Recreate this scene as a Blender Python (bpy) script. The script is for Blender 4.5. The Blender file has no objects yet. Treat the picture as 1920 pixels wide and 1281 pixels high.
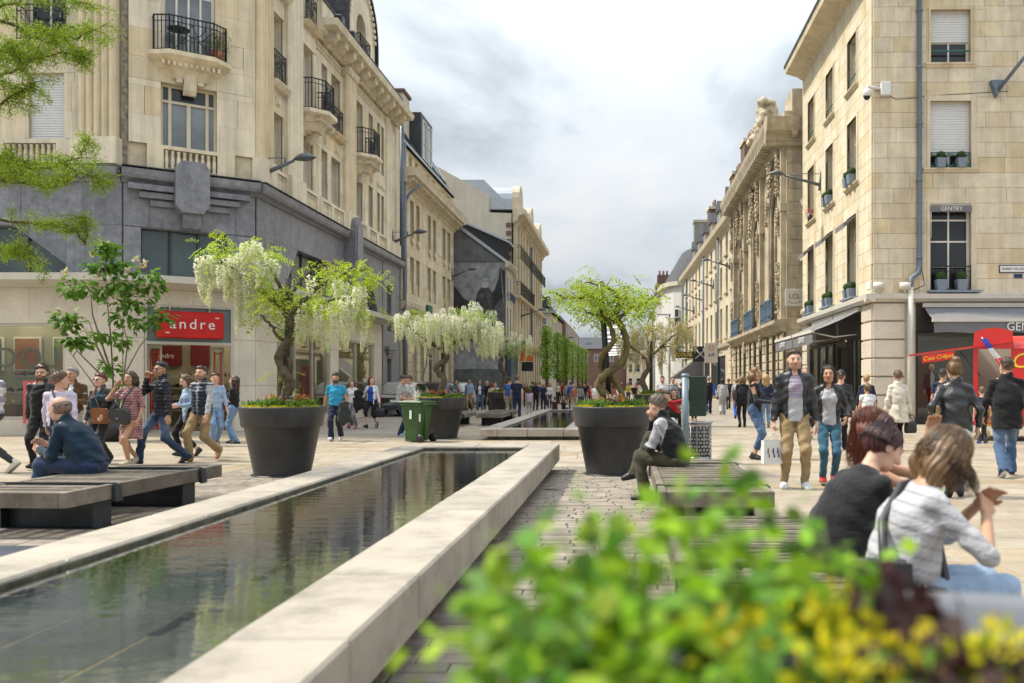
import bpy,math,random
import numpy as np
from mathutils import Vector,Matrix
R=math.radians
rnd=random.Random(7)
sc=bpy.context.scene
COL=sc.collection

# ------------------------------------------------------------------ camera
cam_d=bpy.data.cameras.new('camera');cam=bpy.data.objects.new('camera',cam_d);COL.objects.link(cam)
cam.location=(0,0,1.37);cam.rotation_euler=(R(90),0,0)
cam_d.sensor_width=36;cam_d.lens=30
cam_d.shift_x=-210/1920;cam_d.shift_y=79.5/1920
cam_d.clip_start=0.05;cam_d.clip_end=3000
cam_d.dof.use_dof=True;cam_d.dof.focus_distance=17.0;cam_d.dof.aperture_fstop=1.9
sc.camera=cam

# ------------------------------------------------------------------ world, sun, exposure
SUN_AZ,SUN_EL=R(279),R(54) # compass bearing of the sun (from +Y, clockwise), elevation
w=bpy.data.worlds.new('World');sc.world=w;w.use_nodes=True
nt=w.node_tree;nt.nodes.clear()
def N(tree,t,**kw):
    n=tree.nodes.new(t)
    for k,v in kw.items(): setattr(n,k,v)
    return n
L=nt.links.new
out=N(nt,'ShaderNodeOutputWorld');bg=N(nt,'ShaderNodeBackground')
sky=N(nt,'ShaderNodeTexSky',sky_type='NISHITA',sun_disc=False,sun_elevation=SUN_EL,sun_rotation=SUN_AZ)
bgs=N(nt,'ShaderNodeMix',data_type='RGBA')
tc=N(nt,'ShaderNodeTexCoord');sep=N(nt,'ShaderNodeSeparateXYZ');L(tc.outputs['Generated'],sep.inputs[0])
mz=N(nt,'ShaderNodeMath',operation='MAXIMUM');mz.inputs[1].default_value=0.0;L(sep.outputs['Z'],mz.inputs[0])
az=N(nt,'ShaderNodeMath',operation='ADD');az.inputs[1].default_value=0.10;L(mz.outputs[0],az.inputs[0])
dx=N(nt,'ShaderNodeMath',operation='DIVIDE');L(sep.outputs['X'],dx.inputs[0]);L(az.outputs[0],dx.inputs[1])
dy=N(nt,'ShaderNodeMath',operation='DIVIDE');L(sep.outputs['Y'],dy.inputs[0]);L(az.outputs[0],dy.inputs[1])
cmb=N(nt,'ShaderNodeCombineXYZ');L(dx.outputs[0],cmb.inputs[0]);L(dy.outputs[0],cmb.inputs[1])
def wnoise(scale,det,rough,off,dist=0.0):
    mp=N(nt,'ShaderNodeMapping');mp.inputs['Location'].default_value=off;mp.inputs['Scale'].default_value=(1.0,0.62,1)
    L(cmb.outputs[0],mp.inputs['Vector'])
    n=N(nt,'ShaderNodeTexNoise');n.inputs['Scale'].default_value=scale;n.inputs['Detail'].default_value=det
    n.inputs['Roughness'].default_value=rough;n.inputs['Distortion'].default_value=dist
    L(mp.outputs[0],n.inputs['Vector']);return n
n1=wnoise(1.15,9,0.55,(3.1,1.7,0),0.25)
r1=N(nt,'ShaderNodeValToRGB')
e=r1.color_ramp.elements
e[0].position=.34;e[0].color=(.36,.415,.475,1)
e[1].position=.70;e[1].color=(.78,.80,.82,1)
m=r1.color_ramp.elements.new(.49);m.color=(.66,.715,.765,1)
L(n1.outputs['Fac'],r1.inputs[0])
skm=N(nt,'ShaderNodeMix',data_type='RGBA',blend_type='MULTIPLY');skm.inputs[0].default_value=1
L(sky.outputs[0],skm.inputs[6]);skm.inputs[7].default_value=(.10,.10,.10,1)
n2=wnoise(0.8,6,0.5,(9.3,4.2,0))
r2=N(nt,'ShaderNodeMapRange');r2.inputs[1].default_value=.28;r2.inputs[2].default_value=.40
r2.inputs[3].default_value=.80;r2.inputs[4].default_value=1.0;L(n2.outputs['Fac'],r2.inputs[0])
L(r2.outputs[0],bgs.inputs[0]);L(skm.outputs[2],bgs.inputs[6]);L(r1.outputs[0],bgs.inputs[7])
# overcast-like gradient: overhead sky out of view brightened to fill shaded facades, horizon dimmed
zenith_fill=N(nt,'ShaderNodeMapRange');zenith_fill.inputs[1].default_value=0;zenith_fill.inputs[2].default_value=1;zenith_fill.inputs[3].default_value=.425;zenith_fill.inputs[4].default_value=1.6;L(mz.outputs[0],zenith_fill.inputs[0])
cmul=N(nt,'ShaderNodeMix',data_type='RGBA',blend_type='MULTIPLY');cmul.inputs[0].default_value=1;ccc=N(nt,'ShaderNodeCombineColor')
for i in range(3): L(zenith_fill.outputs[0],ccc.inputs[i])
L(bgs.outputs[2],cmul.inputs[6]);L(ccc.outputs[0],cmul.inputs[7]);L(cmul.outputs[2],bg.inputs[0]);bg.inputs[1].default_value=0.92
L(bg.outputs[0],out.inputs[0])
sun_d=bpy.data.lights.new('sun','SUN');sun=bpy.data.objects.new('sun',sun_d);COL.objects.link(sun)
sun_d.energy=2.9;sun_d.angle=R(5);sun_d.color=(1.0,.93,.80)
sd=Vector((math.sin(SUN_AZ)*math.cos(SUN_EL),math.cos(SUN_AZ)*math.cos(SUN_EL),math.sin(SUN_EL)))
sun.rotation_euler=sd.to_track_quat('Z','Y').to_euler();sun.location=sd*60
vs=sc.view_settings;vs.view_transform='Standard';vs.look='None';vs.gamma=1;vs.exposure=0.90
sc.cycles.use_denoising=True
try: sc.cycles.denoiser='OPENIMAGEDENOISE'
except Exception: pass
sc.cycles.max_bounces=6;sc.cycles.diffuse_bounces=3;sc.cycles.glossy_bounces=3
sc.cycles.transmission_bounces=4;sc.cycles.transparent_max_bounces=12;sc.cycles.caustics_reflective=False
sc.cycles.use_adaptive_sampling=True;sc.cycles.adaptive_threshold=0.015

# ------------------------------------------------------------------ materials
MATS={}
def mat(name,col,rough=.7,var=.12,scale=3.0,bump=.15,bscale=40.,metal=0.,spec=.5,rand=0.,streak=0.,col2=None,
        emit=0.,alpha=None,sss=0.,coat=0.,det=6,dirt=None,trans=0.,rhue=None,spots=0.):
    """procedural Principled material: world-space mottling, per-object tint, vertical streaks, fine bump"""
    if name in MATS: return MATS[name]
    m=bpy.data.materials.new(name);m.use_nodes=True;MATS[name]=m
    t=m.node_tree;b=t.nodes['Principled BSDF'];K=t.links.new
    b.inputs['Roughness'].default_value=rough;b.inputs['Metallic'].default_value=metal
    b.inputs['Specular IOR Level'].default_value=spec
    if coat: b.inputs['Coat Weight'].default_value=coat;b.inputs['Coat Roughness'].default_value=.08
    geo=N(t,'ShaderNodeNewGeometry')
    n=N(t,'ShaderNodeTexNoise');n.inputs['Scale'].default_value=scale;n.inputs['Detail'].default_value=det
    n.inputs['Roughness'].default_value=.62;K(geo.outputs['Position'],n.inputs['Vector'])
    mr=N(t,'ShaderNodeMapRange');mr.inputs[1].default_value=.3;mr.inputs[2].default_value=.7
    K(n.outputs['Fac'],mr.inputs[0])
    mx=N(t,'ShaderNodeMix',data_type='RGBA');K(mr.outputs[0],mx.inputs[0])
    c=np.array(col[:3],float);c2=np.array(col2[:3],float) if col2 else c*(1-2*var)
    mx.inputs[6].default_value=(*c2,1);mx.inputs[7].default_value=(*(np.minimum(c*(1+var),.95) if not col2 else c),1)
    cur=mx.outputs[2]
    def mul(cur,fac_socket,lo,hi):
        q=N(t,'ShaderNodeMapRange');q.inputs[3].default_value=lo;q.inputs[4].default_value=hi;K(fac_socket,q.inputs[0])
        h=N(t,'ShaderNodeMix',data_type='RGBA',blend_type='MULTIPLY');h.inputs[0].default_value=1
        K(cur,h.inputs[6]);cc=N(t,'ShaderNodeCombineColor');
        for i in range(3): K(q.outputs[0],cc.inputs[i])
        K(cc.outputs[0],h.inputs[7]);return h.outputs[2]
    if rand:
        oi=N(t,'ShaderNodeObjectInfo');cur=mul(cur,oi.outputs['Random'],1-rand,1+rand*.55)
    if rhue: # some pieces are of another bed of the stone
        oi=N(t,'ShaderNodeObjectInfo');fr_=N(t,'ShaderNodeMath',operation='MULTIPLY');fr_.inputs[1].default_value=37.3;K(oi.outputs['Random'],fr_.inputs[0]);f2=N(t,'ShaderNodeMath',operation='FRACT');K(fr_.outputs[0],f2.inputs[0])
        q=N(t,'ShaderNodeMapRange');q.inputs[1].default_value=.55;q.inputs[2].default_value=1.0;K(f2.outputs[0],q.inputs[0])
        h=N(t,'ShaderNodeMix',data_type='RGBA',blend_type='MULTIPLY');K(q.outputs[0],h.inputs[0]);K(cur,h.inputs[6]);h.inputs[7].default_value=(*rhue,1);cur=h.outputs[2]
    if streak:
        mp=N(t,'ShaderNodeMapping');mp.inputs['Scale'].default_value=(2.2,2.2,.16);K(geo.outputs['Position'],mp.inputs['Vector'])
        s=N(t,'ShaderNodeTexNoise');s.inputs['Scale'].default_value=1.3;s.inputs['Detail'].default_value=8;s.inputs['Roughness'].default_value=.7
        K(mp.outputs[0],s.inputs['Vector'])
        q=N(t,'ShaderNodeMapRange');q.inputs[1].default_value=.36;q.inputs[2].default_value=.60;K(s.outputs['Fac'],q.inputs[0])
        cur=mul(cur,q.outputs[0],1-streak,1.0)
    if dirt:
        s=N(t,'ShaderNodeTexNoise');s.inputs['Scale'].default_value=dirt[1];s.inputs['Detail'].default_value=9;s.inputs['Roughness'].default_value=.75
        K(geo.outputs['Position'],s.inputs['Vector'])
        q=N(t,'ShaderNodeMapRange');q.inputs[1].default_value=.33;q.inputs[2].default_value=.52;K(s.outputs['Fac'],q.inputs[0])
        cur=mul(cur,q.outputs[0],1-dirt[0],1.0)
    if spots: # trodden gum and drip marks
        s=N(t,'ShaderNodeTexVoronoi');s.inputs['Scale'].default_value=2.6;K(geo.outputs['Position'],s.inputs['Vector'])
        s2=N(t,'ShaderNodeTexNoise');s2.inputs['Scale'].default_value=7;K(geo.outputs['Position'],s2.inputs['Vector']);a2=N(t,'ShaderNodeMath',operation='MULTIPLY_ADD');a2.inputs[1].default_value=.14;a2.inputs[2].default_value=-.005;K(s2.outputs['Fac'],a2.inputs[0])
        df=N(t,'ShaderNodeMath',operation='SUBTRACT');K(s.outputs['Distance'],df.inputs[0]);K(a2.outputs[0],df.inputs[1])
        q=N(t,'ShaderNodeMapRange');q.inputs[1].default_value=-.015;q.inputs[2].default_value=.02;K(df.outputs[0],q.inputs[0]);cur=mul(cur,q.outputs[0],1-spots,1.0)
    K(cur,b.inputs['Base Color'])
    if bump:
        bn=N(t,'ShaderNodeTexNoise');bn.inputs['Scale'].default_value=bscale;bn.inputs['Detail'].default_value=5
        K(geo.outputs['Position'],bn.inputs['Vector'])
        bp=N(t,'ShaderNodeBump');bp.inputs['Strength'].default_value=bump;bp.inputs['Distance'].default_value=.01
        K(bn.outputs['Fac'],bp.inputs['Height']);K(bp.outputs[0],b.inputs['Normal'])
    if emit:
        K(cur,b.inputs['Emission Color']);b.inputs['Emission Strength'].default_value=emit
    if trans: # thin leaf: add translucency
        tr=N(t,'ShaderNodeBsdfTranslucent');K(cur,tr.inputs[0]);ms=N(t,'ShaderNodeMixShader');ms.inputs[0].default_value=trans
        o=t.nodes['Material Output'];K(b.outputs[0],ms.inputs[1]);K(tr.outputs[0],ms.inputs[2]);K(ms.outputs[0],o.inputs[0])
    return m

def glass_mat(name,tint=(.9,.95,.93),ior=1.5,rough=0.0,gain=1.0):
    if name in MATS: return MATS[name]
    m=bpy.data.materials.new(name);m.use_nodes=True;MATS[name]=m
    t=m.node_tree;t.nodes.clear();K=t.links.new
    o=N(t,'ShaderNodeOutputMaterial');ms=N(t,'ShaderNodeMixShader');tr=N(t,'ShaderNodeBsdfTransparent');gl=N(t,'ShaderNodeBsdfGlossy')
    tr.inputs[0].default_value=(*tint,1);gl.inputs['Roughness'].default_value=rough
    fr=N(t,'ShaderNodeFresnel');fr.inputs[0].default_value=ior
    mg=N(t,'ShaderNodeMath',operation='MULTIPLY');mg.inputs[1].default_value=gain;mg.use_clamp=True
    K(fr.outputs[0],mg.inputs[0]);K(mg.outputs[0],ms.inputs[0]);K(tr.outputs[0],ms.inputs[1]);K(gl.outputs[0],ms.inputs[2]);K(ms.outputs[0],o.inputs[0])
    return m

def vcol_mat(name,rough=.8,bump=.25,bscale=90.,spec=.3,sss=0.,sheen=0.,coat=0.,randh=0.,var=.12,trans=0.,wrinkle=0.):
    """colour from the mesh's own 'Col' attribute (fabric prints, skin, hair), fine weave bump"""
    if name in MATS: return MATS[name]
    m=bpy.data.materials.new(name);m.use_nodes=True;MATS[name]=m
    t=m.node_tree;b=t.nodes['Principled BSDF'];K=t.links.new
    at=N(t,'ShaderNodeAttribute');at.attribute_name='Col'
    tcn=N(t,'ShaderNodeTexCoord')
    n=N(t,'ShaderNodeTexNoise');n.inputs['Scale'].default_value=bscale;n.inputs['Detail'].default_value=4;K(tcn.outputs['Object'],n.inputs['Vector'])
    mr=N(t,'ShaderNodeMapRange');mr.inputs[1].default_value=.3;mr.inputs[2].default_value=.7;mr.inputs[3].default_value=1-var;mr.inputs[4].default_value=1+var
    n3=N(t,'ShaderNodeTexNoise');n3.inputs['Scale'].default_value=11;n3.inputs['Detail'].default_value=5;K(tcn.outputs['Object'],n3.inputs['Vector'])
    K(n3.outputs['Fac'],mr.inputs[0])
    h=N(t,'ShaderNodeMix',data_type='RGBA',blend_type='MULTIPLY');h.inputs[0].default_value=1
    cc=N(t,'ShaderNodeCombineColor')
    for i in range(3): K(mr.outputs[0],cc.inputs[i])
    K(at.outputs['Color'],h.inputs[6]);K(cc.outputs[0],h.inputs[7]);K(h.outputs[2],b.inputs['Base Color'])
    b.inputs['Roughness'].default_value=rough;b.inputs['Specular IOR Level'].default_value=spec
    if sss: b.inputs['Subsurface Weight'].default_value=sss;b.inputs['Subsurface Radius'].default_value=(.02,.008,.004);b.inputs['Subsurface Scale'].default_value=.6
    if sheen: b.inputs['Sheen Weight'].default_value=sheen
    if coat: b.inputs['Coat Weight'].default_value=coat;b.inputs['Coat Roughness'].default_value=.25
    if bump:
        bp=N(t,'ShaderNodeBump');bp.inputs['Strength'].default_value=bump;bp.inputs['Distance'].default_value=.01
        K(n.outputs['Fac'],bp.inputs['Height'])
        if wrinkle:
            mpw=N(t,'ShaderNodeMapping');mpw.inputs['Scale'].default_value=(1,1,1.7);K(tcn.outputs['Object'],mpw.inputs['Vector']);wn=N(t,'ShaderNodeTexNoise');wn.inputs['Scale'].default_value=13;wn.inputs['Detail'].default_value=3;wn.inputs['Distortion'].default_value=1.2;K(mpw.outputs[0],wn.inputs['Vector'])
            b2=N(t,'ShaderNodeBump');b2.inputs['Strength'].default_value=wrinkle;b2.inputs['Distance'].default_value=.05;K(wn.outputs['Fac'],b2.inputs['Height']);K(bp.outputs[0],b2.inputs['Normal']);bp=b2
        K(bp.outputs[0],b.inputs['Normal'])
    if trans:
        tr=N(t,'ShaderNodeBsdfTranslucent');K(h.outputs[2],tr.inputs[0]);ms=N(t,'ShaderNodeMixShader');ms.inputs[0].default_value=trans
        o=t.nodes['Material Output'];K(b.outputs[0],ms.inputs[1]);K(tr.outputs[0],ms.inputs[2]);K(ms.outputs[0],o.inputs[0])
    return m

# ------------------------------------------------------------------ object helpers
def tag(o,label,cat,group=None):
    o['label']=label;o['category']=cat
    if group: o['group']=group
    return o
LOC={}
def empty(name,loc,label=None,cat=None,group=None,rz=0.,kind=None):
    o=bpy.data.objects.new(name,None);COL.objects.link(o);o.location=loc;o.rotation_euler=(0,0,rz);o.empty_display_size=.2
    LOC[o]=(Matrix.Translation(loc) @ Matrix.Rotation(rz,4,'Z')).inverted()
    if label: tag(o,label,cat,group)
    if kind: o['kind']=kind
    return o
def link(name,data,parent=None,M=None):
    """link a mesh; M is its world matrix (children of an Empty keep world coordinates); a part's mesh may parent sub-parts"""
    o=bpy.data.objects.new(name,data);COL.objects.link(o)
    WM=M if M is not None else Matrix.Identity(4)
    LOC[o]=WM.inverted()
    if parent is not None:
        o.parent=parent;o.matrix_parent_inverse=LOC[parent]
    o.matrix_basis=WM
    return o
def struct(o): o['kind']='structure';return o

class MB:
    """collects geometry for ONE mesh"""
    def __init__(s,M=None): s.v=[];s.f=[];s.mi=[];s.M=M;s.cur=0;s.sm=[]
    def add(s,vs,fs,smooth=False):
        o=len(s.v)
        if s.M is not None: vs=[tuple(s.M @ Vector(p)) for p in vs]
        s.v.extend([tuple(p) for p in vs]);s.f.extend([tuple(i+o for i in f) for f in fs]);s.mi.extend([s.cur]*len(fs));s.sm.extend([smooth]*len(fs));return s
    def quad(s,a,b,c,d): return s.add([a,b,c,d],[(0,1,2,3)])
    def box(s,x0,x1,y0,y1,z0,z1):
        return s.add([(x0,y0,z0),(x1,y0,z0),(x1,y1,z0),(x0,y1,z0),(x0,y0,z1),(x1,y0,z1),(x1,y1,z1),(x0,y1,z1)],
                     [(0,3,2,1),(4,5,6,7),(0,1,5,4),(1,2,6,5),(2,3,7,6),(3,0,4,7)])
    def bbox(s,x0,x1,y0,y1,z0,z1,b=.01):
        """box with chamfered edges on all sides"""
        xs,ys,zs=(x0,x0+b,x1-b,x1),(y0,y0+b,y1-b,y1),(z0,z0+b,z1-b,z1)
        pts=[];
        def ring(z,ins):
            i,j=(1,2) if ins else (0,3)
            # 8-gon
            if ins: return [(xs[1],ys[1],z),(xs[2],ys[1],z),(xs[2],ys[2],z),(xs[1],ys[2],z)]
            return [(xs[0],ys[1],z),(xs[1],ys[0],z),(xs[2],ys[0],z),(xs[3],ys[1],z),(xs[3],ys[2],z),(xs[2],ys[3],z),(xs[1],ys[3],z),(xs[0],ys[2],z)]
        v=ring(z0,True)+ring(zs[1],False)+ring(zs[2],False)+ring(z1,True)
        f=[(3,2,1,0),(20,21,22,23)]
        for k in range(8): f.append((4+k,4+(k+1)%8,12+(k+1)%8,12+k))
        m=[(0,1),(1,2),(2,3),(3,0)]
        # bottom: corner c connects ring verts: c0->(0,1) c1->(2,3) c2->(4,5) c3->(6,7)
        for c in range(4):
            f.append((c,4+2*c+1,4+2*c));d=(c+1) % 4
            f.append((c,d,4+2*d,4+2*c+1))
            f.append((20+c,12+2*c,12+2*c+1));f.append((20+c,12+2*c+1,12+2*d,20+d))
        return s.add(v,f)
    def prism(s,poly,y0,y1,ax='y'):
        """extrude a polygon of (a,b) between y0 and y1; ax y: (x,z) polygon, ax x: (y,z), ax z: (x,y)"""
        n=len(poly)
        g={'y': lambda a,b,t: (a,t,b),'x': lambda a,b,t: (t,a,b),'z': lambda a,b,t: (a,b,t)}[ax]
        vs=[g(a,b,y0) for a,b in poly]+[g(a,b,y1) for a,b in poly]
        fs=[tuple(range(n)),tuple(range(2*n-1,n-1,-1))]+[(i,i+n,(i+1) % n+n,(i+1) % n) for i in range(n)]
        return s.add(vs,fs)
    def tube(s,pts,rad,n=8,caps=True,smooth=True):
        pts=[Vector(p) for p in pts];rad=rad if hasattr(rad,'__len__') else [rad]*len(pts)
        vs=[];fs=[];up=None
        for i,p in enumerate(pts):
            d=(pts[min(i+1,len(pts)-1)]-pts[max(i-1,0)])
            d=d.normalized() if d.length > 1e-9 else Vector((0,0,1))
            if up is None: up=Vector((0,0,1)) if abs(d.z) < .9 else Vector((1,0,0))
            a=d.cross(up);a=a.normalized() if a.length > 1e-6 else d.orthogonal().normalized();up=a.cross(d).normalized()
            for k in range(n):
                t=2*math.pi*k/n;vs.append(p+(a*math.cos(t)+up*math.sin(t))*rad[i])
        for i in range(len(pts)-1):
            for k in range(n): fs.append((i*n+k,i*n+(k+1) % n,(i+1)*n+(k+1) % n,(i+1)*n+k))
        if caps: fs+=[tuple(range(n-1,-1,-1)),tuple((len(pts)-1)*n+k for k in range(n))]
        return s.add(vs,fs,smooth)
    def lathe(s,prof,n=24,c=(0,0,0),a0=0.,a1=2*math.pi,smooth=True):
        """revolve (r,z) profile around z"""
        vs=[];fs=[];full=abs(a1-a0-2*math.pi) < 1e-6;m=n if full else n+1
        for r,z in prof:
            for k in range(m):
                t=a0+(a1-a0)*k/n;vs.append((c[0]+r*math.cos(t),c[1]+r*math.sin(t),c[2]+z))
        for i in range(len(prof)-1):
            for k in range(n if full else n):
                k2=(k+1) % m
                if not full and k==n: continue
                fs.append((i*m+k,i*m+k2,(i+1)*m+k2,(i+1)*m+k))
        return s.add(vs,fs,smooth)
    def mesh(s,name,mats):
        me=bpy.data.meshes.new(name);me.from_pydata(s.v,[],s.f)
        for m in (mats if isinstance(mats,(list,tuple)) else [mats]): me.materials.append(m)
        if any(s.mi): me.polygons.foreach_set('material_index',s.mi)
        if any(s.sm): me.polygons.foreach_set('use_smooth',s.sm)
        me.update();return me
    def build(s,name,mats,parent=None,M=None): return link(name,s.mesh(name,mats),parent,M)

def np_mesh(name,V,F,mats,smooth=False,col=None,mi=None):
    """mesh from numpy arrays: V (n,3), F (m,3|4)"""
    me=bpy.data.meshes.new(name);n,k=F.shape
    me.vertices.add(len(V));me.vertices.foreach_set('co',np.ascontiguousarray(V,np.float32).ravel())
    me.loops.add(n*k);me.loops.foreach_set('vertex_index',np.ascontiguousarray(F,np.int32).ravel())
    me.polygons.add(n);me.polygons.foreach_set('loop_start',np.arange(0,n*k,k,dtype=np.int32))
    if smooth: me.polygons.foreach_set('use_smooth',np.ones(n,bool))
    for m in (mats if isinstance(mats,(list,tuple)) else [mats]): me.materials.append(m)
    if mi is not None: me.polygons.foreach_set('material_index',np.ascontiguousarray(mi,np.int32))
    if col is not None:
        a=me.attributes.new('Col','FLOAT_COLOR','POINT')
        c=np.ones((len(V),4),np.float32);c[:,:3]=col;a.data.foreach_set('color',c.ravel())
    me.update(calc_edges=True);me.validate();return me

# ---- pieces: bricks, slabs, blocks.  Rects (u0,v0,u1,v1) on a plane given by matrix F (x=u, y=into the wall, z=v)
PIECE={}
def plate(w,h,t,b,m,horiz=False):
    k=(round(w,2),round(h,2),t,b,m.name,horiz)
    if k in PIECE: return PIECE[k]
    w,h=k[0],k[1];b2=min(b,w*.3,h*.3)
    # unit: corner at 0, face outward is -y
    vs=[(0,0,0),(w,0,0),(w,0,h),(0,0,h),(0,-t+b2,0),(w,-t+b2,0),(w,-t+b2,h),(0,-t+b2,h),(b2,-t,b2),(w-b2,-t,b2),(w-b2,-t,h-b2),(b2,-t,h-b2)]
    fs=[(8,9,10,11)]+[(4+i,4+(i+1) % 4,8+(i+1) % 4,8+i) for i in range(4)]+[(i,(i+1) % 4,4+(i+1) % 4,4+i) for i in range(4)]
    me=bpy.data.meshes.new('piece');me.from_pydata(vs,[],fs);me.materials.append(m);me.update();PIECE[k]=me;return me
CAMP=Vector((0,0,1.37))
def in_view(p,mar=.06):
    if p.y < .3: return False
    x=(1170+1600*p.x/p.y)/1920;y=(720-1600*(p.z-1.37)/p.y)/1281
    return -mar < x < 1+mar and -mar < y < 1+mar
def pieces(parent,name,rects,F,m,gap=.008,t=.02,b=.006,limit=300,jit=.0,seed=1):
    """each rect is an object; beyond the limit the smallest in view are joined into one 'stuff' part"""
    rg=random.Random(seed);cand=[]
    nrm=(F.to_3x3() @ Vector((0,-1,0))).normalized()
    for (u0,v0,u1,v1) in rects:
        c=F @ Vector(((u0+u1)/2,0,(v0+v1)/2));d=(c-CAMP);dist=d.length
        a=abs(d.normalized().dot(nrm))*(u1-u0)*(v1-v0)/max(dist,.1)**2
        cand.append((0 if in_view(c) else 1,-a,(u0,v0,u1,v1)))
    cand.sort(key=lambda q: (q[0],q[1]))
    vis=[q for q in cand if q[0]==0]
    keep=vis[:limit];rest=vis[limit:]+[q for q in cand if q[0]==1]
    g=gap/2
    for _,_,(u0,v0,u1,v1) in keep:
        me=plate(u1-u0-gap,v1-v0-gap,t,b,m)
        link(name,me,parent,F @ Matrix.Translation((u0+g,rg.uniform(-jit,jit),v0+g)))
    if rest:
        mb=MB(F)
        for _,_,(u0,v0,u1,v1) in rest:
            x0,x1,z0,z1=u0+g,u1-g,v0+g,v1-g;y=-t+rg.uniform(-jit,jit)
            if x1-x0 < .01 or z1-z0 < .01: continue
            bb=min(b,(x1-x0)*.3,(z1-z0)*.3)
            mb.add([(x0,0,z0),(x1,0,z0),(x1,0,z1),(x0,0,z1),(x0+bb,y,z0+bb),(x1-bb,y,z0+bb),(x1-bb,y,z1-bb),(x0+bb,y,z1-bb)],
                   [(4,5,6,7)]+[(i,(i+1) % 4,4+(i+1) % 4,4+i) for i in range(4)])
        if mb.f: o=mb.build(name,m,parent);o['kind']='stuff'
def rect_sub(rects,hole):
    a0,b0,a1,b1=hole;res=[]
    for (u0,v0,u1,v1) in rects:
        if u1<=a0 or u0>=a1 or v1<=b0 or v0>=b1: res.append((u0,v0,u1,v1));continue
        if v0 < b0: res.append((u0,v0,u1,b0))
        if v1 > b1: res.append((u0,b1,u1,v1))
        lo,hi=max(v0,b0),min(v1,b1)
        if u0 < a0: res.append((u0,lo,a0,hi))
        if u1 > a1: res.append((a1,lo,u1,hi))
    return [r for r in res if r[2]-r[0] > .04 and r[3]-r[1] > .04]
def ashlar(u0,u1,v0,v1,hc,lc,holes=(),seed=1,var=.25):
    """courses of blocks with staggered joints, cut round the holes"""
    rg=random.Random(seed);rs=[];v=v0;k=0;n=max(1,round((v1-v0)/hc));h=(v1-v0)/n
    for i in range(n):
        u=u0-(lc*.5 if i % 2 else 0)-rg.uniform(0,lc*.2)
        while u < u1:
            l=lc*rg.uniform(1-var,1+var);a,b=max(u,u0),min(u+l,u1)
            if b-a > .03: rs.append((a,v0+i*h,b,v0+(i+1)*h))
            u+=l
    for hl in holes: rs=rect_sub(rs,hl)
    return rs
def frame(o,u):
    """matrix: x along u (horizontal), z up, y INTO the wall (so outward is -y) ; u runs left to right seen from outside"""
    u=Vector((u[0],u[1],0)).normalized();y=Vector((-u.y,u.x,0))
    M=Matrix.Identity(4)
    for i in range(3): M[i][0]=u[i];M[i][1]=y[i];M[i][3]=o[i]
    return M
def wall(mb,u0,u1,v0,v1,holes,depth=.25,y=0.):
    """front face with rectangular openings and their reveals (mb works in a facade frame)"""
    us=sorted({u0,u1,*[h[0] for h in holes],*[h[2] for h in holes]});vs=sorted({v0,v1,*[h[1] for h in holes],*[h[3] for h in holes]})
    us=[a for a in us if u0<=a<=u1];vs=[a for a in vs if v0<=a<=v1]
    for i in range(len(us)-1):
        for j in range(len(vs)-1):
            cu,cv=(us[i]+us[i+1])/2,(vs[j]+vs[j+1])/2
            if any(h[0] < cu < h[2] and h[1] < cv < h[3] for h in holes): continue
            mb.quad((us[i],y,vs[j]),(us[i+1],y,vs[j]),(us[i+1],y,vs[j+1]),(us[i],y,vs[j+1]))
    for (a,b,c,d) in holes:
        Y=y+depth
        mb.quad((a,y,b),(a,y,d),(a,Y,d),(a,Y,b));mb.quad((c,y,d),(c,y,b),(c,Y,b),(c,Y,d))
        mb.quad((a,y,b),(a,Y,b),(c,Y,b),(c,y,b));mb.quad((a,y,d),(c,y,d),(c,Y,d),(a,Y,d))
def profile(mb,u0,u1,prof,ends=True):
    """cornice / ledge: extrude (outward, z) profile from u0 to u1 in a facade frame"""
    mb.prism([(-o,z) for o,z in prof],u0,u1,'x')
def text_mesh(s,size,m,depth=.004,font=None,shear=0.,spacing=1.0):
    c=bpy.data.curves.new('lettering','FONT');c.body=s;c.size=size;c.extrude=depth;c.align_x='CENTER';c.align_y='CENTER'
    c.shear=shear;c.space_character=spacing;c.resolution_u=3
    o=bpy.data.objects.new('lettering',c);COL.objects.link(o)
    me=bpy.data.meshes.new_from_object(o);bpy.data.objects.remove(o);bpy.data.curves.remove(c)
    me.materials.clear();me.materials.append(m);return me
def text(s,size,m,parent,F,u,v,out=.01,name='lettering',**kw):
    """lettering standing on facade frame F at (u,v), facing outward"""
    me=text_mesh(s,size,m,**kw)
    return link(name,me,parent,F @ Matrix.Translation((u,-out,v)) @ Matrix.Rotation(R(90),4,'X'))
# ================================================================== MATERIALS
M_lime=mat('limestone_warm',(.76,.67,.495),.85,.08,1.3,.25,60,streak=.2,rand=.06,rhue=(.93,.87,.74),dirt=(.12,3.5))
M_limeL=mat('limestone_left',(.80,.715,.55),.85,.08,1.1,.25,60,streak=.26,rand=.06,rhue=(.92,.86,.72),dirt=(.10,2.5))
M_limeB=mat('limestone_far',(.65,.565,.41),.85,.1,1.0,.2,40,streak=.2)
M_joint=mat('joint_mortar',(.60,.515,.37),.95,.1,6,.1)
M_cream=mat('cream_render',(.58,.53,.43),.9,.08,.6,.15,30,streak=.12)
M_white=mat('white_canopy',(.62,.59,.52),.6,.05,2,.05)
M_wwood=mat('white_joinery',(.70,.68,.62),.5,.04,5,.05)
M_granite=mat('blue_granite',(.285,.288,.312),.38,.3,6,.08,90,rand=.12,streak=.2,col2=(.165,.168,.19),dirt=(.28,2.2))
M_trav=mat('travertine',(.68,.61,.50),.55,.07,1.2,.12,50,rand=.07,streak=.0,dirt=(.14,14.))
M_pane=mat('window_glass_dark',(.022,.026,.03),.04,.2,.4,.02,.7,spec=.55)
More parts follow.
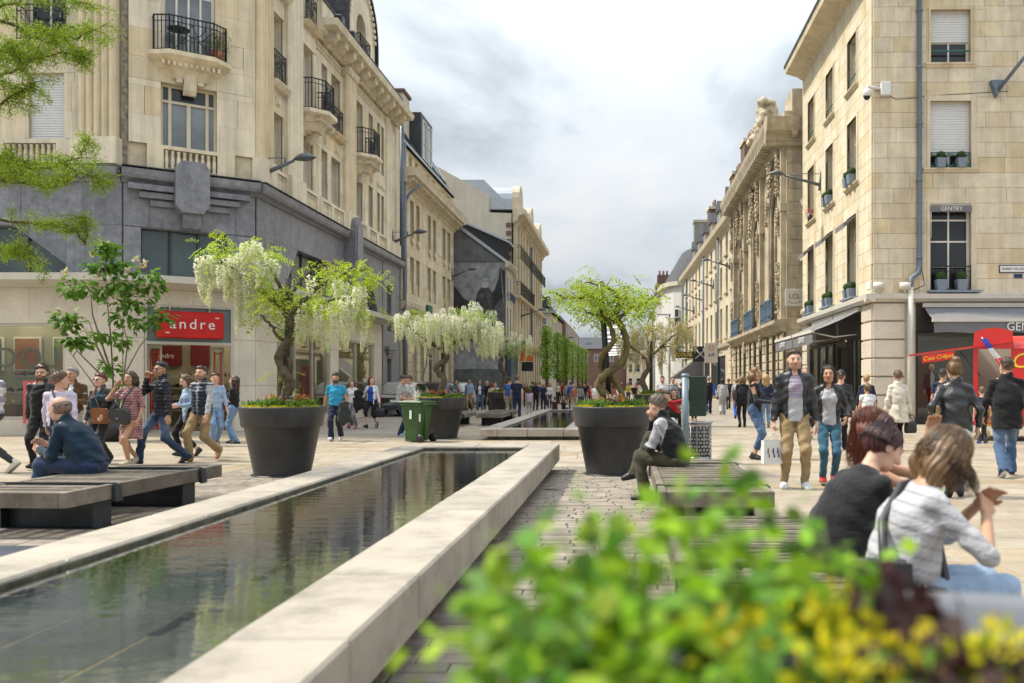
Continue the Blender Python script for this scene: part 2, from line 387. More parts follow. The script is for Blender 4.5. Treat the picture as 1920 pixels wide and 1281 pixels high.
M_panel=mat('window_glass_pale',(.16,.19,.21),.05,.35,.5,.02,.7,spec=.9)
M_teal=mat('teal_glass',(.055,.085,.085),.12,.25,.6,0,spec=.8)
M_iron=mat('wrought_iron',(.018,.02,.025),.45,.1,5,.05)
M_shut=mat('white_shutter',(.66,.66,.64),.6,.03,5,.05)
M_slate=mat('slate_roof',(.065,.07,.08),.8,.25,4,.4,18)
M_zinc=mat('zinc_sheet',(.42,.46,.50),.45,.08,1.5,.05,metal=.3)
M_darkbox=mat('dark_cladding',(.035,.04,.046),.5,.1,2,.05)
M_pipe=mat('grey_blue_pipe',(.14,.18,.23),.45,.1,6,.05)
M_brick=mat('red_brick',(.165,.10,.082),.9,.25,5,.3,25)
M_stain=mat('black_algae_stain',(.06,.06,.05),.95,.6,9,.3,30,col2=(.36,.31,.22))
M_blk=mat('black_paint',(.015,.015,.017),.4,.1,5,.03)
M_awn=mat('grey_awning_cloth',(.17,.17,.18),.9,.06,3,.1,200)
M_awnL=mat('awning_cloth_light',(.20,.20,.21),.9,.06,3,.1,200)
M_letw=mat('white_lettering',(.75,.75,.73),.5,.02,5,0)
M_letd=mat('dark_lettering',(.10,.085,.06),.5,.02,5,0)
M_yel=mat('yellow_lettering',(.80,.58,.03),.5,.03,5,0)
M_red=mat('signal_red',(.62,.022,.016),.35,.06,2,.02,coat=.3)
M_shoplamp=mat('shop_lamp',(1,.86,.62),.5,0,1,0,emit=27.)
M_copper=mat('copper_green',(.05,.16,.15),.6,.1,5,.05)
M_box=mat('box_hedge',(.045,.10,.02),.9,.35,60,.5,60,trans=.1)
M_tub=mat('slate_blue_tub',(.20,.25,.31),.5,.06,4,.03)
GL_shop=glass_mat('shop_glass',(.80,.86,.82),1.5,0,1.6)

# ================================================================== GROUND
def GF(z): return Matrix(((1,0,0,0),(0,0,1,0),(0,-1,0,z),(0,0,0,1)))
M_ground=mat('street_stone',(.30,.265,.22),.85,.12,.8,.25,30,dirt=(.18,3.))
M_slab=mat('pale_limestone_slab',(.37,.315,.238),.58,.09,1.5,.12,40,rand=.14,dirt=(.24,2.6),rhue=(.93,.84,.70),spots=.32)
M_paver=mat('worn_paver',(.275,.235,.19),.75,.14,3,.3,60,rand=.24,dirt=(.32,5.))
M_soil=mat('dark_joint_soil',(.085,.078,.062),.95,.3,8,.3,40)
mb=MB();mb.quad((-900,-60,0),(900,-60,0),(900,1600,0),(-900,1600,0));struct(mb.build('ground',M_ground))
# right plaza slabs
def field(name,u0,u1,v0,v1,hc,lc,m,z,seed,gap=.01,holes=(),base=M_soil,jit=.001):
    b=MB();b.box(u0,u1,v0,v1,-.06,z);st=struct(b.build(name,base))
    pieces(st,{'brick_paving': 'paver'}.get(name,'paving_slab'),ashlar(u0,u1,v0,v1,hc,lc,holes,seed,.35),GF(z),m,gap,.012,.006,300,jit,seed)
    return st
M_sj=mat('slab_joint',(.27,.235,.185),.95,.2,6,.2)
field('plaza_pavement',1.36,16.2,1.0,28.55,.50,.95,M_slab,.004,3,.008,base=M_sj)
field('shop_pavement',-20.,-6.05,5.0,22.8,.55,1.0,M_slab,.004,4,.008,base=M_sj)
field('cross_pavement',-6.04,1.35,14.0,40.,.5,.9,M_slab,.004,5,.008,base=M_sj)
field('brick_paving',-1.20,1.35,.5,13.98,.135,.34,M_paver,.004,6,.012,jit=.003)
field('bench_paving',-6.04,-3.32,3.0,13.98,.165,.36,M_paver,.004,8,.008,jit=.002)
# shallow metal grates beside the pool
g=empty('tree_grate',(-4.55,6.9,.018),'dark steel grate panel in the paving at the left edge','grate')
q=MB();q.box(-5.3,-3.75,6.2,7.1,.012,.024);q.build('plate',mat('grate_steel',(.07,.085,.11),.5,.1,4,.05,metal=.4),g)

# ================================================================== POOLS
M_cop=mat('pale_coping_stone',(.38,.335,.275),.6,.10,1.6,.2,45,rand=.09,dirt=(.26,3.2),spots=.16)
M_tile=mat('black_pool_tile',(.22,.23,.215),.35,.25,2,.05,30,rand=.15)
M_grout=mat('pool_grout',(.42,.34,.20),.8,.15,6,.1)
def water_mat():
    m=bpy.data.materials.new('pool_water');m.use_nodes=True;t=m.node_tree;t.nodes.clear();K=t.links.new
    o=N(t,'ShaderNodeOutputMaterial');ms=N(t,'ShaderNodeMixShader');tr=N(t,'ShaderNodeBsdfTransparent');gl=N(t,'ShaderNodeBsdfGlossy')
    tr.inputs[0].default_value=(.80,.86,.82,1);gl.inputs['Roughness'].default_value=.015
    geo=N(t,'ShaderNodeNewGeometry');mp=N(t,'ShaderNodeMapping');mp.inputs['Scale'].default_value=(1.0,2.6,1)
    K(geo.outputs['Position'],mp.inputs['Vector'])
    n=N(t,'ShaderNodeTexNoise');n.inputs['Scale'].default_value=3.2;n.inputs['Detail'].default_value=4;n.inputs['Roughness'].default_value=.55
    K(mp.outputs[0],n.inputs['Vector'])
    bp=N(t,'ShaderNodeBump');bp.inputs['Strength'].default_value=.03;bp.inputs['Distance'].default_value=.08;K(n.outputs['Fac'],bp.inputs['Height'])
    fr=N(t,'ShaderNodeFresnel');fr.inputs[0].default_value=1.36;K(bp.outputs[0],fr.inputs['Normal']);K(bp.outputs[0],gl.inputs['Normal'])
    mg=N(t,'ShaderNodeMath',operation='MULTIPLY_ADD');mg.inputs[1].default_value=2.4;mg.inputs[2].default_value=.05;mg.use_clamp=True
    K(fr.outputs[0],mg.inputs[0])
    K(mg.outputs[0],ms.inputs[0]);K(tr.outputs[0],ms.inputs[1]);K(gl.outputs[0],ms.inputs[2]);K(ms.outputs[0],o.inputs[0]);return m
M_water=water_mat()
def pool(label,xa,xb,xc,xd,y0,y1,zt,slab,far,near,seed):
    """xa..xb left coping, xc..xd right coping, inner y0..y1, coping bands of depth near / far at the ends"""
    root=empty('reflecting_pool',((xa+xd)/2,(y0+y1)/2,0),label,'pool')
    rg=random.Random(seed)
    yn,yf=y0-near,y1+far
    p=MB();r=.17 # recessed plinth under the overhanging coping
    for (a,b,c,d) in ((xa+r,xb,yn+r,yf-r),(xc,xd-r,yn+r,yf-r),(xb,xc,yn+r,y0),(xb,xc,y1,yf-r)): p.box(a,b,c,d,-.05,zt-slab+.01)
    p.build('plinth',mat('dark_plinth',(.16,.145,.11),.9,.35,5,.3,40),root)  # plinth tone set darker than the coping slabs above
    def slabs(ax,fixed,lo,hi,step):
        t=lo
        while t < hi-.01:
            e_=min(t+step*rg.uniform(.9,1.1),hi)
            if hi-e_ < .35: e_=hi
            b=MB();g=.005
            if ax=='y': b.bbox(fixed[0],fixed[1],t+g,e_-g,zt-slab,zt+rg.uniform(-.005,.003),.014)
            else: b.bbox(t+g,e_-g,fixed[0],fixed[1],zt-slab,zt+rg.uniform(-.002,.002),.012)
            b.build('coping_slab',M_cop,root);t=e_
    slabs('y',(xa,xb),yn,yf,1.55);slabs('y',(xc,xd),yn,yf,1.15)
    slabs('x',(y1,yf),xb+.003,xc-.003,.75);slabs('x',(yn,y0),xb+.003,xc-.003,.75)
    q=MB();zf=zt-.115;q.box(xb,xc,y0,y1,zf-.08,zf);q.build('basin_floor',M_grout,root)
    rs=[];nx=3;wx=(xc-xb-.02)/nx;y=y0
    while y < y1: rs+=[(xb+.01+i*wx,y,xb+.01+(i+1)*wx,min(y+1.0,y1)) for i in range(nx)];y+=1.0
    pieces(root,'floor_tile',rs,GF(zf),M_tile,.024,.003,.001,300,0,seed)
    k=MB();yy=y0+.6 # outlet slots along the middle
    while yy < y1-.5: k.box((xb+xc)/2+.24,(xb+xc)/2+.30,yy,yy+.36,zf+.004,zf+.006);yy+=1.0
    k.build('outlet_slot',M_blk,root)
    wl=MB()
    for (a_,b_,c_,d_) in ((xb,xb+.003,y0,y1),(xc-.003,xc,y0,y1),(xb+.004,xc-.004,y1-.003,y1),(xb+.004,xc-.004,y0,y0+.003)): wl.box(a_,b_,c_,d_,zt-.11,zt-.026)
    wl.build('waterline_stain',mat('algae_waterline',(.10,.095,.06),.8,.45,9,.2,30),root)
    wv=MB();wv.quad((xb+.001,y0+.001,zt-.045),(xc-.001,y0+.001,zt-.045),(xc-.001,y1-.001,zt-.045),(xb+.001,y1-.001,zt-.045))
    wv.build('water',M_water,root)
    return root
pool('long dark reflecting pool with pale stone coping in the foreground',-3.45,-3.02,-1.49,-1.02,-1.0,12.92,.42,.27,.62,.5,21)
pool('second, lower reflecting pool beyond the first one, beside the wheelie bin',-3.47,-3.05,-1.45,-1.02,21.0,35.6,.29,.19,.55,.5,22)

# ================================================================== ARCHITECTURE HELPERS
WIN={}
def window_mesh(wd,h,cols,rows,fr=.07,depth=.06,pane=None):
    """frame mesh + list of pane rects; local x 0..w, z 0..h, outward -y"""
    k=(round(wd,2),round(h,2),cols,tuple(rows),fr)
    if k in WIN: return WIN[k]
    m=MB();m.box(0,fr,-depth,0,0,h);m.box(wd-fr,wd,-depth,0,0,h);m.box(fr,wd-fr,-depth,0,0,fr);m.box(fr,wd-fr,-depth,0,h-fr,h)
    bar=fr*.75;us=[fr];rects=[]
    cw=(wd-2*fr-(cols-1)*bar)/cols
    for i in range(1,cols): m.box(fr+i*cw+(i-1)*bar,fr+i*cw+i*bar,-depth*.9,0,fr,h-fr)
    vs=[0]+list(rows)+[1];hh=h-2*fr
    for r in rows: m.box(fr,wd-fr,-depth*.8,0,fr+hh*r-bar/2,fr+hh*r+bar/2)
    for i in range(cols):
        for j in range(len(vs)-1):
            rects.append((fr+i*(cw+bar),fr+hh*vs[j]+(bar/2 if j else 0),fr+i*(cw+bar)+cw,fr+hh*vs[j+1]-(bar/2 if j < len(vs)-2 else 0)))
    WIN[k]=(m.mesh('window',M_wwood),rects);return WIN[k]
def window(root,F,hole,cols=2,rows=(.72,),depth=.22,panes=True,mp=None,fr=.07,mat_f=None):
    a,b,c,d=hole;me,rects=window_mesh(c-a,d-b,cols,rows,fr)
    wo=link('window',me,root,F @ Matrix.Translation((a,depth,b)))
    mp=mp or M_pane
    if panes:
        for (x0,z0,x1,z1) in rects:
            link('pane',plate(x1-x0,z1-z0,.004,.001,mp),wo,F @ Matrix.Translation((a+x0,depth-.015,b+z0)))
    else:
        link('pane',plate(c-a,d-b,.004,.001,mp),wo,F @ Matrix.Translation((a,depth-.01,b)))
    return wo
def shutter(root,F,hole,depth=.1,step=.085,m=None,name='roller_shutter'):
    a,b,c,d=hole;s=MB()
    s.box(a,c,depth,depth+.02,b,d);v=b+.01
    while v < d-step*.5:
        s.prism([(depth-.018,v),(depth+.004,v+.004),(depth+.004,v+step*.93),(depth-.006,v+step*.93)],a+.02,c-.02,'x');v+=step
    return s.build(name,m or M_shut,root,F)
def surround(root,F,hole,wd=.16,out=.05,m=None,sill=True,top=True):
    a,b,c,d=hole;s=MB()
    for (w0,o) in ((wd,out),(wd*.55,out+.03)):
        s.box(a-w0,a-.002,-o,.01,b,d+w0);s.box(c+.002,c+w0,-o,.01,b,d+w0);s.box(a-.002,c+.002,-o,.01,d+.002,d+w0)
    s.build('window_surround',m or M_lime,root,F)
    if sill:
        s=MB();profile(s,a-wd-.05,c+wd+.05,[(-.2,b-.14),(.06,b-.14),(.09,b-.07),(.14,b-.05),(.15,b-.002),(-.2,b-.002)])
        s.build('sill',m or M_lime,root,F)
def sill(root,F,hole,m,over=.08,h=.12,out=.12):
    a,b,c,d=hole;s=MB();profile(s,a-over,c+over,[(-.2,b-h),(out*.6,b-h),(out,b-h*.55),(out,b-.002),(-.2,b-.002)]);return s.build('sill',m,root,F)
def railing(root,F,u0,u1,v0,v1,out,m=None,step=.10,bow=0.,name='railing',scroll=True):
    """iron railing projecting 'out' from the wall: two rails, bars and arcs; bow>0 gives canted sides"""
    r=MB()
    if bow: path=[(u0,0),(u0,-out*.55),(u0+bow,-out),(u1-bow,-out),(u1,-out*.55),(u1,0)]
    elif out > .1: path=[(u0,0),(u0,-out),(u1,-out),(u1,0)]
    else: path=[(u0,-out),(u1,-out)]
    for i in range(len(path)-1):
        (a,b),(c,d)=path[i],path[i+1];ln=math.hypot(c-a,d-b);n=max(1,int(ln/step))
        for v,hh in ((v0+.05,.03),(v1-.03,.045),(v1-.19,.025)): r.tube([(a,b,v),(c,d,v)],hh*.5,4,True,False)
        for k in range(n+1):
            t=k/n;x,y=a+(c-a)*t,b+(d-b)*t
            r.tube([(x,y,v0),(x,y,v1)],.013 if k % n else .02,4,False,False)
        if scroll and ln > .5:
            mx,my=(a+c)/2,(b+d)/2;rr=min(ln*.42,(v1-v0)*.62)
            for s_ in (1,.72):
                pts=[(mx+(c-a)/ln*rr*s_*math.cos(t),my+(d-b)/ln*rr*s_*math.cos(t),v1-.2-rr*s_*abs(math.sin(t))) for t in np.linspace(math.pi,2*math.pi,11)]
                r.tube(pts,.012,4,False,False)
            for s_ in (-1,1):
                pts=[(mx+s_*(c-a)*.5*(1-t),my+s_*(d-b)*.5*(1-t),v0+.06+(v1-v0-.25)*t*t) for t in np.linspace(0,1,7)];r.tube(pts,.011,4,False,False)
    return r.build(name,m or M_iron,root,F)
def balusters(root,F,u0,u1,v0,v1,n,y0=-.06,rad=None,m=None):
    """row of stone balusters, each its own part"""
    m=m or M_limeL;rad=rad or min(.085,(u1-u0)/n*.36);h=v1-v0
    k=('bal',round(h,2),round(rad,3),m.name)
    if k not in PIECE:
        b=MB();b.lathe([(rad*.75,0),(rad*.95,0),(rad*.95,h*.08),(rad*.6,h*.12),(rad*.95,h*.3),(rad,h*.45),(rad*.85,h*.62),(rad*.62,h*.8),(rad*.9,h*.84),(rad*.62,h*.88),(rad*.95,h*.93),(rad*.95,h),(0,h)],10)
        PIECE[k]=b.mesh('baluster',m)
    for i in range(n): link('baluster',PIECE[k],root,F @ Matrix.Translation((u0+(i+.5)*(u1-u0)/n,y0,v0)))
def fluted(root,F,u0,u1,v0,v1,out=.22,n=4,m=None,name='pilaster'):
    p=MB();wd=(u1-u0)/n;pts=[(u0,.02)]
    for i in range(n):
        a=u0+i*wd
        for t in np.linspace(0,1,7): pts.append((a+wd*t,-out*.62-out*.38*math.sin(math.pi*t)))
    pts.append((u1,.02));p.prism(pts,v0,v1,'z');return p.build(name,m or M_limeL,root,F)
def dentils(root,F,u0,u1,v0,v1,out0,out1,step,wd,m,name='dentil',limit=80):
    n=int((u1-u0)/step);k=('den',round(v1-v0,2),round(out1-out0,2),round(wd,2),m.name)
    if k not in PIECE:
        b=MB();h=v1-v0;b.prism([(-(out1-out0),h),(-(out1-out0),h*.45),(-(out1-out0)*.6,h*.15),(0,0),(0,h)],0,wd,'x');PIECE[k]=b.mesh(name,m)
    for i in range(n): link(name,PIECE[k],root,F @ Matrix.Translation((u0+(i+.5)*step-wd/2,-out0,v0)))
def street_lamp(F,u,v,label,ln=2.2,sc_=1.0):
    ln=ln*.44
    c=F @ Vector((u,0,v));root=empty('wall_lamp',c,label,'street lamp','wall-mounted street lamps')
    ml=mat('lamp_grey',(.10,.115,.13),.45,.08,5,.03)
    b=MB(F);b.prism([(0,-.42),(-.16,-.42),(-.05,.42),(0,.42)],u-.07,u+.07,'x');
    for i in range(len(b.v)): b.v[i]=tuple(Vector(b.v[i])+Vector((0,0,v)))
    b.build('bracket',ml,root)
    b=MB(F);b.tube([(u,-.05,v-.2),(u,-ln,v+.22)],[.075,.04],6);b.tube([(u,-.05,v+.28),(u,-ln*.75,v+.3)],.014,4);b.tube([(u,-ln*.75,v+.3),(u,-ln*.72,v+.1)],.03,4);b.build('arm',ml,root)
    h=MB(F);vs=[];fs=[];n=12;m_=6
    for i in range(m_+1):
        t=i/m_;
        for k in range(n):
            a=2*math.pi*k/n;r=math.sin(math.pi*min(max(t*.94+.05,0),1))
            zz=math.sin(a);vs.append((u+.24*r*math.cos(a),-ln-.68*t+.02,v+.24+.07*t+(.16 if zz > 0 else .055)*r*zz))
    for i in range(m_):
        for k in range(n): fs.append((i*n+k,i*n+(k+1) % n,(i+1)*n+(k+1) % n,(i+1)*n+k))
    h.add(vs,fs,True);h.build('lamp_head',ml,root)
    return root
# ================================================================== LEFT CORNER BUILDING (shoe shop)
LA,LB,LC=Vector((-20,23,0)),Vector((-13.5,23,0)),Vector((-10.75,24.85,0))
FA=frame(LA,(1,0));FB=frame(LB,(LC-LB).to_2d());FC=frame(LC,(0,1))
lenB=(LC-LB).length;lenC=15.65
bl=empty('corner_building',(-13.5,27,0),'pale limestone corner building with blue granite band above the shoe shop','building')
# --- upper walls
holesA=[(3.97,7.98,4.94,9.74),(3.9,10.5,5.0,12.7)]
holesB=[(.9,7.9,2.3,9.68),(.95,10.45,2.25,12.8)]
baysC=[(1.0,1.95,0),(3.65,4.55,1),(5.35,5.95,0),(6.35,7.35,2),(9.15,10.1,1),(10.9,11.5,0),(12.15,12.6,3),(12.75,13.2,3)]
holesC=[]
for (a,b,k) in baysC:
    holesC+=[(a,7.95,b,9.7),(a,10.6,b,12.75)]
    if b < 4.7: holesC.append((a,13.55,b,15.6))
w_=MB(FA);wall(w_,0,6.5,7.0,18,holesA,.3,.03);w_.build('wall',M_joint,bl)
w_=MB(FB);wall(w_,0,lenB,7.0,18,holesB,.3,.03);w_.build('wall',M_joint,bl)
w_=MB(FC);wall(w_,0,4.8,7.0,18,[h for h in holesC if h[0] < 4.8],.32,.03);wall(w_,4.8,lenC,7.0,13.6,[h for h in holesC if h[0] > 4.8],.32,.03);w_.build('wall',M_limeL,bl)
w_=MB();w_.box(-20,-13.5,23.6,40.5,4.3,17.9);w_.box(-13.5,-11.15,25.3,40.5,4.3,13.5);w_.box(-13.5,-11.2,25.4,29.6,13.5,17.9);w_.build('core',M_limeL,bl)
pieces(bl,'stone_block',ashlar(0,6.5,7.93,13.4,.78,1.25,holesA+[(5.35,7.9,6.5,14)],11),FA,M_limeL,.006,.05,.004,120)
pieces(bl,'stone_block',ashlar(0,lenB,7.93,13.4,.78,1.15,holesB+[(-.01,7.2,.12,14)],12),FB,M_limeL,.006,.05,.004,120)
rsC=ashlar(0,4.8,7.95,15.8,.62,1.05,[h for h in holesC if h[0] < 4.8],13)+ashlar(4.8,lenC,7.95,13.0,.62,1.1,[h for h in holesC if h[0] > 4.8],14)
pieces(bl,'stone_block',rsC,FC,M_limeL,.005,.05,.003,200)
# windows
shutter(bl,FA,holesA[0],.08,.07,name='louvred_shutter');window(bl,FA,holesA[1],2,(.75,),.2)
a,b,c,d=holesB[0]
wo=link('window',MB().mesh('window',M_wwood),bl) # four-light window of the canted corner
m_=MB(FB);dpt=.2
for (x0,x1) in ((a,a+.06),(a+.19,a+.27),(c-.06,c),(c-.27,c-.19)): m_.box(x0,x1,dpt-.07,dpt+.02,b,d)
m_.box((a+c)/2-.05,(a+c)/2+.05,dpt-.075,dpt+.02,b,d-.45)
for z in (b,d-.07,d-.5): m_.box(a+.001,c-.001,dpt-.08,dpt+.03,z,z+.07)
bpy.data.objects.remove(wo);wo=m_.build('window',mat('cream_joinery',(.60,.54,.40),.5,.05,5,.05),bl)
for (x0,x1,z0,z1) in ((a+.06,a+.19,b+.07,d-.5),(a+.27,(a+c)/2-.05,b+.07,d-.5),((a+c)/2+.05,c-.27,b+.07,d-.5),(c-.19,c-.06,b+.07,d-.5),(a+.06,a+.19,d-.43,d-.07),(a+.27,c-.27,d-.43,d-.07),(c-.19,c-.06,d-.43,d-.07)):
    link('pane',plate(x1-x0,z1-z0,.004,.001,M_panel if z0 < d-.45 else M_pane),wo,FB @ Matrix.Translation((x0,dpt-.01,z0)))
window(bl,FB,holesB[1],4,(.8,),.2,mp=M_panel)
for h in holesC: window(bl,FC,h,2 if h[2]-h[0] > .7 else 1,(.74,),.3)
# balustrade band under first-floor windows
def balband(F,u0,u1,bays,nper=8):
    for (a,b) in bays:
        balusters(bl,F,a,b,7.30,7.80,max(3,round((b-a)/.15)),-.09)
    p=MB(F);wall(p,u0,u1,7.19,7.92,[(a,7.28,b,7.82) for a,b in bays],.145,-.17);p.quad((u0,-.17,7.92),(u1,-.17,7.92),(u1,.1,7.92),(u0,.1,7.92))
    p.build('parapet',M_limeL,bl)
balband(FA,0,5.3,[(3.4,4.8)]);balband(FB,.55,2.75,[(.95,2.3)])
balband(FC,.9,lenC,[(1.05,1.95),(3.6,4.6),(5.2,6.1),(6.3,7.4),(9.1,10.2),(10.7,11.7),(12.1,13.2)])
# pilasters
fluted(bl,FA,5.4,6.42,7.95,18,.28,5);q=MB(FA);q.box(5.28,6.5,-.34,.05,7.19,7.95);q.build('pilaster_base',M_limeL,bl)
for (a,b) in ((.0,.82),(2.05,3.2),(7.65,8.75)):
    top=18 if a < 4 else 13.45;fluted(bl,FC,a,b,7.95,top,.26,4);q=MB(FC);q.box(a-.06,b+.06,-.31,.05,7.19,7.95);q.build('pilaster_base',M_limeL,bl)
    if top < 14: q=MB(FC);profile(q,a-.06,b+.06,[(.0,13.1),(.3,13.2),(.34,13.45),(0,13.45)]);q.build('capital',M_limeL,bl)
q=MB(FC);q.box(13.45,14.0,-.12,.03,7.2,13.4);q.box(15.0,15.6,-.12,.03,7.2,13.4);q.build('pilaster',M_limeL,bl)
st_=MB(FB);st_.box(-.04,.1,-.035,.0,7.3,17.5);st_.build('stained_gutter_strip',M_stain,bl)
st_=MB(FB);st_.box(lenB-.1,lenB-.02,-.04,.0,8.0,17.5);st_.build('stained_gutter_strip',M_stain,bl)
# balconies
def balcony(F,u0,u1,v,out,h=1.0,bow=.35,corb=True):
    s=MB(F);P=lambda e,z: [(u0-.1-e,.02,z),(u0-.1-e,-out*.5-e,z),(u0+bow-e*.4,-out-.1-e,z),(u1-bow+e*.4,-out-.1-e,z),(u1+.1+e,-out*.5-e,z),(u1+.1+e,.02,z)]
    rings=[P(-.42,v-.62),P(-.3,v-.40),P(-.22,v-.36),P(-.16,v-.24),P(-.02,v-.16),P(.03,v-.12),P(.03,v)]
    vs=[p for r_ in rings for p in r_];fs=[(i*6+k,i*6+k+1,(i+1)*6+k+1,(i+1)*6+k) for i in range(len(rings)-1) for k in range(5)]+[tuple(36+k for k in range(6)),tuple(range(5,-1,-1))]
    s.add(vs,fs);b=s.build('balcony',M_limeL,bl)
    if corb:
        c_=(u0+u1)/2;s=MB(F);s.prism([(.02,v-1.0),(-.12,v-1.0),(-.2,v-.9),(-out*.55,v-.5),(.02,v-.5)],c_-.16,c_+.16,'x')
        s.box(c_-.34,c_-.18,-.22,0,v-.72,v-.55);s.box(c_+.18,c_+.34,-.22,0,v-.72,v-.55);s.build('corbel',M_limeL,b)
        n=11
        for k in range(n):
            x=u0+bow*.6+(u1-u0-1.2*bow)*k/(n-1);s=MB(F);s.box(x-.03,x+.03,-out*.92,-out*.6,v-.36,v-.25);s.build('dentil',M_limeL,b)
    railing(bl,F,u0,u1,v,v+h,out,bow=bow)
balcony(FB,.7,2.5,10.42,.55,1.0)
balcony(FC,3.4,4.9,10.5,.75,1.05);balcony(FC,8.9,10.4,10.5,.75,1.05)
railing(bl,FA,3.85,5.05,10.5,11.5,.3);q=MB(FA);profile(q,3.7,5.2,[(0,10.25),(.25,10.3),(.42,10.46),(.42,10.5),(0,10.5)]);q.build('balcony',M_limeL,bl)
for (a,b,k) in baysC:
    if k in (0,2):
        railing(bl,FC,a-.02,b+.02,10.62,11.6,.12,step=.12);q=MB(FC);profile(q,a-.12,b+.12,[(0,10.38),(.2,10.42),(.3,10.56),(.3,10.6),(0,10.6)]);q.build('sill',M_limeL,bl)
    if b < 4.7: railing(bl,FC,a-.02,b+.02,13.55,14.5,.14,step=.12);q=MB(FC);profile(q,a-.15,b+.15,[(0,13.3),(.2,13.35),(.34,13.5),(0,13.55)]);q.build('sill',M_limeL,bl)
    q=MB(FC);q.box((a+b)/2-.12,(a+b)/2+.12,-.09,0,9.95,10.22);q.box((a+b)/2-.07,(a+b)/2+.07,-.13,-.09,9.99,10.18);q.build('stone_boss',M_limeL,bl)
    if k==3: q=MB(FC);q.box(a-.1,b+.1,-.1,0,10.0,10.12);q.box(a-.02,b+.02,-.06,0,10.15,10.5);q.build('carved_panel',M_limeL,bl)
# carved frieze (rows of scales) above second floor and cornice with brackets
rg=random.Random(5)
for (a,b) in ((5.0,7.6),(8.8,13.2)):
    u=a;fr=MB(FC)
    while u < b:
        for j in range(4):
            x=u+(.09 if j % 2 else 0);z=12.85+j*.16
            fr.lathe([(.085,0),(.06,.035),(0,.05)],8,(0,0,0));o_=len(fr.v)-24
            for i in range(24):
                p=Vector(fr.v[o_+i]);lp=FC.inverted() @ p;fr.v[o_+i]=tuple(FC @ Vector((x+lp.x,-lp.z,z+lp.y)))
        u+=.19
    o=fr.build('carved_frieze',M_limeL,bl);o['kind']='stuff'
q=MB(FC);profile(q,4.75,lenC,[(0,13.5),(.12,13.5),(.14,13.62),(.3,13.66),(.32,13.82),(.75,13.86),(.82,14.08),(0,14.1)]);q.build('cornice',M_limeL,bl)
dentils(bl,FC,5.0,lenC-.1,13.44,13.86,.10,.62,.92,.3,M_limeL,'bracket')
q=MB(FC);q.box(4.85,lenC-.1,-.25,.1,14.1,14.75);q.build('parapet',M_limeL,bl);q=MB(FC);q.box(4.82,lenC-.07,-.3,.12,14.75,14.84);q.build('lead_capping',M_slate,bl)
# mansard behind parapet and the big arched dormer
q=MB(FC);q.prism([(.15,14.1),(1.6,17.2),(6,17.2),(6,14.1)],4.8,lenC,'x');q.build('roof',M_slate,bl)
ar=MB(FC);uc,rr=9.6,1.85
def archp(r,z0): return [(uc-r,z0)]+[(uc+r*math.cos(t),15.6+r*1.05*math.sin(t)) for t in np.linspace(math.pi,0,15)]+[(uc+r,z0)]
pi,po=archp(.62,14.3),archp(rr,14.0)
# front ring between outer arch and inner opening
n_=len(pi);vs=[(x,-.15,z) for x,z in po]+[(x,-.15,z) for x,z in pi]+[(x,.5,z) for x,z in pi]+[(x,2.6,z) for x,z in po]
fs=[]
for i in range(n_-1): fs+=[(i,i+1,n_+i+1,n_+i),(n_+i,n_+i+1,2*n_+i+1,2*n_+i),(i,3*n_+i,3*n_+i+1,i+1)]
ar.add(vs,fs);dm=ar.build('arched_dormer',M_limeL,bl)
ar=MB(FC);po2=archp(rr+.13,14.0)
vs=[(x,-.28,z) for x,z in po2]+[(x,2.6,z) for x,z in po2]+[(x,-.28,z) for x,z in po];n_=len(po2)
ar.add(vs,[(i,n_+i,n_+i+1,i+1) for i in range(n_-1)]+[(i,i+1,2*n_+i+1,2*n_+i) for i in range(n_-1)]);ar.build('lead_hood',M_slate,dm)
ar=MB(FC);ar.add([(x,.3,z) for x,z in pi],[tuple(range(len(pi)))]);ar.build('pane',M_pane,dm)
for t in np.linspace(math.pi*.03,math.pi*.97,22):
    b_=MB(FC);x,z=uc+(rr-.2)*math.cos(t),15.6+(rr-.2)*1.05*math.sin(t);b_.box(x-.07,x+.07,-.26,-.14,z-.07,z+.07);b_.build('dentil',M_limeL,dm)
railing(bl,FC,8.95,10.25,14.3,15.3,.3,step=.12)
for (uu) in (5.6,7.0): # floodlights on the cornice
    pl=empty('floodlight',FC @ Vector((uu,-.5,14.1)),'black floodlight clamped on the left cornice, %s the arched dormer' % ('farther from' if uu < 6 else 'right beside'),'floodlight')
    q=MB(FC);q.bbox(uu-.2,uu+.2,-.75,-.45,14.15,14.5,.05);q.build('housing',M_blk,pl);q=MB(FC);q.box(uu-.03,uu+.03,-.5,-.42,14.08,14.3);q.build('bracket',M_blk,pl)
# --- blue granite band
holGA=[(1.5,4.32,5.0,5.62)];holGB=[(.42,4.32,2.55,5.62)];holGC=[(2.2,4.32,5.9,5.75),(8.9,4.32,12.1,5.75),(13.55,3.75,14.25,5.85),(13.55,1.25,14.25,2.5)]
g_=MB(FA);wall(g_,0,6.5,4.3,7.0,holGA,.5,-.03);g_.build('granite_backing',M_granite,bl)
g_=MB(FB);wall(g_,0,lenB,4.3,7.0,holGB,.5,-.03);g_.build('granite_backing',M_granite,bl)
g_=MB(FC);wall(g_,0,12.9,4.3,7.0,[holGC[0],holGC[1]],.5,-.03);wall(g_,12.9,lenC,0,7.0,holGC[2:],.5,-.06);g_.build('granite_backing',M_granite,bl)
pieces(bl,'granite_panel',ashlar(0,6.5,4.31,6.98,1.33,1.5,holGA,31),FA @ Matrix.Translation((0,-.03,0)),M_granite,.006,.035,.004,40)
pieces(bl,'granite_panel',ashlar(0,lenB,4.31,6.98,1.33,1.2,holGB,32),FB @ Matrix.Translation((0,-.03,0)),M_granite,.006,.035,.004,40)
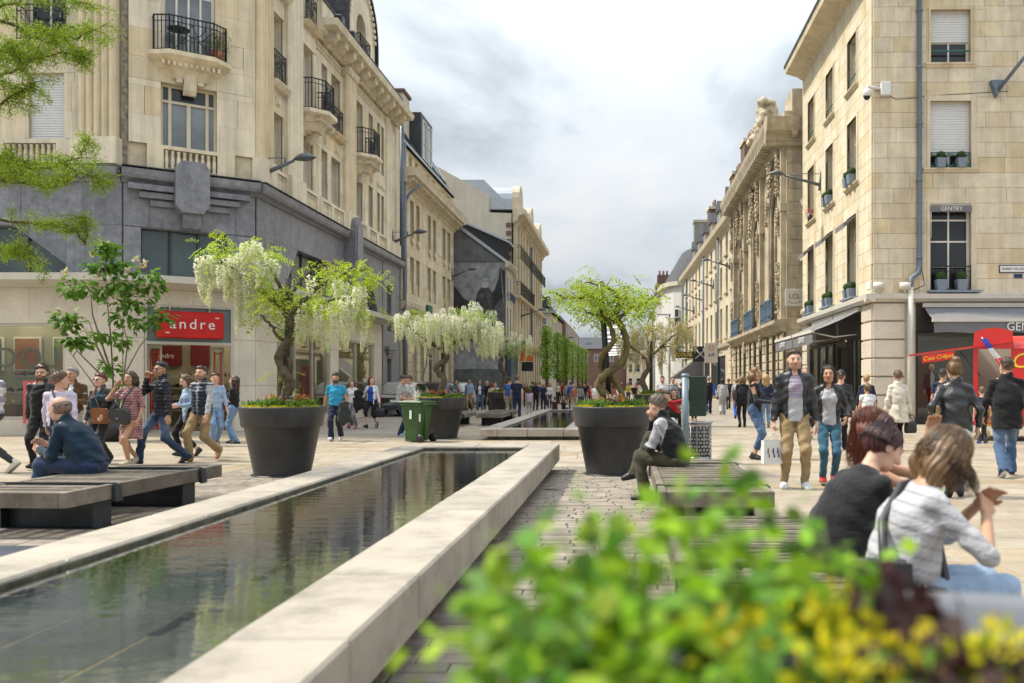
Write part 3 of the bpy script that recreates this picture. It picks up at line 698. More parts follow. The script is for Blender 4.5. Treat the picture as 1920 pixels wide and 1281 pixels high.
pieces(bl,'granite_panel',ashlar(0,12.9,4.31,6.98,1.33,1.6,holGC[:2],33),FC @ Matrix.Translation((0,-.03,0)),M_granite,.006,.035,.004,40)
pieces(bl,'granite_panel',ashlar(12.9,lenC,.0,6.98,1.3,1.4,holGC[2:],34),FC @ Matrix.Translation((0,-.06,0)),M_granite,.006,.035,.004,40)
prof=[(0,6.78),(.12,6.8),(.16,6.86),(.30,6.92),(.34,7.0),(.36,7.16),(0,7.2)]
for F_,a,b in ((FA,0,6.5),(FB,-.05,lenB+.1),(FC,-.1,7.6),(FC,8.75,lenC+.1)):
    q=MB(F_);profile(q,a,b,prof);q.build('granite_cornice',M_granite,bl)
    q=MB(F_);q.box(a,b,-.38,-.01,7.2,7.225);q.build('lead_capping',M_copper if 0 else M_darkbox,bl)
# angled corner on the left band window, its glass and mullions
q=MB(FA);q.prism([(3.6,5.62),(5.0,5.62),(5.0,4.6)],-.07,.2,'y');q.build('angled_granite_corner',M_granite,bl)
q=MB(FC);q.prism([(2.2,5.75),(3.1,5.75),(2.2,4.6)],-.07,.3,'y');q.prism([(12.1,5.75),(11.2,5.75),(12.1,4.6)],-.07,.3,'y');q.build('angled_granite_corner',M_granite,bl)
for F_,h,n in ((FA,holGA[0],3),(FB,holGB[0],3),(FC,holGC[0],4),(FC,holGC[1],4)):
    wo=MB(F_);wd=(h[2]-h[0])/n
    for i in range(n+1): wo.box(h[0]+i*wd-.03,h[0]+i*wd+.03,.16,.24,h[1],h[3])
    wo.box(h[0],h[2],.15,.23,h[1],h[1]+.06);wo=wo.build('window',M_darkbox,bl)
    for i in range(n): link('pane',plate(wd-.08,h[3]-h[1],.004,.001,M_teal),wo,F_ @ Matrix.Translation((h[0]+i*wd+.04,.21,h[1])))
for h in holGC[2:]: window(bl,FC,h,1,(.5,),.4)
# granite ornament on the canted corner: faceted block with stepped wings
uc=1.62;q=MB(FB);q.prism([(uc-.42,7.28),(uc-.28,7.46),(uc+.28,7.46),(uc+.42,7.28),(uc+.42,6.25),(uc+.26,6.05),(uc-.26,6.05),(uc-.42,6.25)],-.62,0,'y');q.build('granite_keystone',M_granite,bl)
q=MB(FB);q.prism([(-.5,6.05),(-.5,5.9),(-.38,5.66),(-.1,5.6),(0,5.6),(0,6.05)],uc-.22,uc+.22,'x');q.build('granite_corbel',M_granite,bl)
for i,(ln,z) in enumerate(((1.15,6.62),(.88,6.42),(.6,6.22))):
    for s_ in (-1,1): q=MB(FB);a,b=sorted((uc+s_*.43,uc+s_*(.43+ln*.95)));q.box(a,b,-.30+.07*i,-.07,z,z+.15);q.build('granite_step',M_granite,bl)
# rounded granite pylon on the street side
q=MB(FC);pts=[(7.7,4.4),(7.7,7.2)]+[(8.18+.48*math.cos(t),7.2+.62*math.sin(t)) for t in np.linspace(math.pi,0,9)]+[(8.66,4.4)]
q.prism(pts,-.5,0,'y');py_=q.build('granite_pylon',M_granite,bl)
q=MB(FC);pts=[(7.85,4.5),(7.85,7.1)]+[(8.18+.33*math.cos(t),7.15+.45*math.sin(t)) for t in np.linspace(math.pi,0,9)]+[(8.51,4.5)];q.prism(pts,-.56,-.5,'y');q.build('raised_panel',M_granite,py_)
q=MB(FC);q.box(13.2,14.6,-.3,0,2.9,3.05);q.box(13.35,14.45,-.24,0,2.75,2.9);q.box(13.5,14.3,-.18,0,2.6,2.75);q.build('granite_step',M_granite,bl)
# --- white canopy ledge
for F_,a,b in ((FA,0,6.55),(FB,-.1,lenB+.3),(FC,-.35,12.9)):
    q=MB(F_);profile(q,a,b,[(0,3.95),(.15,3.98),(.72,4.1),(.75,4.28),(0,4.3)]);q.build('canopy',M_white,bl)
# --- ground floor: travertine, shop windows, entrance
holT_A=[(.3,.42,4.95,3.0)];holT_B=[(.5,0,2.72,3.55)];holT_C=[(1.5,.25,6.3,3.08),(7.2,.3,11.75,3.08)]
for F_,ln,h in ((FA,6.5,holT_A),(FB,lenB,holT_B),(FC,12.9,holT_C)):
    g_=MB(F_);wall(g_,0,ln,0,4.0,h,.22,.03);g_.build('wall',M_trav,bl)
    pieces(bl,'travertine_slab',ashlar(0,ln,.0,3.95,1.32,1.9,h,41),F_,M_trav,.005,.04,.003,40)
M_alu=mat('pale_metal_frame',(.50,.47,.40),.4,.04,4,.02,metal=.2)
def shopwin(F,h,n,nm='shop_window',dep=.08,m=None,root=None):
    a,b,c,d=h;f=MB(F)
    for (x0,x1,z0,z1) in ((a,a+.07,b,d),(c-.07,c,b,d),(a+.07,c-.07,b,b+.07),(a+.07,c-.07,d-.07,d)): f.box(x0,x1,dep-.09,dep+.03,z0,z1)
    wd=(c-a)/n
    for i in range(1,n): f.box(a+i*wd-.025,a+i*wd+.025,dep-.06,dep+.02,b+.07,d-.07)
    o=f.build(nm,m or M_alu,root or bl)
    for i in range(n): link('pane',plate(wd-.05,d-b-.1,.006,.001,GL_shop),o,F @ Matrix.Translation((a+i*wd+.025,dep+.01,b+.05)))
    return o
shopwin(FA,holT_A[0],2);shopwin(FC,holT_C[0],3);shopwin(FC,holT_C[1],2)
# shop interior: one lit room behind the glass
M_room=mat('shop_wall',(.40,.37,.27),.8,.05,1,.02);M_roomf=mat('shop_floor',(.22,.19,.15),.4,.1,2,.02);M_wood=mat('shelf_wood',(.16,.07,.035),.6,.2,3,.05)
q=MB();q.quad((-25,27.6,0),(-10.9,27.6,0),(-10.9,27.6,3.8),(-25,27.6,3.8));q.quad((-19.95,23.2,0),(-19.95,27.6,0),(-19.95,27.6,3.8),(-19.95,23.2,3.8));q.quad((-13.6,36.8,0),(-13.6,27.6,0),(-13.6,27.6,3.8),(-13.6,36.8,3.8));q.quad((-13.6,36.8,0),(-10.8,36.8,0),(-10.8,36.8,3.8),(-13.6,36.8,3.8));q.build('interior_wall',M_room,bl)
q=MB();q.quad((-20,23.1,.02),(-11,25.2,.02),(-11,37,.02),(-20,37,.02));q.build('interior_floor',M_roomf,bl)
q=MB();q.quad((-20,23.1,3.6),(-11,25.2,3.6),(-11,37,3.6),(-20,37,3.6));q.build('interior_ceiling',M_room,bl)
for (x,y) in ((-18.6,24.4),(-17.4,24.6),(-16.2,24.4),(-15.4,25.6),(-17.8,26.2),(-13.2,25.2),(-12.2,25.9),(-12.8,26.6),(-11.9,28.5),(-11.9,30.5),(-11.9,33),(-11.9,35)):
    q=MB();q.lathe([(0,0),(.13,0),(.15,.04)],12,(x,y,3.55));q.build('ceiling_spot',M_shoplamp,bl)
rg=random.Random(9)
M_shoe=[mat('shoe_%s' % n_,c_,.5,.1,5,.03) for n_,c_ in (('black',(.02,.02,.02)),('tan',(.22,.10,.04)),('dark_red',(.16,.02,.02)),('grey',(.12,.12,.13)),('cream',(.5,.45,.36)))]
def shoe_mesh(m):
    b=MB();n=8;pts=[(-.12,.05,.035),(-.05,.07,.038),(.04,.045,.042),(.12,.028,.03),(.14,.012,.01)];vs=[];fs=[]
    for x,h,wd in pts:
        for k in range(n): a_=math.pi*k/(n-1);vs.append((x,wd*math.cos(a_),h*1.5*math.sin(a_)))
    for i in range(len(pts)-1):
        for k in range(n-1): fs.append((i*n+k,i*n+k+1,(i+1)*n+k+1,(i+1)*n+k))
    fs.append(tuple(range(n)));b.add(vs,fs);b.box(-.13,-.08,-.03,.03,-.03,0);return b.mesh('shoe',m)
SHOES=[shoe_mesh(m) for m in M_shoe]
sn=0
def display(x0,x1,y,zs,root_label,n):
    r_=empty('display_shelf',((x0+x1)/2,y,0),root_label,'shelf')
    for z in zs:
        b=MB();b.box(x0,x1,y-.18,y+.18,z-.03,z);b.build('shelf_board',M_wood if z > 1.9 else M_alu,r_)
    for x in (x0+.02,x1-.06): b=MB();b.box(x,x+.04,y+.14,y+.18,0,zs[-1]);b.build('upright',M_alu,r_)
    for z in zs:
        for i in range(n):
            if rg.random() < .2: continue
            link('shoe',rg.choice(SHOES),r_,Matrix.Translation((x0+.25+(x1-x0-.4)*i/n+rg.uniform(-.05,.05),y-.02,z+.03)) @ Matrix.Rotation(rg.uniform(-2.2,-.6),4,'Z'))
display(-19.4,-15.2,24.0,(.75,1.15,1.6),'shoe display shelves behind the large left shop window',12)
q=MB();q.box(-19.85,-15.0,25.1,25.2,.4,3.5);q.build('display_back_panel',M_room,bl)
for k,(x,w_p,nm,c_p) in enumerate(((-19.2,1.0,'teal',(.05,.16,.17)),(-17.9,.8,'brown',(.24,.07,.03)),(-16.75,.75,'green',(.10,.22,.16)),(-15.9,.65,'dark',(.03,.05,.06)))):
    q=MB();q.box(x,x+w_p,25.02,25.09,1.75,2.75);fp_=q.build('framed_picture',M_letw,bl);q=MB();q.box(x+.05,x+w_p-.05,25.0,25.018,1.8,2.7);q.build('picture_print',mat('print_'+nm,c_p,.5,.6,3.5,0,col2=(.45,.20,.08)),fp_)
for k in range(7):
    x=-19.3+.62*k;q=MB();q.bbox(x-.17,x+.17,23.35,23.65,.43,.62+.18*(k % 3),.01);q.build('display_plinth',M_letw if k % 2 else M_wood,bl);link('shoe',SHOES[k % 5],bl,Matrix.Translation((x,23.5,.66+.18*(k % 3))) @ Matrix.Rotation(-1.2+.5*(k % 3),4,'Z'))
display(-13.4,-11.2,28.9,(.7,1.1,1.5),'shoe shelves behind the first street-side shop window',8);display(-13.4,-11.2,33.4,(.7,1.1,1.5),'shoe shelves behind the second street-side shop window',8)
display(-15.6,-11.6,27.2,(.55,.9,1.25,1.6),'shoe shelves inside behind the red shop doors',14)
q=MB();q.box(-16.9,-15.9,27.5,27.58,1.9,2.9);q.box(-18.6,-17.6,27.5,27.58,1.9,2.9);po_=q.build('wall_picture',mat('picture_teal',(.05,.12,.13),.5,.6,2.5,0,col2=(.3,.1,.04)),bl)
FI=frame((-15.2,27.5,0),(1,0));q=MB(FI);q.box(0,.95,-.05,0,1.95,2.6);q.box(1.25,1.85,-.05,0,1.95,2.7);q.build('interior_sign',mat('dark_red_board',(.16,.012,.016),.4,.05,3,0),bl)
text('andre',.22,M_letw,bl,FI,.48,2.27,.06)
# window posters: large faint letters, pink-red stand
pk=mat('poster_red',(.62,.10,.10),.5,.05,2,0);pkw=mat('poster_pale',(.70,.50,.46),.5,.05,2,0)
def poster(F,u0,u1,v0,v1,label,y=.03):
    r_=empty('poster_stand',F @ Vector(((u0+u1)/2,y,0)),label,'poster')
    b=MB(F);b.box(u0,u1,y,y+.03,v0,v1);b.build('board',pk,r_);c_=((u0+u1)/2+.05,v0+(v1-v0)*.62)
    for k in range(5):
        rr_=.12+.055*k;b=MB(F);n=20;vs=[];
        for i in range(n+1):
            t=math.pi*.5+math.pi*i/n;vs+=[(c_[0]+rr_*math.cos(t),y-.004,c_[1]+rr_*math.sin(t)),(c_[0]+(rr_+.022)*math.cos(t),y-.004,c_[1]+(rr_+.022)*math.sin(t))]
        b.add(vs,[(2*i,2*i+1,2*i+3,2*i+2) for i in range(n)]);b.build('printed_arc',pkw,r_)
    for s_ in (u0+.05,u1-.09): b=MB(F);b.box(s_,s_+.04,y,y+.04,0.0,v0);b.build('foot',M_alu,r_)
    return r_
poster(FA,4.05,4.8,.32,1.45,'pink-red poster board with pale rings at the left shop window',-.35)
poster(FC,4.4,5.2,.6,2.0,'pink-red poster board inside the street-side shop window',.3)
tx=mat('faint_window_letters',(.35,.34,.22),.6,.05,2,0);lo=text('LOOK',.8,tx,bl,FA,3.5,2.05,-.14,spacing=1.1);lo.matrix_basis=lo.matrix_basis @ Matrix.Diagonal((-1,1,1,1))
# entrance: transom panel with red sign, opened doors with red handles, pale frame
e0,e1=.5,2.72;fm=MB(FB)
for (x0,x1,z0,z1) in ((e0,e0+.06,0,3.55),(e1-.06,e1,0,3.55),(e0+.06,e1-.06,3.49,3.55),(e0+.06,e1-.06,2.46,2.54)): fm.box(x0,x1,-.07,.1,z0,z1)
en=fm.build('entrance_frame',M_alu,bl)
q=MB(FB);q.box(e0+.06,e1-.06,.02,.05,2.54,3.49);q.build('transom_panel',mat('grey_green_glass',(.14,.19,.18),.15,.08,1,0,spec=.7),bl)
sg=empty('shop_sign',FB @ Vector((1.62,-.2,2.6)),'glossy red shop sign with white lower-case lettering over the entrance','sign')
q=MB(FB);q.bbox(.78,2.46,-.22,-.05,2.63,3.38,.035);q.build('sign_board',mat('glossy_red_sign',(.66,.014,.008),.18,.25,1.2,0,coat=.12,spec=.35,col2=(.36,.006,.004)),sg)
text('andre',.40,M_letw,sg,FB,1.66,3.02,.225,spacing=1.28)
for (x,z) in ((1.04,2.78),(2.28,3.22)): q=MB(FB);q.box(x-.05,x+.05,-.232,-.22,z-.014,z+.014);q.build('accent_bar',M_letw,sg)
for x in (1.1,2.1): q=MB(FB);q.box(x-.015,x+.015,-.14,-.1,3.38,3.6);q.build('hanger',M_alu,sg)
for (a,b,h_) in ((.6,.95,0),(2.25,2.6,1)):
    dr=MB(FB);y=.25+.4*h_;dr.box(a,a+.05,y,y+.05,.02,2.44);dr.box(b-.05,b,y,y+.05,.02,2.44);dr.box(a+.05,b-.05,y,y+.05,.02,.1);dr.box(a+.05,b-.05,y,y+.05,2.36,2.44)
    dr=dr.build('glass_door',M_alu,bl);link('pane',plate(b-a-.1,2.26,.006,.001,GL_shop),dr,FB @ Matrix.Translation((a+.05,y+.03,.1)))
    hd=MB(FB)
    for x in (a+.08,b-.1): hd.tube([(x,y-.06,.1),(x,y-.06,2.3)],.02,6)
    for z in (.15,.8,1.6,2.25): hd.tube([(a+.08,y-.06,z),(b-.1,y-.06,z)],.016,6)
    hd.build('red_handle',M_red,dr)
q=MB(FB);q.box(e0+.06,e1-.06,-.15,.3,.0,.03);q.build('threshold',M_alu,bl)
q=MB(FA);q.box(.2,5.05,-.12,.0,.0,.4);q.build('window_plinth',M_trav,bl)
# terrace things on the balcony
pp=empty('potted_bush',FB @ Vector((2.25,-.3,10.42)),'small olive bush on the left corner balcony','plant')
q=MB();c_=FB @ Vector((2.25,-.3,10.42));q.lathe([(0,0),(.13,0),(.17,.3),(.15,.3),(0,.27)],12,tuple(c_));q.build('pot',mat('terracotta',(.32,.12,.06),.8,.1,5,.1),pp)
BUSH_AT=(tuple(c_+Vector((0,0,.3))),pp)
ct=FB @ Vector((1.3,-.25,10.42));ctab=empty('cafe_table',ct,'small dark round table behind the left balcony railing','table')
q=MB();q.lathe([(.0,.70),(.28,.70),(.28,.73),(0,.73)],16,tuple(ct));q.build('table_top',M_iron,ctab);q=MB();q.tube([tuple(ct),tuple(ct+Vector((0,0,.7)))],.025,6);q.lathe([(0,0),(.2,0),(.2,.02),(0,.03)],12,tuple(ct));q.build('pedestal',M_iron,ctab)
street_lamp(FC,.35,7.75,'grey wall lamp reaching out above the granite corner',2.3)
street_lamp(FC,14.6,8.1,'grey wall lamp at the far end of the granite building',2.3)

# ================================================================== LEFT: YELLOW STONE BUILDING WITH DENTIL CORNICE
F2=frame((-10.75,41.0,0),(0,1));ln2=12.6
b2=empty('dentil_building',(-13,47,0),'yellow stone building with dentilled cornice and slate mansard, left of the mural wall','building')
cols2=[(.25,1.1),(1.7,2.45),(2.95,3.7),(5.5,6.3),(6.8,7.6),(9.3,10.2),(10.7,11.6)]
hol2=[(a,v0,b,v1) for (a,b) in cols2 for (v0,v1) in ((5.9,7.75),(8.75,10.6),(11.95,12.85))]
hol2g=[(.2,0,1.3,3.6),(2.2,.9,3.1,3.6),(3.8,.9,4.7,3.6),(5.8,0,8.4,3.8),(9.3,.9,10.2,3.6),(10.9,.9,11.8,3.6)]
q=MB(F2);wall(q,0,ln2,5.0,13.05,hol2,.35,.03);wall(q,0,ln2,0,5.0,hol2g,.4,.03);q.build('wall',M_lime,b2)
q=MB();q.box(-20,-11.2,41,53.6,0,13);q.build('core',M_limeB,b2)
pieces(b2,'stone_block',ashlar(0,ln2,5.45,11.0,.55,1.1,hol2,51),F2,M_lime,.006,.05,.003,120);
pieces(b2,'stone_block',ashlar(0,ln2,0,4.9,.5,.7,hol2g,52),F2,M_limeB,.02,.06,.012,120)
for h in hol2: window(b2,F2,h,1,(.7,),.33,panes=False)
for h in hol2g: window(b2,F2,h,2 if h[2]-h[0] > 1 else 1,(.75,),.38,panes=False)
for (a,b) in cols2:
    for k in (0,):
        q=MB(F2);q.prism([((a+b)/2+.42*math.cos(t),8.7+.32*math.sin(t)) for t in np.linspace(math.pi,2*math.pi,7)],-.16,.02,'y');q.build('sill_corbel',M_lime,b2)
    q=MB(F2);q.box(a+.02,b-.02,.05,.2,5.9,6.5);q.build('apron_panel',M_limeB,b2)
q=MB(F2);profile(q,0,ln2,[(0,4.95),(.12,5.0),(.2,5.2),(.2,5.38),(0,5.42)]);q.build('string_course',M_limeB,b2)
q=MB(F2);profile(q,-.1,ln2+.3,[(0,10.9),(.1,10.95),(.15,11.05),(.35,11.12),(.35,11.35),(.75,11.4),(.8,11.55),(.9,11.75),(0,11.8)]);q.build('cornice',M_lime,b2)
dentils(b2,F2,0,ln2+.2,11.1,11.37,.12,.62,.42,.22,M_lime,limit=80)
q=MB(F2);profile(q,0,ln2,[(-.05,13.05),(.12,13.05),(.14,13.2),(0,13.25),(-1.7,16.0),(-1.9,13.05)]);q.build('roof',M_slate,b2)
q=MB(F2);q.box(0,ln2,-.17,.0,13.05,13.16);q.build('zinc_gutter',M_zinc,b2)
for (u,wd) in ((4.6,2.7),):
    q=MB(F2);q.box(u,u+wd,.1,2.0,13.25,15.9);dq=q.build('box_dormer',M_darkbox,b2)
    for i in range(2):
        h=(u+.25+i*1.2,13.5,u+1.2+i*1.2,15.6);window(b2,F2,h,1,(.42,),.1,panes=False,mp=M_panel)
for u in (1.2,2.6,9.4,11.2): q=MB(F2 @ Matrix.Translation((u,.55,14.1)) @ Matrix.Rotation(R(-31),4,'X'));q.box(-.45,.45,-.12,0,-.5,.7);q.build('skylight',M_panel,b2)
ch=MB(F2);ch.box(3.2,4.5,.7,.8,13.2,16.5);ch.box(3.2,4.5,1.5,1.6,13.2,16.5);ch.box(3.2,3.6,.8,1.5,13.2,16.5);ch.box(4.1,4.5,.8,1.5,13.2,16.5);ch=ch.build('chimney',M_cream,b2);q=MB(F2);q.box(3.1,4.6,.6,1.7,16.5,16.65);q.build('chimney_cap',M_brick,ch)
q=MB(F2);q.tube([(.12,-.18,13.0),(.12,-.18,0)],.08,8);q.tube([(-.25,-.15,14),(-.25,-.15,6.9)],.1,8);q.tube([(.6,-.8,11.1),(.5,-.3,10.6),(.45,-.12,10.2),(.45,-.12,5.4)],.07,8);q.build('downpipe',M_pipe,b2)
q=MB(F2);q.box(2.0,2.9,-.9,-.75,4.35,5.35);gs=q.build('shop_sign',mat('bank_green',(.02,.13,.08),.5,.05,3,0));tag(gs,'dark green square sign projecting from the yellow stone building','sign');
street_lamp(F2,12.0,8.2,'grey wall lamp beside the top of the mural wall',2.3)

# ================================================================== LEFT: MURAL HOUSE
b3=empty('mural_house',(-9.2,56,0),'narrow house whose dark gable wall carries a grey mural of a soldier','building')
FM=frame((-10.9,54.0,0),(1,0));wm=3.4
M_mw=mat('dark_mural_wall',(.17,.18,.195),.75,.25,1.0,.1,30,streak=.25)
mg=lambda nm,v: mat('mural_grey_%s' % nm,(v*1.95,v*2.05,v*2.2),.8,.25,2.2,.05,30)
q=MB(FM);q.prism([(0,0),(wm,0),(wm,9.0),(0,11.55)],0,3.6,'y');q.build('wall',M_mw,b3)
q=MB(FM);q.prism([(-.0,11.55),(wm+.2,8.9),(wm+.2,9.12),(0,11.8)],-.12,3.6,'y');q.build('roof',M_zinc,b3)
q=MB(FM);q.prism([(0.2,11.5),(wm,9.1),(wm,10.55),(.35,11.95)],1.6,1.7,'y');q.build('roof_screen',M_blk,b3)
q=MB(FM);q.prism([(0.2,11.95),(wm+.1,10.5),(wm+.1,10.62),(.2,12.1)],1.4,3.6,'y');q.build('upper_roof',M_zinc,b3)
# painted picture: sky, trench banks, soldier with helmet, tunic, folded hands
def paint(poly,v,nm,y): q=MB(FM);q.prism(poly,-y,-y+.003,'y');return q.build('mural_paint',mg(nm,v),mural)
q=MB(FM);q.box(.03,wm-.03,-.02,-.006,2.3,9.05);mural=q.build('mural',mg('sky',.15),b3)
q=MB(FM);q.box(.0,wm,-.03,-.0,9.06,9.14);q.build('mural_top_band',mg('band',.06),b3)
paint([(.05,4.2),(.05,7.7),(.45,7.2),(.8,6.75),(1.2,6.55),(1.7,6.6),(1.9,6.0),(1.8,4.2)],.022,'bank',.024)
paint([(3.37,4.2),(3.37,8.5),(3.05,8.75),(2.95,8.0),(2.7,7.3),(2.3,6.9),(2.2,5.8),(2.4,4.2)],.016,'tarp',.024)
paint([(3.35,4.2),(3.35,6.9),(3.0,6.6),(2.75,6.3),(2.55,5.6),(2.5,4.2)],.06,'earth',.027)
paint([(.05,4.2),(.05,5.9),(.5,5.4),(1.1,5.2),(1.5,4.6),(1.6,4.2)],.05,'earth2',.027)
paint([(3.08,8.8),(3.14,8.8),(3.34,6.4),(3.26,6.4)],.10,'post',.028)
paint([(1.56,5.6),(1.50,6.5),(1.62,7.15),(1.85,7.42),(2.0,7.5),(2.22,7.5),(2.42,7.4),(2.58,7.1),(2.62,6.4),(2.52,5.7),(2.4,5.5),(2.4,4.3),(1.7,4.3),(1.7,5.5)],.030,'tunic',.031)
paint([(1.98,7.45),(1.92,7.75),(1.95,8.0),(2.05,8.1),(2.2,8.1),(2.3,8.0),(2.32,7.75),(2.26,7.45)],.24,'face',.034)
paint([(1.82,8.02),(1.86,8.16),(2.0,8.36),(2.14,8.4),(2.28,8.34),(2.4,8.16),(2.46,8.02),(2.3,8.06),(2.12,8.08),(1.98,8.06)],.12,'helmet',.037)
paint([(1.97,7.84),(2.06,7.82),(2.06,7.88),(1.97,7.90)],.03,'eye',.037);paint([(2.17,7.82),(2.27,7.84),(2.27,7.9),(2.17,7.88)],.03,'eye',.037)
paint([(2.04,7.62),(2.21,7.62),(2.18,7.66),(2.07,7.66)],.05,'mouth',.037)
for (x,z) in ((1.78,7.0),(2.2,7.0)): paint([(x,z-.14),(x+.26,z-.14),(x+.26,z+.1),(x,z+.1)],.05,'pocket',.035)
paint([(1.56,6.3),(1.72,6.4),(1.78,6.2),(1.6,6.1)],.2,'armband',.035)
paint([(1.62,6.1),(1.85,6.05),(2.1,5.75),(2.05,5.55),(1.75,5.7)],.06,'sleeve',.034);paint([(2.55,6.2),(2.35,6.0),(2.15,5.7),(2.3,5.55),(2.55,5.8)],.06,'sleeve',.034)
paint([(1.95,5.75),(2.12,5.78),(2.28,5.62),(2.2,5.42),(2.05,5.42)],.2,'hand',.038);paint([(2.3,5.65),(2.4,6.0),(2.5,5.95),(2.42,5.6)],.18,'hand',.036)
paint([(2.12,7.3),(2.2,7.3),(2.5,6.2),(2.42,6.15)],.055,'strap',.036)
q=MB(FM);q.box(.0,wm,-.05,0,0,2.25);hb=q.build('hoarding',mat('hoarding_grey',(.13,.145,.155),.7,.2,1.5,.05,streak=.3),b3)
F3=frame((-7.5,54.0,0),(0,1));h3=[(.6,4.4,1.2,6.3),(2.0,4.4,2.6,6.3),(.6,6.9,1.2,8.3),(2.0,6.9,2.6,8.3),(.4,0,2.9,3.0)]
q=MB(F3);wall(q,0,3.5,0,9.0,h3,.2,-.02);q.build('wall',M_cream,b3)
for h in h3: window(b3,F3,h,1,(.6,),.18,panes=False,mp=M_panel)
q=MB(F3);profile(q,-.2,3.5,[(0,8.7),(.2,8.75),(.35,8.95),(.35,9.05),(0,9.1)]);q.build('cornice',M_cream,b3)
railing(b3,F3,.5,2.7,6.7,7.2,.25,mat('blue_railing',(.05,.09,.16),.5,.1,5,0),.12,scroll=False)
q=MB(F3);q.box(.1,3.4,-.35,0,.0,3.3);q.build('blue_shopfront',mat('blue_shopfront',(.03,.06,.10),.5,.1,2,.02),b3)

# ================================================================== LEFT: TALL FACADE WITH DOMED DORMERS AND BLIND GABLE
b4=empty('domed_dormer_building',(-10,66,0),'tall stone building with blind cream gable and zinc domed dormers, behind the mural house','building')
F4=frame((-7.5,57.6,0),(0,1));ln4=18.4;FG=frame((-18,57.6,0),(1,0))
q=MB(FG);q.prism([(0,0),(10.4,0),(10.4,12.9),(8.9,12.95),(8.9,14.1),(4.4,16.6),(0,14.5)],.0,12,'y');q.build('gable_wall',M_cream,b4)
hol4=[(1.0+1.75*i,v0,1.85+1.75*i,v1) for i in range(10) for (v0,v1) in ((4.9,7.0),(7.5,9.6),(10.0,11.9))]
q=MB(F4);wall(q,0,ln4,4.3,12.6,hol4,.3,-.03);q.build('wall',M_limeB,b4)
for h in hol4: window(b4,F4,h,1,(.7,),.28,panes=False)
for i in range(11):
    q=MB(F4);q.box(.35+1.75*i-.15,.35+1.75*i+.4,-.22,-.02,4.3,12.6);q.build('pilaster',M_limeB,b4)
    q=MB(F4);q.box(.2+1.75*i-.1,.2+1.75*i+.5,-.12,.3,0,4.0);q.build('pier',M_limeB,b4)
q=MB(F4);q.box(0,ln4,.3,.4,0,4.2);q.build('shopfront_glass',M_pane,b4)
q=MB(F4);profile(q,-.1,ln4,[(0,3.9),(.3,4.0),(.45,4.3),(.5,4.5),(0,4.5)]);profile(q,-.1,ln4,[(0,7.15),(.45,7.25),(.5,7.4),(0,7.42)]);q.build('string_course',M_limeB,b4)
q=MB(F4);profile(q,-.2,ln4+.2,[(0,12.2),(.3,12.4),(.4,12.7),(.8,12.85),(.85,13.15),(0,13.2)]);q.build('cornice',M_limeB,b4)
dentils(b4,F4,0,ln4,12.35,12.8,.1,.55,.9,.3,M_limeB,'bracket')
railing(b4,F4,.3,ln4-.3,9.85,10.8,.5,step=.3,scroll=False);railing(b4,F4,.3,9,7.4,8.35,.5,step=.25,scroll=False)
for u in (2.2,9.5,16.0):
    q=MB(F4);pts=[(u-1.1,13.2)]+[(u+1.1*math.cos(t),14.2+1.0*math.sin(t)) for t in np.linspace(math.pi,0,9)]+[(u+1.1,13.2)];q.prism(pts,-.3,.2,'y');dq=q.build('dormer_front',M_limeB,b4)
    q=MB(F4);pts=[(u-1.0,13.2)]+[(u+1.0*math.cos(t),14.15+.95*math.sin(t)) for t in np.linspace(math.pi,0,9)]+[(u+1.0,13.2)];q.prism(pts,.2,4,'y');q.build('zinc_dome',M_zinc,dq)
q=MB(F4);q.prism([(0,13.2),(2.0,15.2),(6,15.2),(6,13.2)],.2,ln4,'x');q.build('roof',M_zinc,b4)
q=MB(F4);q.tube([(9.0,-.3,12),(9.0,-.3,4)],.09,6);q.build('downpipe',M_pipe,b4)
for i in range(6): q=MB();z=9.2+i*.55;q.box(-7.95,-7.62,57.5,57.62,z,z+.28);q.build('brick_toothing',M_brick,b4)
osn=MB(F4);osn.bbox(1.2,1.35,-1.2,-.35,2.95,3.85,.02);osn.box(1.25,1.3,-.35,0,3.4,3.5);oo=osn.build('shop_sign',mat('orange_sign',(.70,.10,.015),.5,.05,3,0));tag(oo,'square orange sign with a thin curved line projecting over the street','sign')
FO=frame((-9.7,58.72,0),(1,0));q=MB();q.tube([(-7.15+.85*t,58.78,3.3+.12*math.sin(t*5)+.15*t) for t in np.linspace(0,1,9)],.02,5);q.build('sign_line',M_letd,oo)
osn=MB(F4);osn.bbox(1.5,1.65,-1.2,-.4,2.25,2.9,.02);oo=osn.build('shop_sign',M_blk);tag(oo,'black square sign hanging under the orange one','sign')
street_lamp(F4,3.6,6.4,'grey wall lamp on the building with domed dormers',3.0)

# ================================================================== LEFT FAR: slate-roof corner house, red-brick house
b5=empty('slate_roof_house',(-9.5,86,0),'cream corner house with hipped slate roof at the far left end','building')
q=MB();q.box(-13,-6.85,80,94,3.2,8.0);q.box(-13,-7.3,80.5,94,0,3.2);q.build('wall',M_cream,b5)
q=MB();q.add([(-13.2,79.7,8),(-6.5,79.7,8),(-6.5,94,8),(-13.2,94,8),(-12,83,10.8),(-8.6,83,10.8),(-8.6,92,10.8),(-12,92,10.8)],[(0,1,5,4),(1,2,6,5),(2,3,7,6),(3,0,4,7),(4,5,6,7)]);q.build('roof',M_slate,b5)
q=MB();q.box(-7.9,-7.0,80.2,82,8.6,9.6);dq=q.build('dormer',M_slate,b5)
F5=frame((-13,80,0),(1,0))
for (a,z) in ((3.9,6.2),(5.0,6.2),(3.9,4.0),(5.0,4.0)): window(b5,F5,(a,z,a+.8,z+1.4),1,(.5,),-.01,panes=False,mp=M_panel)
F5b=frame((-6.85,80,0),(0,1))
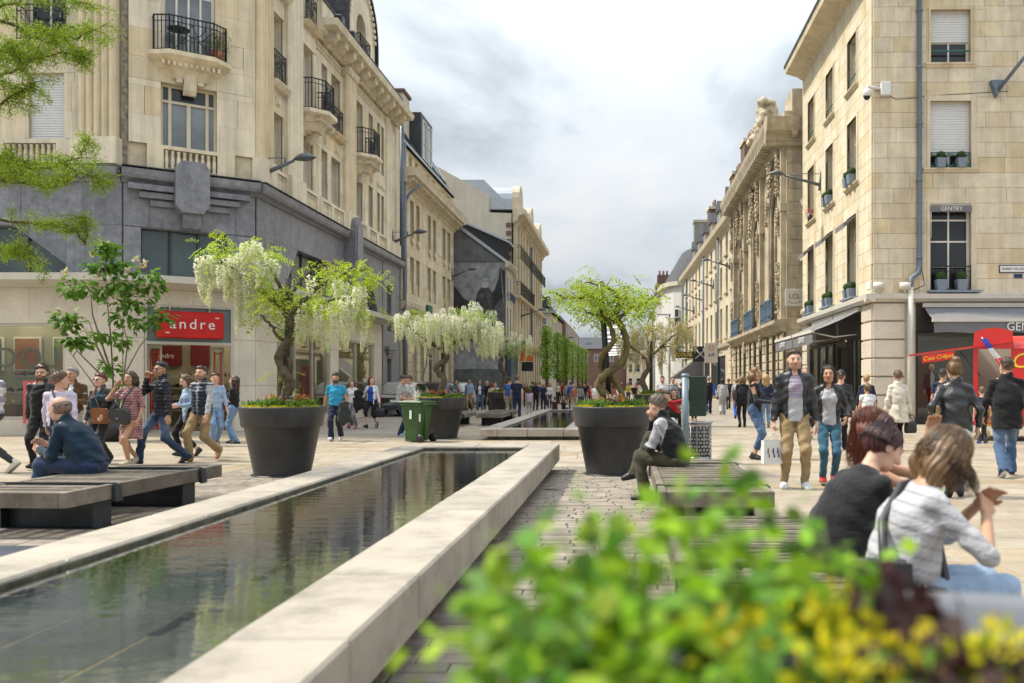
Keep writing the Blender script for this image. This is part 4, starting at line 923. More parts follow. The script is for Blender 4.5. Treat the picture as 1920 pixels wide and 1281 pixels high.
for i in range(5):
    for z in (4.0,6.2): window(b5,F5b,(1+2.5*i,z,2+2.5*i,z+1.4),1,(.5,),-.01,panes=False)
q=MB();q.box(-6.6,-5.9,79.6,80,2.2,3.3);s5=q.build('shop_sign',mat('blue_white_sign',(.10,.25,.50),.5,.5,4,0,col2=(.7,.7,.7)));tag(s5,'small blue and white sign on the far left corner house','sign')
b6=empty('brick_gable_house',(-9,102,0),'narrow red-brick house beyond the slate-roof corner house','building')
q=MB();q.prism([(-14,0),(-6.6,0),(-6.6,8.3),(-7.2,9.1),(-8.2,9.1),(-8.2,10),(-14,10)],96,125,'y');q.build('wall',M_brick,b6)
F6=frame((-6.6,96,0),(0,1))
for i in range(8):
    for z in (1.0,4.2,6.6): window(b6,F6,(1+3.2*i,z,2.2+3.2*i,z+1.5),1,(.5,),-.01,panes=False,mp=M_panel)
street_lamp(F5b,3,5.6,'grey wall lamp on the far slate-roof house',3.2)
# end of the street: long brick block with slate roof and mast
be=empty('brick_end_building',(-5,205,0),'long red-brick block with grey roof closing the far end of the street','building')
q=MB();q.box(-30,14,200,215,0,9.6);q.build('wall',M_brick,be);q=MB();q.prism([(199.4,9.6),(206,12.6),(215,12.6),(215,9.6)],-30.5,14.5,'x');q.build('roof',M_slate,be)
FE=frame((-30,200,0),(1,0))
for i in range(14):
    for z in (6.6,): window(be,FE,(2+3*i,z,3.6+3*i,z+1.7),2,(),-.01,panes=False,mp=M_panel)
for x in (-13,-9,-5): q=MB();q.box(x,x+1,201.8,203,10.6,11.3);q.build('skylight',M_panel,be)
ms_=MB();ms_.tube([(-13,206,12.4),(-13,206,19.5)],.09,5);tag(ms_.build('radio_mast',M_zinc),'thin radio mast on the far brick block','mast')
# ================================================================== RIGHT CORNER BUILDING (clothes shop)
RX,RY=8.4,28.8
br=empty('ashlar_corner_building',(12,34,0),'sunlit pale ashlar corner building with roller shutters on the right','building')
FF=frame((RX,RY,0),(1,-.018));FS=frame((RX,39.9,0),(0,-1));lnS=11.1
def S(Y): return 39.9-Y
winF=[(1.92,12.15,3.24,13.95),(1.9,8.62,3.26,10.88),(1.9,4.5,3.26,7.42),(6.2,12.15,7.5,13.95),(6.2,8.62,7.5,10.88),(6.2,4.5,7.5,7.42)]
winS=[]
for Y in (31.2,34.6,38.0): winS+=[(S(Y)-.62,12.15,S(Y)+.62,14.05),(S(Y)-.64,8.62,S(Y)+.64,11.0),(S(Y)-.64,4.5,S(Y)+.64,7.5)]
q=MB(FF);wall(q,0,8.5,4.3,16.0,winF,.3,.03);q.build('wall',M_joint,br)
q=MB(FS);wall(q,0,lnS,4.3,16.0,winS,.3,.03);q.build('wall',M_joint,br)
q=MB();q.box(RX+.4,17,RY+.5,39.9,4.3,16);q.build('core',M_limeB,br)
pieces(br,'stone_block',ashlar(0,8.5,4.4,15.6,.50,.74,winF,61),FF,M_lime,.005,.05,.004,300)
pieces(br,'stone_block',ashlar(0,lnS,4.4,15.6,.50,.74,winS,62),FS,M_lime,.006,.05,.003,300)
FFp,FSp=FF @ Matrix.Translation((0,-.03,0)),FS @ Matrix.Translation((0,-.03,0))
for h in winF+winS: surround(br,FFp if h in winF else FSp,h,.2 if h[1] < 12 else .14,.03,M_lime,sill=h[1] > 5)
for i,h in enumerate(winF):
    if h[1] > 5:
        frac=.42 if h[1] > 12 else .22;wh=(h[0],h[1],h[2],h[1]+(h[3]-h[1])*(frac+.02));window(br,FF,wh,2,(),.2);shutter(br,FF,(h[0],h[1]+(h[3]-h[1])*frac,h[2],h[3]),.1)
        r_=MB(FF)
        if h[1] > 12: r_.tube([(h[0]-.02,-.04,h[1]+.42),(h[2]+.05,-.04,h[1]+.42)],.03,6)
        else:
            for z in (h[1]+.08,h[1]+.52): r_.tube([(h[0],-.05,z),(h[2],-.05,z)],.02,5)
            for s_ in (0,1):
                a,b=h[0]+s_*.68,h[0]+s_*.68+.66;r_.tube([(a,-.05,h[1]+.08),(b,-.05,h[1]+.52)],.014,4);r_.tube([(b,-.05,h[1]+.08),(a,-.05,h[1]+.52)],.014,4);r_.tube([(b,-.05,h[1]),(b,-.05,h[1]+.52)],.014,4)
        r_.build('railing',M_copper,br)
    else: window(br,FF,h,2,(.28,.58,.84),.2,mp=M_pane);railing(br,FFp,h[0]+.02,h[2]-.02,h[1],h[1]+.85,.06,M_blk,.16,scroll=False)
for k_,h in enumerate(winS):
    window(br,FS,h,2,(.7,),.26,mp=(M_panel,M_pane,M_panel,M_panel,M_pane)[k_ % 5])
    r_=MB(FS);r_.tube([(h[0],-.02,h[1]+.45),(h[2],-.02,h[1]+.45)],.03,6);r_.build('railing',M_copper,br)
q=MB(FF);profile(q,-.9,8.5,[(0,15.5),(.15,15.6),(.3,15.7),(.85,15.85),(.9,16.1),(0,16.15)]);q.build('cornice',M_lime,br)
q=MB(FS);profile(q,0,lnS+.9,[(0,15.5),(.15,15.6),(.3,15.7),(.85,15.85),(.9,16.1),(0,16.15)]);q.build('cornice',M_lime,br)
q=MB(FS);q.box(0,lnS+.9,-.94,-.88,16.1,16.2);q.build('gutter',M_blk,br)
q=MB();q.add([(RX,RY,16.12),(17,RY,16.12),(17,39.9,16.12),(RX,39.9,16.12),(RX+3,RY+3,19),(17,RY+3,19),(17,37,19),(RX+3,37,19)],[(0,1,5,4),(1,2,6,5),(2,3,7,6),(3,0,4,7),(4,5,6,7)]);q.build('roof',M_slate,br)
# downpipe
q=MB(FF);q.tube([(1.05,-.7,15.7),(1.35,-.35,15.2),(1.52,-.13,14.9),(1.52,-.13,5.35),(1.48,-.18,5.1),(1.2,-.28,4.9),(1.17,-.3,4.4)],.085,8)
for z in (5.6,8.2,10.1,12.0,13.9): q.lathe([(.085,-.04),(.11,-.03),(.11,.03),(.085,.04)],10,(1.52,-.13,z))
q.build('downpipe',M_pipe,br);q=MB(FF);q.tube([(1.17,-.3,4.6),(1.17,-.3,.05)],.1,8);q.build('lower_downpipe',M_white,br)
cb=MB(FF);cb.tube([(.5,-.05,9.1+2.0),(.75,-.05,10.95),(1.5,-.05,11.0),(1.62,-.06,10.9),(1.62,-.06,5.2),(1.72,-.06,4.7),(1.3,-.06,4.5)],.012,4);cb.tube([(1.6,-.05,11.05),(4.5,-.05,11.2)],.012,4);cb.build('cable',M_blk,br)
# ledge between shop and storeys, corner pier
prl=[(0,4.12),(.16,4.14),(.22,4.2),(.3,4.22),(.32,4.38),(0,4.42)]
q=MB(FF);profile(q,-.3,8.5,prl);q.build('ledge',M_white,br);q=MB(FS);profile(q,-.0,lnS+.3,prl);q.build('ledge',M_white,br)
for h in winF[2:3]+[w2 for w2 in winS if w2[1] < 5]:
    q=MB(FF if h in winF else FS);q.box(h[0]-.1,h[2]+.25,-.34,-.05,4.425,4.5);q.build('window_box_shelf',M_tub,br)
holF0=[(1.45,.12,8.5,4.1)];holS0=[(1.0,.1,lnS-1.25,4.05)]
q=MB(FF);wall(q,0,8.5,0,4.15,holF0,.35,.06);q.build('wall',M_trav,br);q=MB(FS);wall(q,0,lnS,0,4.15,holS0,.35,.06);q.build('wall',M_trav,br)
def rustic(F,u0,u1,n,m=M_trav,v0=.35,v1=4.1,root=br):
    h=(v1-v0)/n
    for i in range(n):
        hh=h;b=MB(F);b.prism([(-.0,v0+i*h+.03),(-.06,v0+i*h+.06),(-.06,v0+(i+1)*h-.03),(.0,v0+(i+1)*h),(.08,v0+(i+1)*h),(.08,v0+i*h+.03)],u0,u1,'x');b.build('rusticated_block',m,root)
rustic(FF,0,1.05,6);rustic(FS,lnS-1.2,lnS,6);rustic(FS,0,.98,6)
q=MB(FF);q.box(-.08,1.1,-.1,.1,0,.33);q.build('pier_base',M_trav,br);q=MB(FS);q.box(lnS-1.25,lnS+.08,-.1,.1,0,.33);q.build('pier_base',M_trav,br)
# shopfronts: dark frames, glass, room behind
sf=shopwin(FF,(1.45,.2,8.4,3.15),3,'shop_window',.12,M_blk,br);q=MB(FF);q.box(1.45,8.5,.05,.3,3.15,4.1);q.box(1.45,8.5,.0,.3,.0,.2);q.build('fascia',mat('dark_brown_fascia',(.030,.026,.025),.5,.1,2,.02),br)
shopwin(FS,(lnS-3.7,.2,lnS-1.3,3.05),4,'shop_window',.14,M_blk,br);shopwin(FS,(lnS-5.6,.05,lnS-3.8,2.85),2,'shop_window',.3,M_blk,br);shopwin(FS,(1.05,.2,lnS-5.7,3.0),3,'shop_window',.14,M_blk,br)
q=MB(FS);q.box(1.0,lnS-1.25,.05,.3,3.06,4.05);q.build('fascia',MATS['dark_brown_fascia'],br)
q=MB();q.quad((8.9,33.2,0),(17,33.2,0),(17,33.2,4),(8.9,33.2,4));q.quad((12.2,39.5,0),(12.2,33.2,0),(12.2,33.2,4),(12.2,39.5,4));q.build('interior_wall',mat('shop_grey',(.13,.125,.115),.8,.06,1,.02),br)
q=MB();q.quad((8.8,29.1,.03),(17,29,.03),(17,39.6,.03),(8.8,39.6,.03));q.build('interior_floor',M_roomf,br);q=MB();q.quad((8.8,29.1,3.9),(17,29,3.9),(17,39.6,3.9),(8.8,39.6,3.9));q.build('interior_ceiling',MATS['shop_grey'],br)
for (x,y) in ((10.6,29.9),(12.0,30.0),(13.2,30.2),(9.6,31.8),(9.6,34),(9.6,36.5)):
    q=MB();q.lathe([(.05,.35),(.07,.1),(.12,0),(0,-.01)],10,(x,y,3.2));q.build('ceiling_spot',M_shoplamp,br)
def awning(F,u0,u1,z1,z0,out,val,label,txt=None,sz=.3,split=None):
    a_=empty('awning',F @ Vector(((u0+u1)/2,0,z1)),label,'awning')
    q=MB(F);n=8;vs=[];
    for i in range(n+1):
        t=i/n;vs+=[(u0,-out*t,z1+(z0-z1)*t-.04*math.sin(math.pi*t)),(u1,-out*t,z1+(z0-z1)*t-.04*math.sin(math.pi*t))]
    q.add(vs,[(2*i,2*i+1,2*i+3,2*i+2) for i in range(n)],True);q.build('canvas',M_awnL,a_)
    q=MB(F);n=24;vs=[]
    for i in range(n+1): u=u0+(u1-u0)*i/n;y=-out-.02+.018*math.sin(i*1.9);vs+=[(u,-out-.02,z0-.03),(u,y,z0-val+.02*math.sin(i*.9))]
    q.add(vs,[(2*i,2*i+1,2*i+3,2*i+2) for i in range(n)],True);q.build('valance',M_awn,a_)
    q=MB(F);q.box(u0-.05,u1+.05,-out-.06,-out+.04,z0-.06,z0+.05);q.box(u0-.05,u1+.05,-.12,0,z1-.05,z1+.09);q.build('front_bar',M_white,a_)
    q=MB(F)
    for u in (u0+.3,u1-.3): q.tube([(u,-.05,z0-.1),(u,-out*.5,z0-.2),(u,-out,z0-.02)],.025,5)
    q.build('folding_arm',M_white,a_)
    if txt: text(txt,sz,M_letw,a_,F,txt and split or (u0+u1)/2,z0-val*.55,out+.06)
    return a_
awning(FF,1.7,8.4,4.0,3.45,1.0,.42,'grey awning with white shop name over the right-hand shopfront','GENTRY',.38,4.75)
awning(FS,lnS-4.9,lnS-1.5,4.0,3.25,1.7,.45,'nearer grey awning along the street side of the ashlar building','GENTRY',.30)
awning(FS,lnS-8.8,lnS-5.2,4.0,3.25,1.7,.45,'farther grey awning along the street side of the ashlar building','GENTRY',.30)
# first-floor window blinds and little signs
q=MB(FFp);h=winF[2];q.box(h[0],h[2],-.12,-.08,h[3]-.28,h[3]-.08);bl2=q.build('window_blind',M_awn);tag(bl2,'dark lettered window blind under the lintel of the right building','blind');text('GENTRY',.19,M_letw,bl2,FFp,(h[0]+h[2])/2,h[3]-.18,.13)
rl=MB(FFp)
for u in (h[0]+.01,h[2]-.01): rl.tube([(u,-.1,h[3]-.06),(u,-.1,h[3]-1.15)],.012,4)
rl.tube([(h[0],-.1,h[3]-.05),(h[2],-.1,h[3]-.05)],.02,4);rl.build('blind_rail',M_wwood,bl2)
for k,h in enumerate([w2 for w2 in winS if w2[1] < 5]):
    q=MB(FSp);q.prism([(-.02,h[3]-.02),(-.5,h[3]-.35),(-.5,h[3]-.55),(-.02,h[3]-.06)],h[0]+.03,h[2]-.03,'x');tag(q.build('window_blind',M_awn),'small grey tilted blind at the %s first-floor window of the street side' % ('nearest','middle','farthest')[k],'blind')
sgn=empty('street_sign',FF @ Vector((4.85,0,5.3)),'white street name plate with dark blue border on the right building','sign')
q=MB(FF);q.box(4.2,5.42,-.075,-.045,5.1,5.36);q.build('plate',mat('enamel_blue',(.02,.03,.10),.3,.05,2,0),sgn);q=MB(FF);q.box(4.23,5.39,-.082,-.072,5.13,5.33);q.build('face',M_letw,sgn)
text('ROBERT DE LUZARCHES',.098,M_letd,sgn,FF,4.83,5.23,.086);q=MB(FF);q.box(4.7,4.98,-.07,-.04,4.93,5.06);q.build('small_plate',MATS['enamel_blue'],sgn)
s2=MB(FS);s2.box(lnS-.45,lnS-.08,-.08,-.05,4.6,4.85);tag(s2.build('street_sign',M_letw),'small white street plate near the corner above the ledge','sign')
# topiary tubs on the ledges
rgb=random.Random(3)
def topiary_mesh():
    b=MB();n=700;vs=[];fs=[]
    for i in range(n):
        d=Vector((rgb.gauss(0,1),rgb.gauss(0,1),rgb.gauss(0,1))).normalized();c=d*.19*rgb.uniform(.9,1.05);t=d.orthogonal().normalized();t=(t*math.cos(i)+d.cross(t)*math.sin(i));s_=t.cross(d+Vector((rgb.uniform(-.6,.6),rgb.uniform(-.6,.6),.3))).normalized()
        o=len(vs);l=.022;vs+=[c-t*l*.5,c+s_*l*.4,c+t*l,c-s_*l*.4];fs.append((o,o+1,o+2,o+3))
    b.add(vs,fs);b.lathe([(.001,-.175),(.11,-.13),(.16,-.05),(.165,.05),(.12,.13),(.001,.175)],12);return b.mesh('leaf_ball',M_box)
TOPI=topiary_mesh();b_=MB();b_.add([(-.14,-.14,0),(.14,-.14,0),(.14,.14,0),(-.14,.14,0),(-.18,-.18,.36),(.18,-.18,.36),(.18,.18,.36),(-.18,.18,.36),(-.15,-.15,.36),(.15,-.15,.36),(.15,.15,.36),(-.15,.15,.36),(-.14,-.14,.3),(.14,-.14,.3),(.14,.14,.3),(-.14,.14,.3)],
    [(3,2,1,0),(0,1,5,4),(1,2,6,5),(2,3,7,6),(3,0,4,7),(4,5,9,8),(5,6,10,9),(6,7,11,10),(7,4,8,11),(8,9,13,12),(9,10,14,13),(10,11,15,14),(11,8,12,15),(12,13,14,15)]);TUBM=b_.mesh('tub',M_tub)
def tub(F,u,v,label,s=1.0):
    r_=empty('topiary_tub',F @ Vector((u,-.16,v)),label,'plant','clipped box balls in window tubs');T=F @ Matrix.Translation((u,-.16,v)) @ Matrix.Scale(s,4)
    link('tub',TUBM,r_,T);link('leaf_ball',TOPI,r_,T @ Matrix.Translation((0,0,.47)))
for nm,h in (('first-floor window with the shop name',winF[2]),('half-shuttered second-floor window',winF[1])):
    for s_,sd_ in ((.32,'left'),(1.0,'right')): tub(FF,h[0]+s_,h[1]+.0 if h[1] < 5 else h[1],'%s box ball in a blue-grey tub at the %s' % (sd_,nm),1.0 if h[1] < 5 else .85)
for k,h in enumerate(winS):
    if h[1] < 12 and not (h[1] > 8 and k > 5):
        for s_,sd_ in ((.35,'farther'),(.95,'nearer')): tub(FS,h[0]+s_,h[1],'%s box ball on the sill of the %s %s window of the sunlit street side' % (sd_,('nearest','middle','farthest')[k//3],'upper' if h[1] > 8 else 'first-floor'),.9)
fp=empty('flower_pot',FS @ Vector((winS[7][0]+.5,-.1,8.62)),'dark pot of red and white flowers on a far upper sill','plant')
FLOWER_AT=(FS @ Vector((winS[7][0]+.5,-.1,8.9)),fp);q=MB();q.lathe([(0,0),(.08,0),(.13,.3),(.1,.3),(0,.26)],10,tuple(FS @ Vector((winS[7][0]+.5,-.1,8.62))));q.build('pot',M_blk,fp)
# CCTV camera on the corner, floodlights on ledge, lamp bracket at right
cc_=empty('cctv_camera',FF @ Vector((.35,-.1,11.2)),'white dome security camera with box high on the ashlar corner','camera');wp=mat('white_plastic',(.7,.7,.68),.4,.03,3,.02)
q=MB(FF);q.bbox(.22,.55,-.22,-.04,11.05,11.5,.02);q.build('junction_box',wp,cc_)
q=MB(FF);q.tube([(.2,-.1,11.3),(-.1,-.15,11.32),(-.22,-.2,11.35),(-.25,-.2,11.25)],.05,6);q.build('arm',wp,cc_);q=MB(FF);q.lathe([(.0,.2),(.09,.18),(.14,.08),(.15,-.05),(.12,-.08)],14,(-.25,-.2,11.08));q.build('housing',wp,cc_);q=MB(FF);q.lathe([(.11,-.08),(.1,-.14),(.05,-.19),(0,-.2)],14,(-.25,-.2,11.08));q.build('dome',M_blk,cc_)
for k,(F_,u) in enumerate(((FF,.12),(FF,1.0),(FS,1.5))):
    c=F_ @ Vector((u,-.25,4.43));r_=empty('floodlight',c,('cream round floodlight on the ledge right at the ashlar corner','cream round floodlight on the ledge beside the downpipe','cream floodlight on the ledge near the theatre')[k],'floodlight')
    q=MB(F_);q.tube([(u-.17,-.2,4.66),(u+.17,-.3,4.62)],[.12,.15],12);q.build('housing',M_white,r_);q=MB(F_);q.box(u-.03,u+.03,-.27,-.2,4.42,4.56);q.build('bracket',M_white,r_)
street_lamp(FS,S(36.2),10.0,'grey wall lamp reaching left from the ashlar building',3.6)
lw=empty('lamp_bracket',FF @ Vector((4.1,0,11.3)),'dark triangular lamp bracket at the right edge, high on the wall','street lamp')
q=MB(FF);q.prism([(3.85,11.5),(4.05,10.95),(4.35,11.5)],-.3,-.02,'y');q.build('bracket',M_pipe,lw);q=MB(FF);q.tube([(4.05,-.2,11.1),(4.8,-1.5,12.3)],.06,6);q.build('arm',M_pipe,lw)

# ================================================================== RIGHT: LINK HOUSE AND THEATRE
lk=empty('link_house',(9,40.4,0),'narrow recessed stone and brick house between the ashlar building and the theatre','building')
FL=frame((8.62,41.0,0),(0,-1));hL=[(.2,5.2,.85,6.9),(.2,7.6,.85,9.3),(.1,0,.95,3.2)]
q=MB(FL);wall(q,0,1.1,0,10.0,hL,.3);q.build('wall',M_limeB,lk)
for h in hL: window(lk,FL,h,1,(.7,),.28,panes=False)
q=MB(FL);profile(q,0,1.09,[(0,9.8),(.12,9.9),(.2,10.15),(0,10.2)]);profile(q,0,1.09,[(0,7.2),(.18,7.25),(.18,7.4),(0,7.4)]);profile(q,0,1.09,[(0,4.6),(.18,4.7),(.18,4.9),(0,4.9)]);q.build('cornice',M_limeB,lk)
q=MB(FL);q.box(.95,1.1,-.03,.05,4.9,9.7);q.build('brick_strip',M_brick,lk)
th=empty('theatre',(11,50,0),'ornate stone theatre front with three tall carved arches and a statue on top','building')
TX=7.8;FT=frame((TX,60.0,0),(0,-1));lT=19.0;FTR=frame((TX,41.0,0),(1,0))
M_tst=mat('theatre_stone',(.55,.47,.335),.88,.16,1.5,.35,40,streak=.26,rand=.05)
cent=[lT-(Y-41.0) for Y in (44.1,50.4,56.7)];hw,zs_,zb=1.95,10.0,4.4
q=MB(FT) # wall with three arched openings
edges=[0]+[e_ for c in sorted(cent) for e_ in (c-hw,c+hw)]+[lT]
for i in range(0,len(edges),2): q.quad((edges[i],0,4.2),(edges[i+1],0,4.2),(edges[i+1],0,13.2),(edges[i],0,13.2))
for c in cent:
    arc=[(c+hw*math.cos(t),zs_+hw*math.sin(t)) for t in np.linspace(math.pi,0,17)]
    for i in range(16): (a,z),(b,z2)=arc[i],arc[i+1];q.quad((a,0,z),(b,0,z2),(b,0,13.2),(a,0,13.2))
    loop=[(c-hw,zb)]+arc+[(c+hw,zb)]
    for i in range(len(loop)-1): (a,z),(b,z2)=loop[i],loop[i+1];q.quad((a,0,z),(a,.75,z),(b,.75,z2),(b,0,z2))
q.build('wall',M_tst,th)
q=MB(FTR);q.quad((0,0,0),(9,0,0),(9,0,13.3),(0,0,13.3));q.build('return_wall',M_tst,th)
pieces(th,'stone_block',ashlar(0,1.2,.3,12.6,.62,.9,(),71),FTR,M_tst,.012,.04,.008,60)
q=MB();q.box(TX+.8,17,41.05,60,0,14.4);q.build('core',M_tst,th)
for c in cent:
    # recessed arch orders, tracery and glass
    for k in range(3):
        r_=hw-.02-.16*k;y=.16+.2*k;m_=MB(FT);pts=[(c-r_,zb)]+[(c+r_*math.cos(t),zs_+r_*math.sin(t)) for t in np.linspace(math.pi,0,15)]+[(c+r_,zb)]
        m_.tube([(a,y,z) for a,z in pts],.10,6);m_.build('arch_moulding',M_tst,th)
    gl=MB(FT);pts=[(c-hw,zb)]+[(c+hw*math.cos(t),zs_+hw*math.sin(t)) for t in np.linspace(math.pi,0,15)]+[(c+hw,zb)];gl.add([(a,.74,z) for a,z in pts],[tuple(range(len(pts)))]);wo=gl.build('arched_window',M_pane,th)
    mu=MB(FT)
    for u in (-.65,.65): mu.box(c+u-.14,c+u+.14,.5,.73,zb,zs_)
    for z in (6.9,9.6): mu.box(c-hw,c+hw,.55,.72,z,z+.3)
    mu.build('mullion',M_tst,wo)
    rl=MB(FT);railb=mat('blue_balcony_iron',(.10,.16,.24),.5,.12,5,.03)
    for s_ in (-1,1):
        a,b=sorted((c+s_*.08,c+s_*1.75));
        for z in (4.55,5.55): rl.box(a,b,-.5,-.44,z,z+.09)
        for u in np.linspace(a,b-.06,4): rl.box(u,u+.06,-.5,-.44,4.5,5.62)
        for u in np.linspace(a+.3,b-.3,3):
            for r_ in (.2,.1): rl.tube([(u+r_*math.cos(t),-.47,5.08+r_*1.6*math.sin(t)) for t in np.linspace(0,2*math.pi,13)],.022,4,False)
    rl.build('balcony_railing',railb,th)
rgo=random.Random(12)
def lumps(mb,pts,n,r0,r1,spread,rg=rgo):
    """carved garland: many small facetted lumps round a line"""
    for i in range(n):
        t=rg.random()*(len(pts)-1);k=int(t);f=t-k;p=Vector(pts[k]).lerp(Vector(pts[min(k+1,len(pts)-1)]),f)+Vector((rg.uniform(-spread,spread),-rg.uniform(0,spread*.8),rg.uniform(-spread,spread)))
        r=rg.uniform(r0,r1);ax=Vector((rg.gauss(0,1),rg.gauss(0,1),rg.gauss(0,1))).normalized();b=ax.orthogonal().normalized();c_=ax.cross(b)
        v=[p+ax*r*1.5,p-ax*r*1.2]+[p+(b*math.cos(a)+c_*math.sin(a))*r for a in (0,1.26,2.51,3.77,5.03)]
        mb.add([tuple(x) for x in v],[(0,2+i_,2+(i_+1) % 5) for i_ in range(5)]+[(1,2+(i_+1) % 5,2+i_) for i_ in range(5)],True)
piers=[(c+hw+.0,c+hw+1.15) for c in cent]+[(min(cent)-hw-1.15,min(cent)-hw)]
for c in cent:
    g_=MB(FT);lumps(g_,[(c+(hw+.28)*math.cos(t),-.05,zs_+(hw+.28)*math.sin(t)) for t in np.linspace(math.pi,0,12)],220,.035,.08,.13);lumps(g_,[(c-.1,-.15,12.0),(c+.1,-.15,12.7)],90,.06,.11,.26);g_.build('carved_garland',M_tst,th)
for (a,b) in piers:
    u=(a+b)/2;p_=MB(FT);p_.box(a+.1,b-.1,-.25,.0,4.4,12.8);p_.build('pier',M_tst,th)
    g_=MB(FT);lumps(g_,[(u,-.3,12.7),(u,-.3,10.6)],170,.035,.08,.17);lumps(g_,[(u,-.3,9.8),(u,-.3,8.6)],90,.03,.07,.13);lumps(g_,[(u,-.3,7.2),(u,-.3,4.8)],110,.03,.07,.12);g_.build('carved_drop',M_tst,th)
    p_=MB(FT);p_.box(a-.05,a+.28,-.3,.5,9.7,10.05);p_.box(b-.28,b+.05,-.3,.5,9.7,10.05);p_.build('impost_capital',M_tst,th)
q=MB(FT);profile(q,-.1,lT+.1,[(0,12.75),(.28,12.8),(.3,12.95),(.38,13.0),(.4,13.25),(.85,13.4),(1.0,13.75),(1.05,14.0),(0,14.1)]);q.build('cornice',M_tst,th)
q=MB(FTR);profile(q,-1.05,2.0,[(0,12.75),(.2,12.8),(.2,12.95),(.28,13.0),(.3,13.25),(.6,13.4),(.75,13.75),(.8,14.0),(0,14.1)]);q.build('cornice',M_tst,th)
dentils(th,FT,0,lT,13.05,13.4,.3,.9,.52,.24,M_tst);dentils(th,FTR,0,1.2,13.05,13.4,.15,.6,.6,.28,M_tst,'bracket')
q=MB(FT);q.box(0,lT,-.1,.3,14.1,14.5);q.build('parapet',M_tst,th);q=MB(FTR);q.box(.3,6,.1,2,14.1,15.6);q.build('attic_block',M_tst,th)
# balcony slab and ground floor: rusticated piers with shadow courses
q=MB(FT);profile(q,-.1,lT+.1,[(0,3.85),(.3,3.95),(.4,4.2),(.6,4.28),(.62,4.45),(0,4.5)]);q.build('balcony_slab',M_tst,th)
gp=[]
for c in sorted(cent): gp+=[(c-hw-1.0,c-hw+.25),(c-.75,c+.1),(c+hw-.7,c+hw+.2)]
gp.append((lT-1.3,lT))
for (a,b) in gp:
    rustic(FT @ Matrix.Translation((0,-.12,0)),a,b,8,M_tst,.25,3.85,th);q=MB(FT);q.box(a-.04,b+.04,-.2,.6,0,.25);q.box(a,b,-.1,.6,.25,3.9);q.build('pier_core',M_tst,th)
rustic(FTR,0,1.2,8,M_tst,.25,3.85,th)
q=MB(FT);q.box(0,lT,.6,.65,0,3.9);q.build('ground_floor_glass',M_pane,th)
for c in cent:
    g_=MB(FT);lumps(g_,[(c-hw-.4,-.35,3.9),(c-hw-.4,-.3,3.3)],60,.04,.08,.13);g_.build('carved_bracket',M_tst,th)
# seated statue on the parapet
sx=FT @ Vector((lT-6.7,.1,14.3));stt=empty('statue',sx,'weathered stone statue of a draped seated figure on the theatre parapet','statue')
STATUE_AT=sx

# ================================================================== RIGHT: LONG HOUSE ROW WITH DORMERS
b7=empty('dormer_row_building',(9,80,0),'long pale facade with regular windows and dormers beyond the theatre','building')
R0,R1=Vector((7.1,101,0)),Vector((8.0,60,0));F7=frame(R0,(R1-R0).to_2d());ln7=(R1-R0).length
cols7=[ln7-2.3-3.15*i for i in range(12)]
hol7=[(u-.6,v0,u+.6,v1) for u in cols7 for (v0,v1) in ((4.95,7.4),(8.4,10.7),(11.3,13.0)) if u > .8]
q=MB(F7);wall(q,0,ln7,0,13.6,hol7+[(ln7-2.6,0,ln7-1.5,2.7)],.3);q.build('wall',M_limeB,b7);q=MB();q.box(8.5,17,60.05,101,0,13.6);q.build('core',M_limeB,b7)
for h in hol7:
    window(b7,F7,h,1,(.7,),.28,panes=False);sill(b7,F7,h,M_limeB,.12,.16,.18)
q=MB(F7);profile(q,-.3,ln7,[(0,13.2),(.2,13.3),(.5,13.5),(.6,13.85),(0,13.95)]);q.build('cornice',M_limeB,b7)
q=MB(F7);profile(q,0,ln7,[(0,4.2),(.2,4.25),(.28,4.5),(0,4.55)]);q.build('ledge',M_limeB,b7)
q=MB(F7);q.prism([(.1,13.9),(1.9,17.2),(7,17.2),(7,13.9)],0,ln7,'x');q.build('roof',M_slate,b7)
for i in range(7):
    u=ln7-2.0-5.2*i;q=MB(F7);q.box(u-.75,u+.75,.3,2.5,13.95,15.9);dq=q.build('dormer',M_limeB,b7);q=MB(F7);q.prism([(u-.95,15.9),(u+.95,15.9),(u,16.9)],.15,2.8,'y');q.build('dormer_roof',M_slate,dq)
    q=MB(F7);q.box(u-.45,u+.45,.27,.31,14.2,15.7);q.build('pane',M_pane,dq)
for u,zt_ in ((ln7-1.6,18.6),(ln7-7.0,17.6),(ln7-22,18.0)):
    q=MB(F7);q.box(u-.9,u+.9,.6,1.7,14,zt_);cq=q.build('chimney',M_brick,b7);q=MB(F7);q.box(u-1.0,u+1.0,.5,1.8,zt_,zt_+.25);q.build('chimney_cap',M_limeB,cq)
    for k in range(3): q=MB(F7);q.lathe([(.14,0),(.11,.7),(0,.7)],8,(u-.5+.5*k,1.15,zt_+.25));q.build('chimney_pot',M_brick,cq)
q=MB(F7)
for u in (ln7-9.6,ln7-20,4): q.tube([(u,-.15,13.3),(u,-.15,.1)],.09,6)
q.build('downpipe',M_pipe,b7);q=MB(F7);q.tube([(ln7-.15,-.2,9.2),(ln7-.15,-.2,.1)],.12,8);q.build('cream_downpipe',M_white,b7)
for h in [hh for i,hh in enumerate(hol7) if i % 3==2][:4]:
    pass
rustic(F7 @ Matrix.Translation((0,-.02,0)),ln7-1.45,ln7-.3,8,M_limeB,.1,4.1,b7);rustic(F7 @ Matrix.Translation((0,-.02,0)),ln7-4.2,ln7-2.7,8,M_limeB,.1,4.1,b7)
q=MB(F7)
for u in (ln7-8.2,ln7-13,ln7-18,ln7-23,ln7-28): q.box(u-1.7,u+1.9,-.06,.02,.2,3.6)
q.build('shopfront',M_pane,b7)
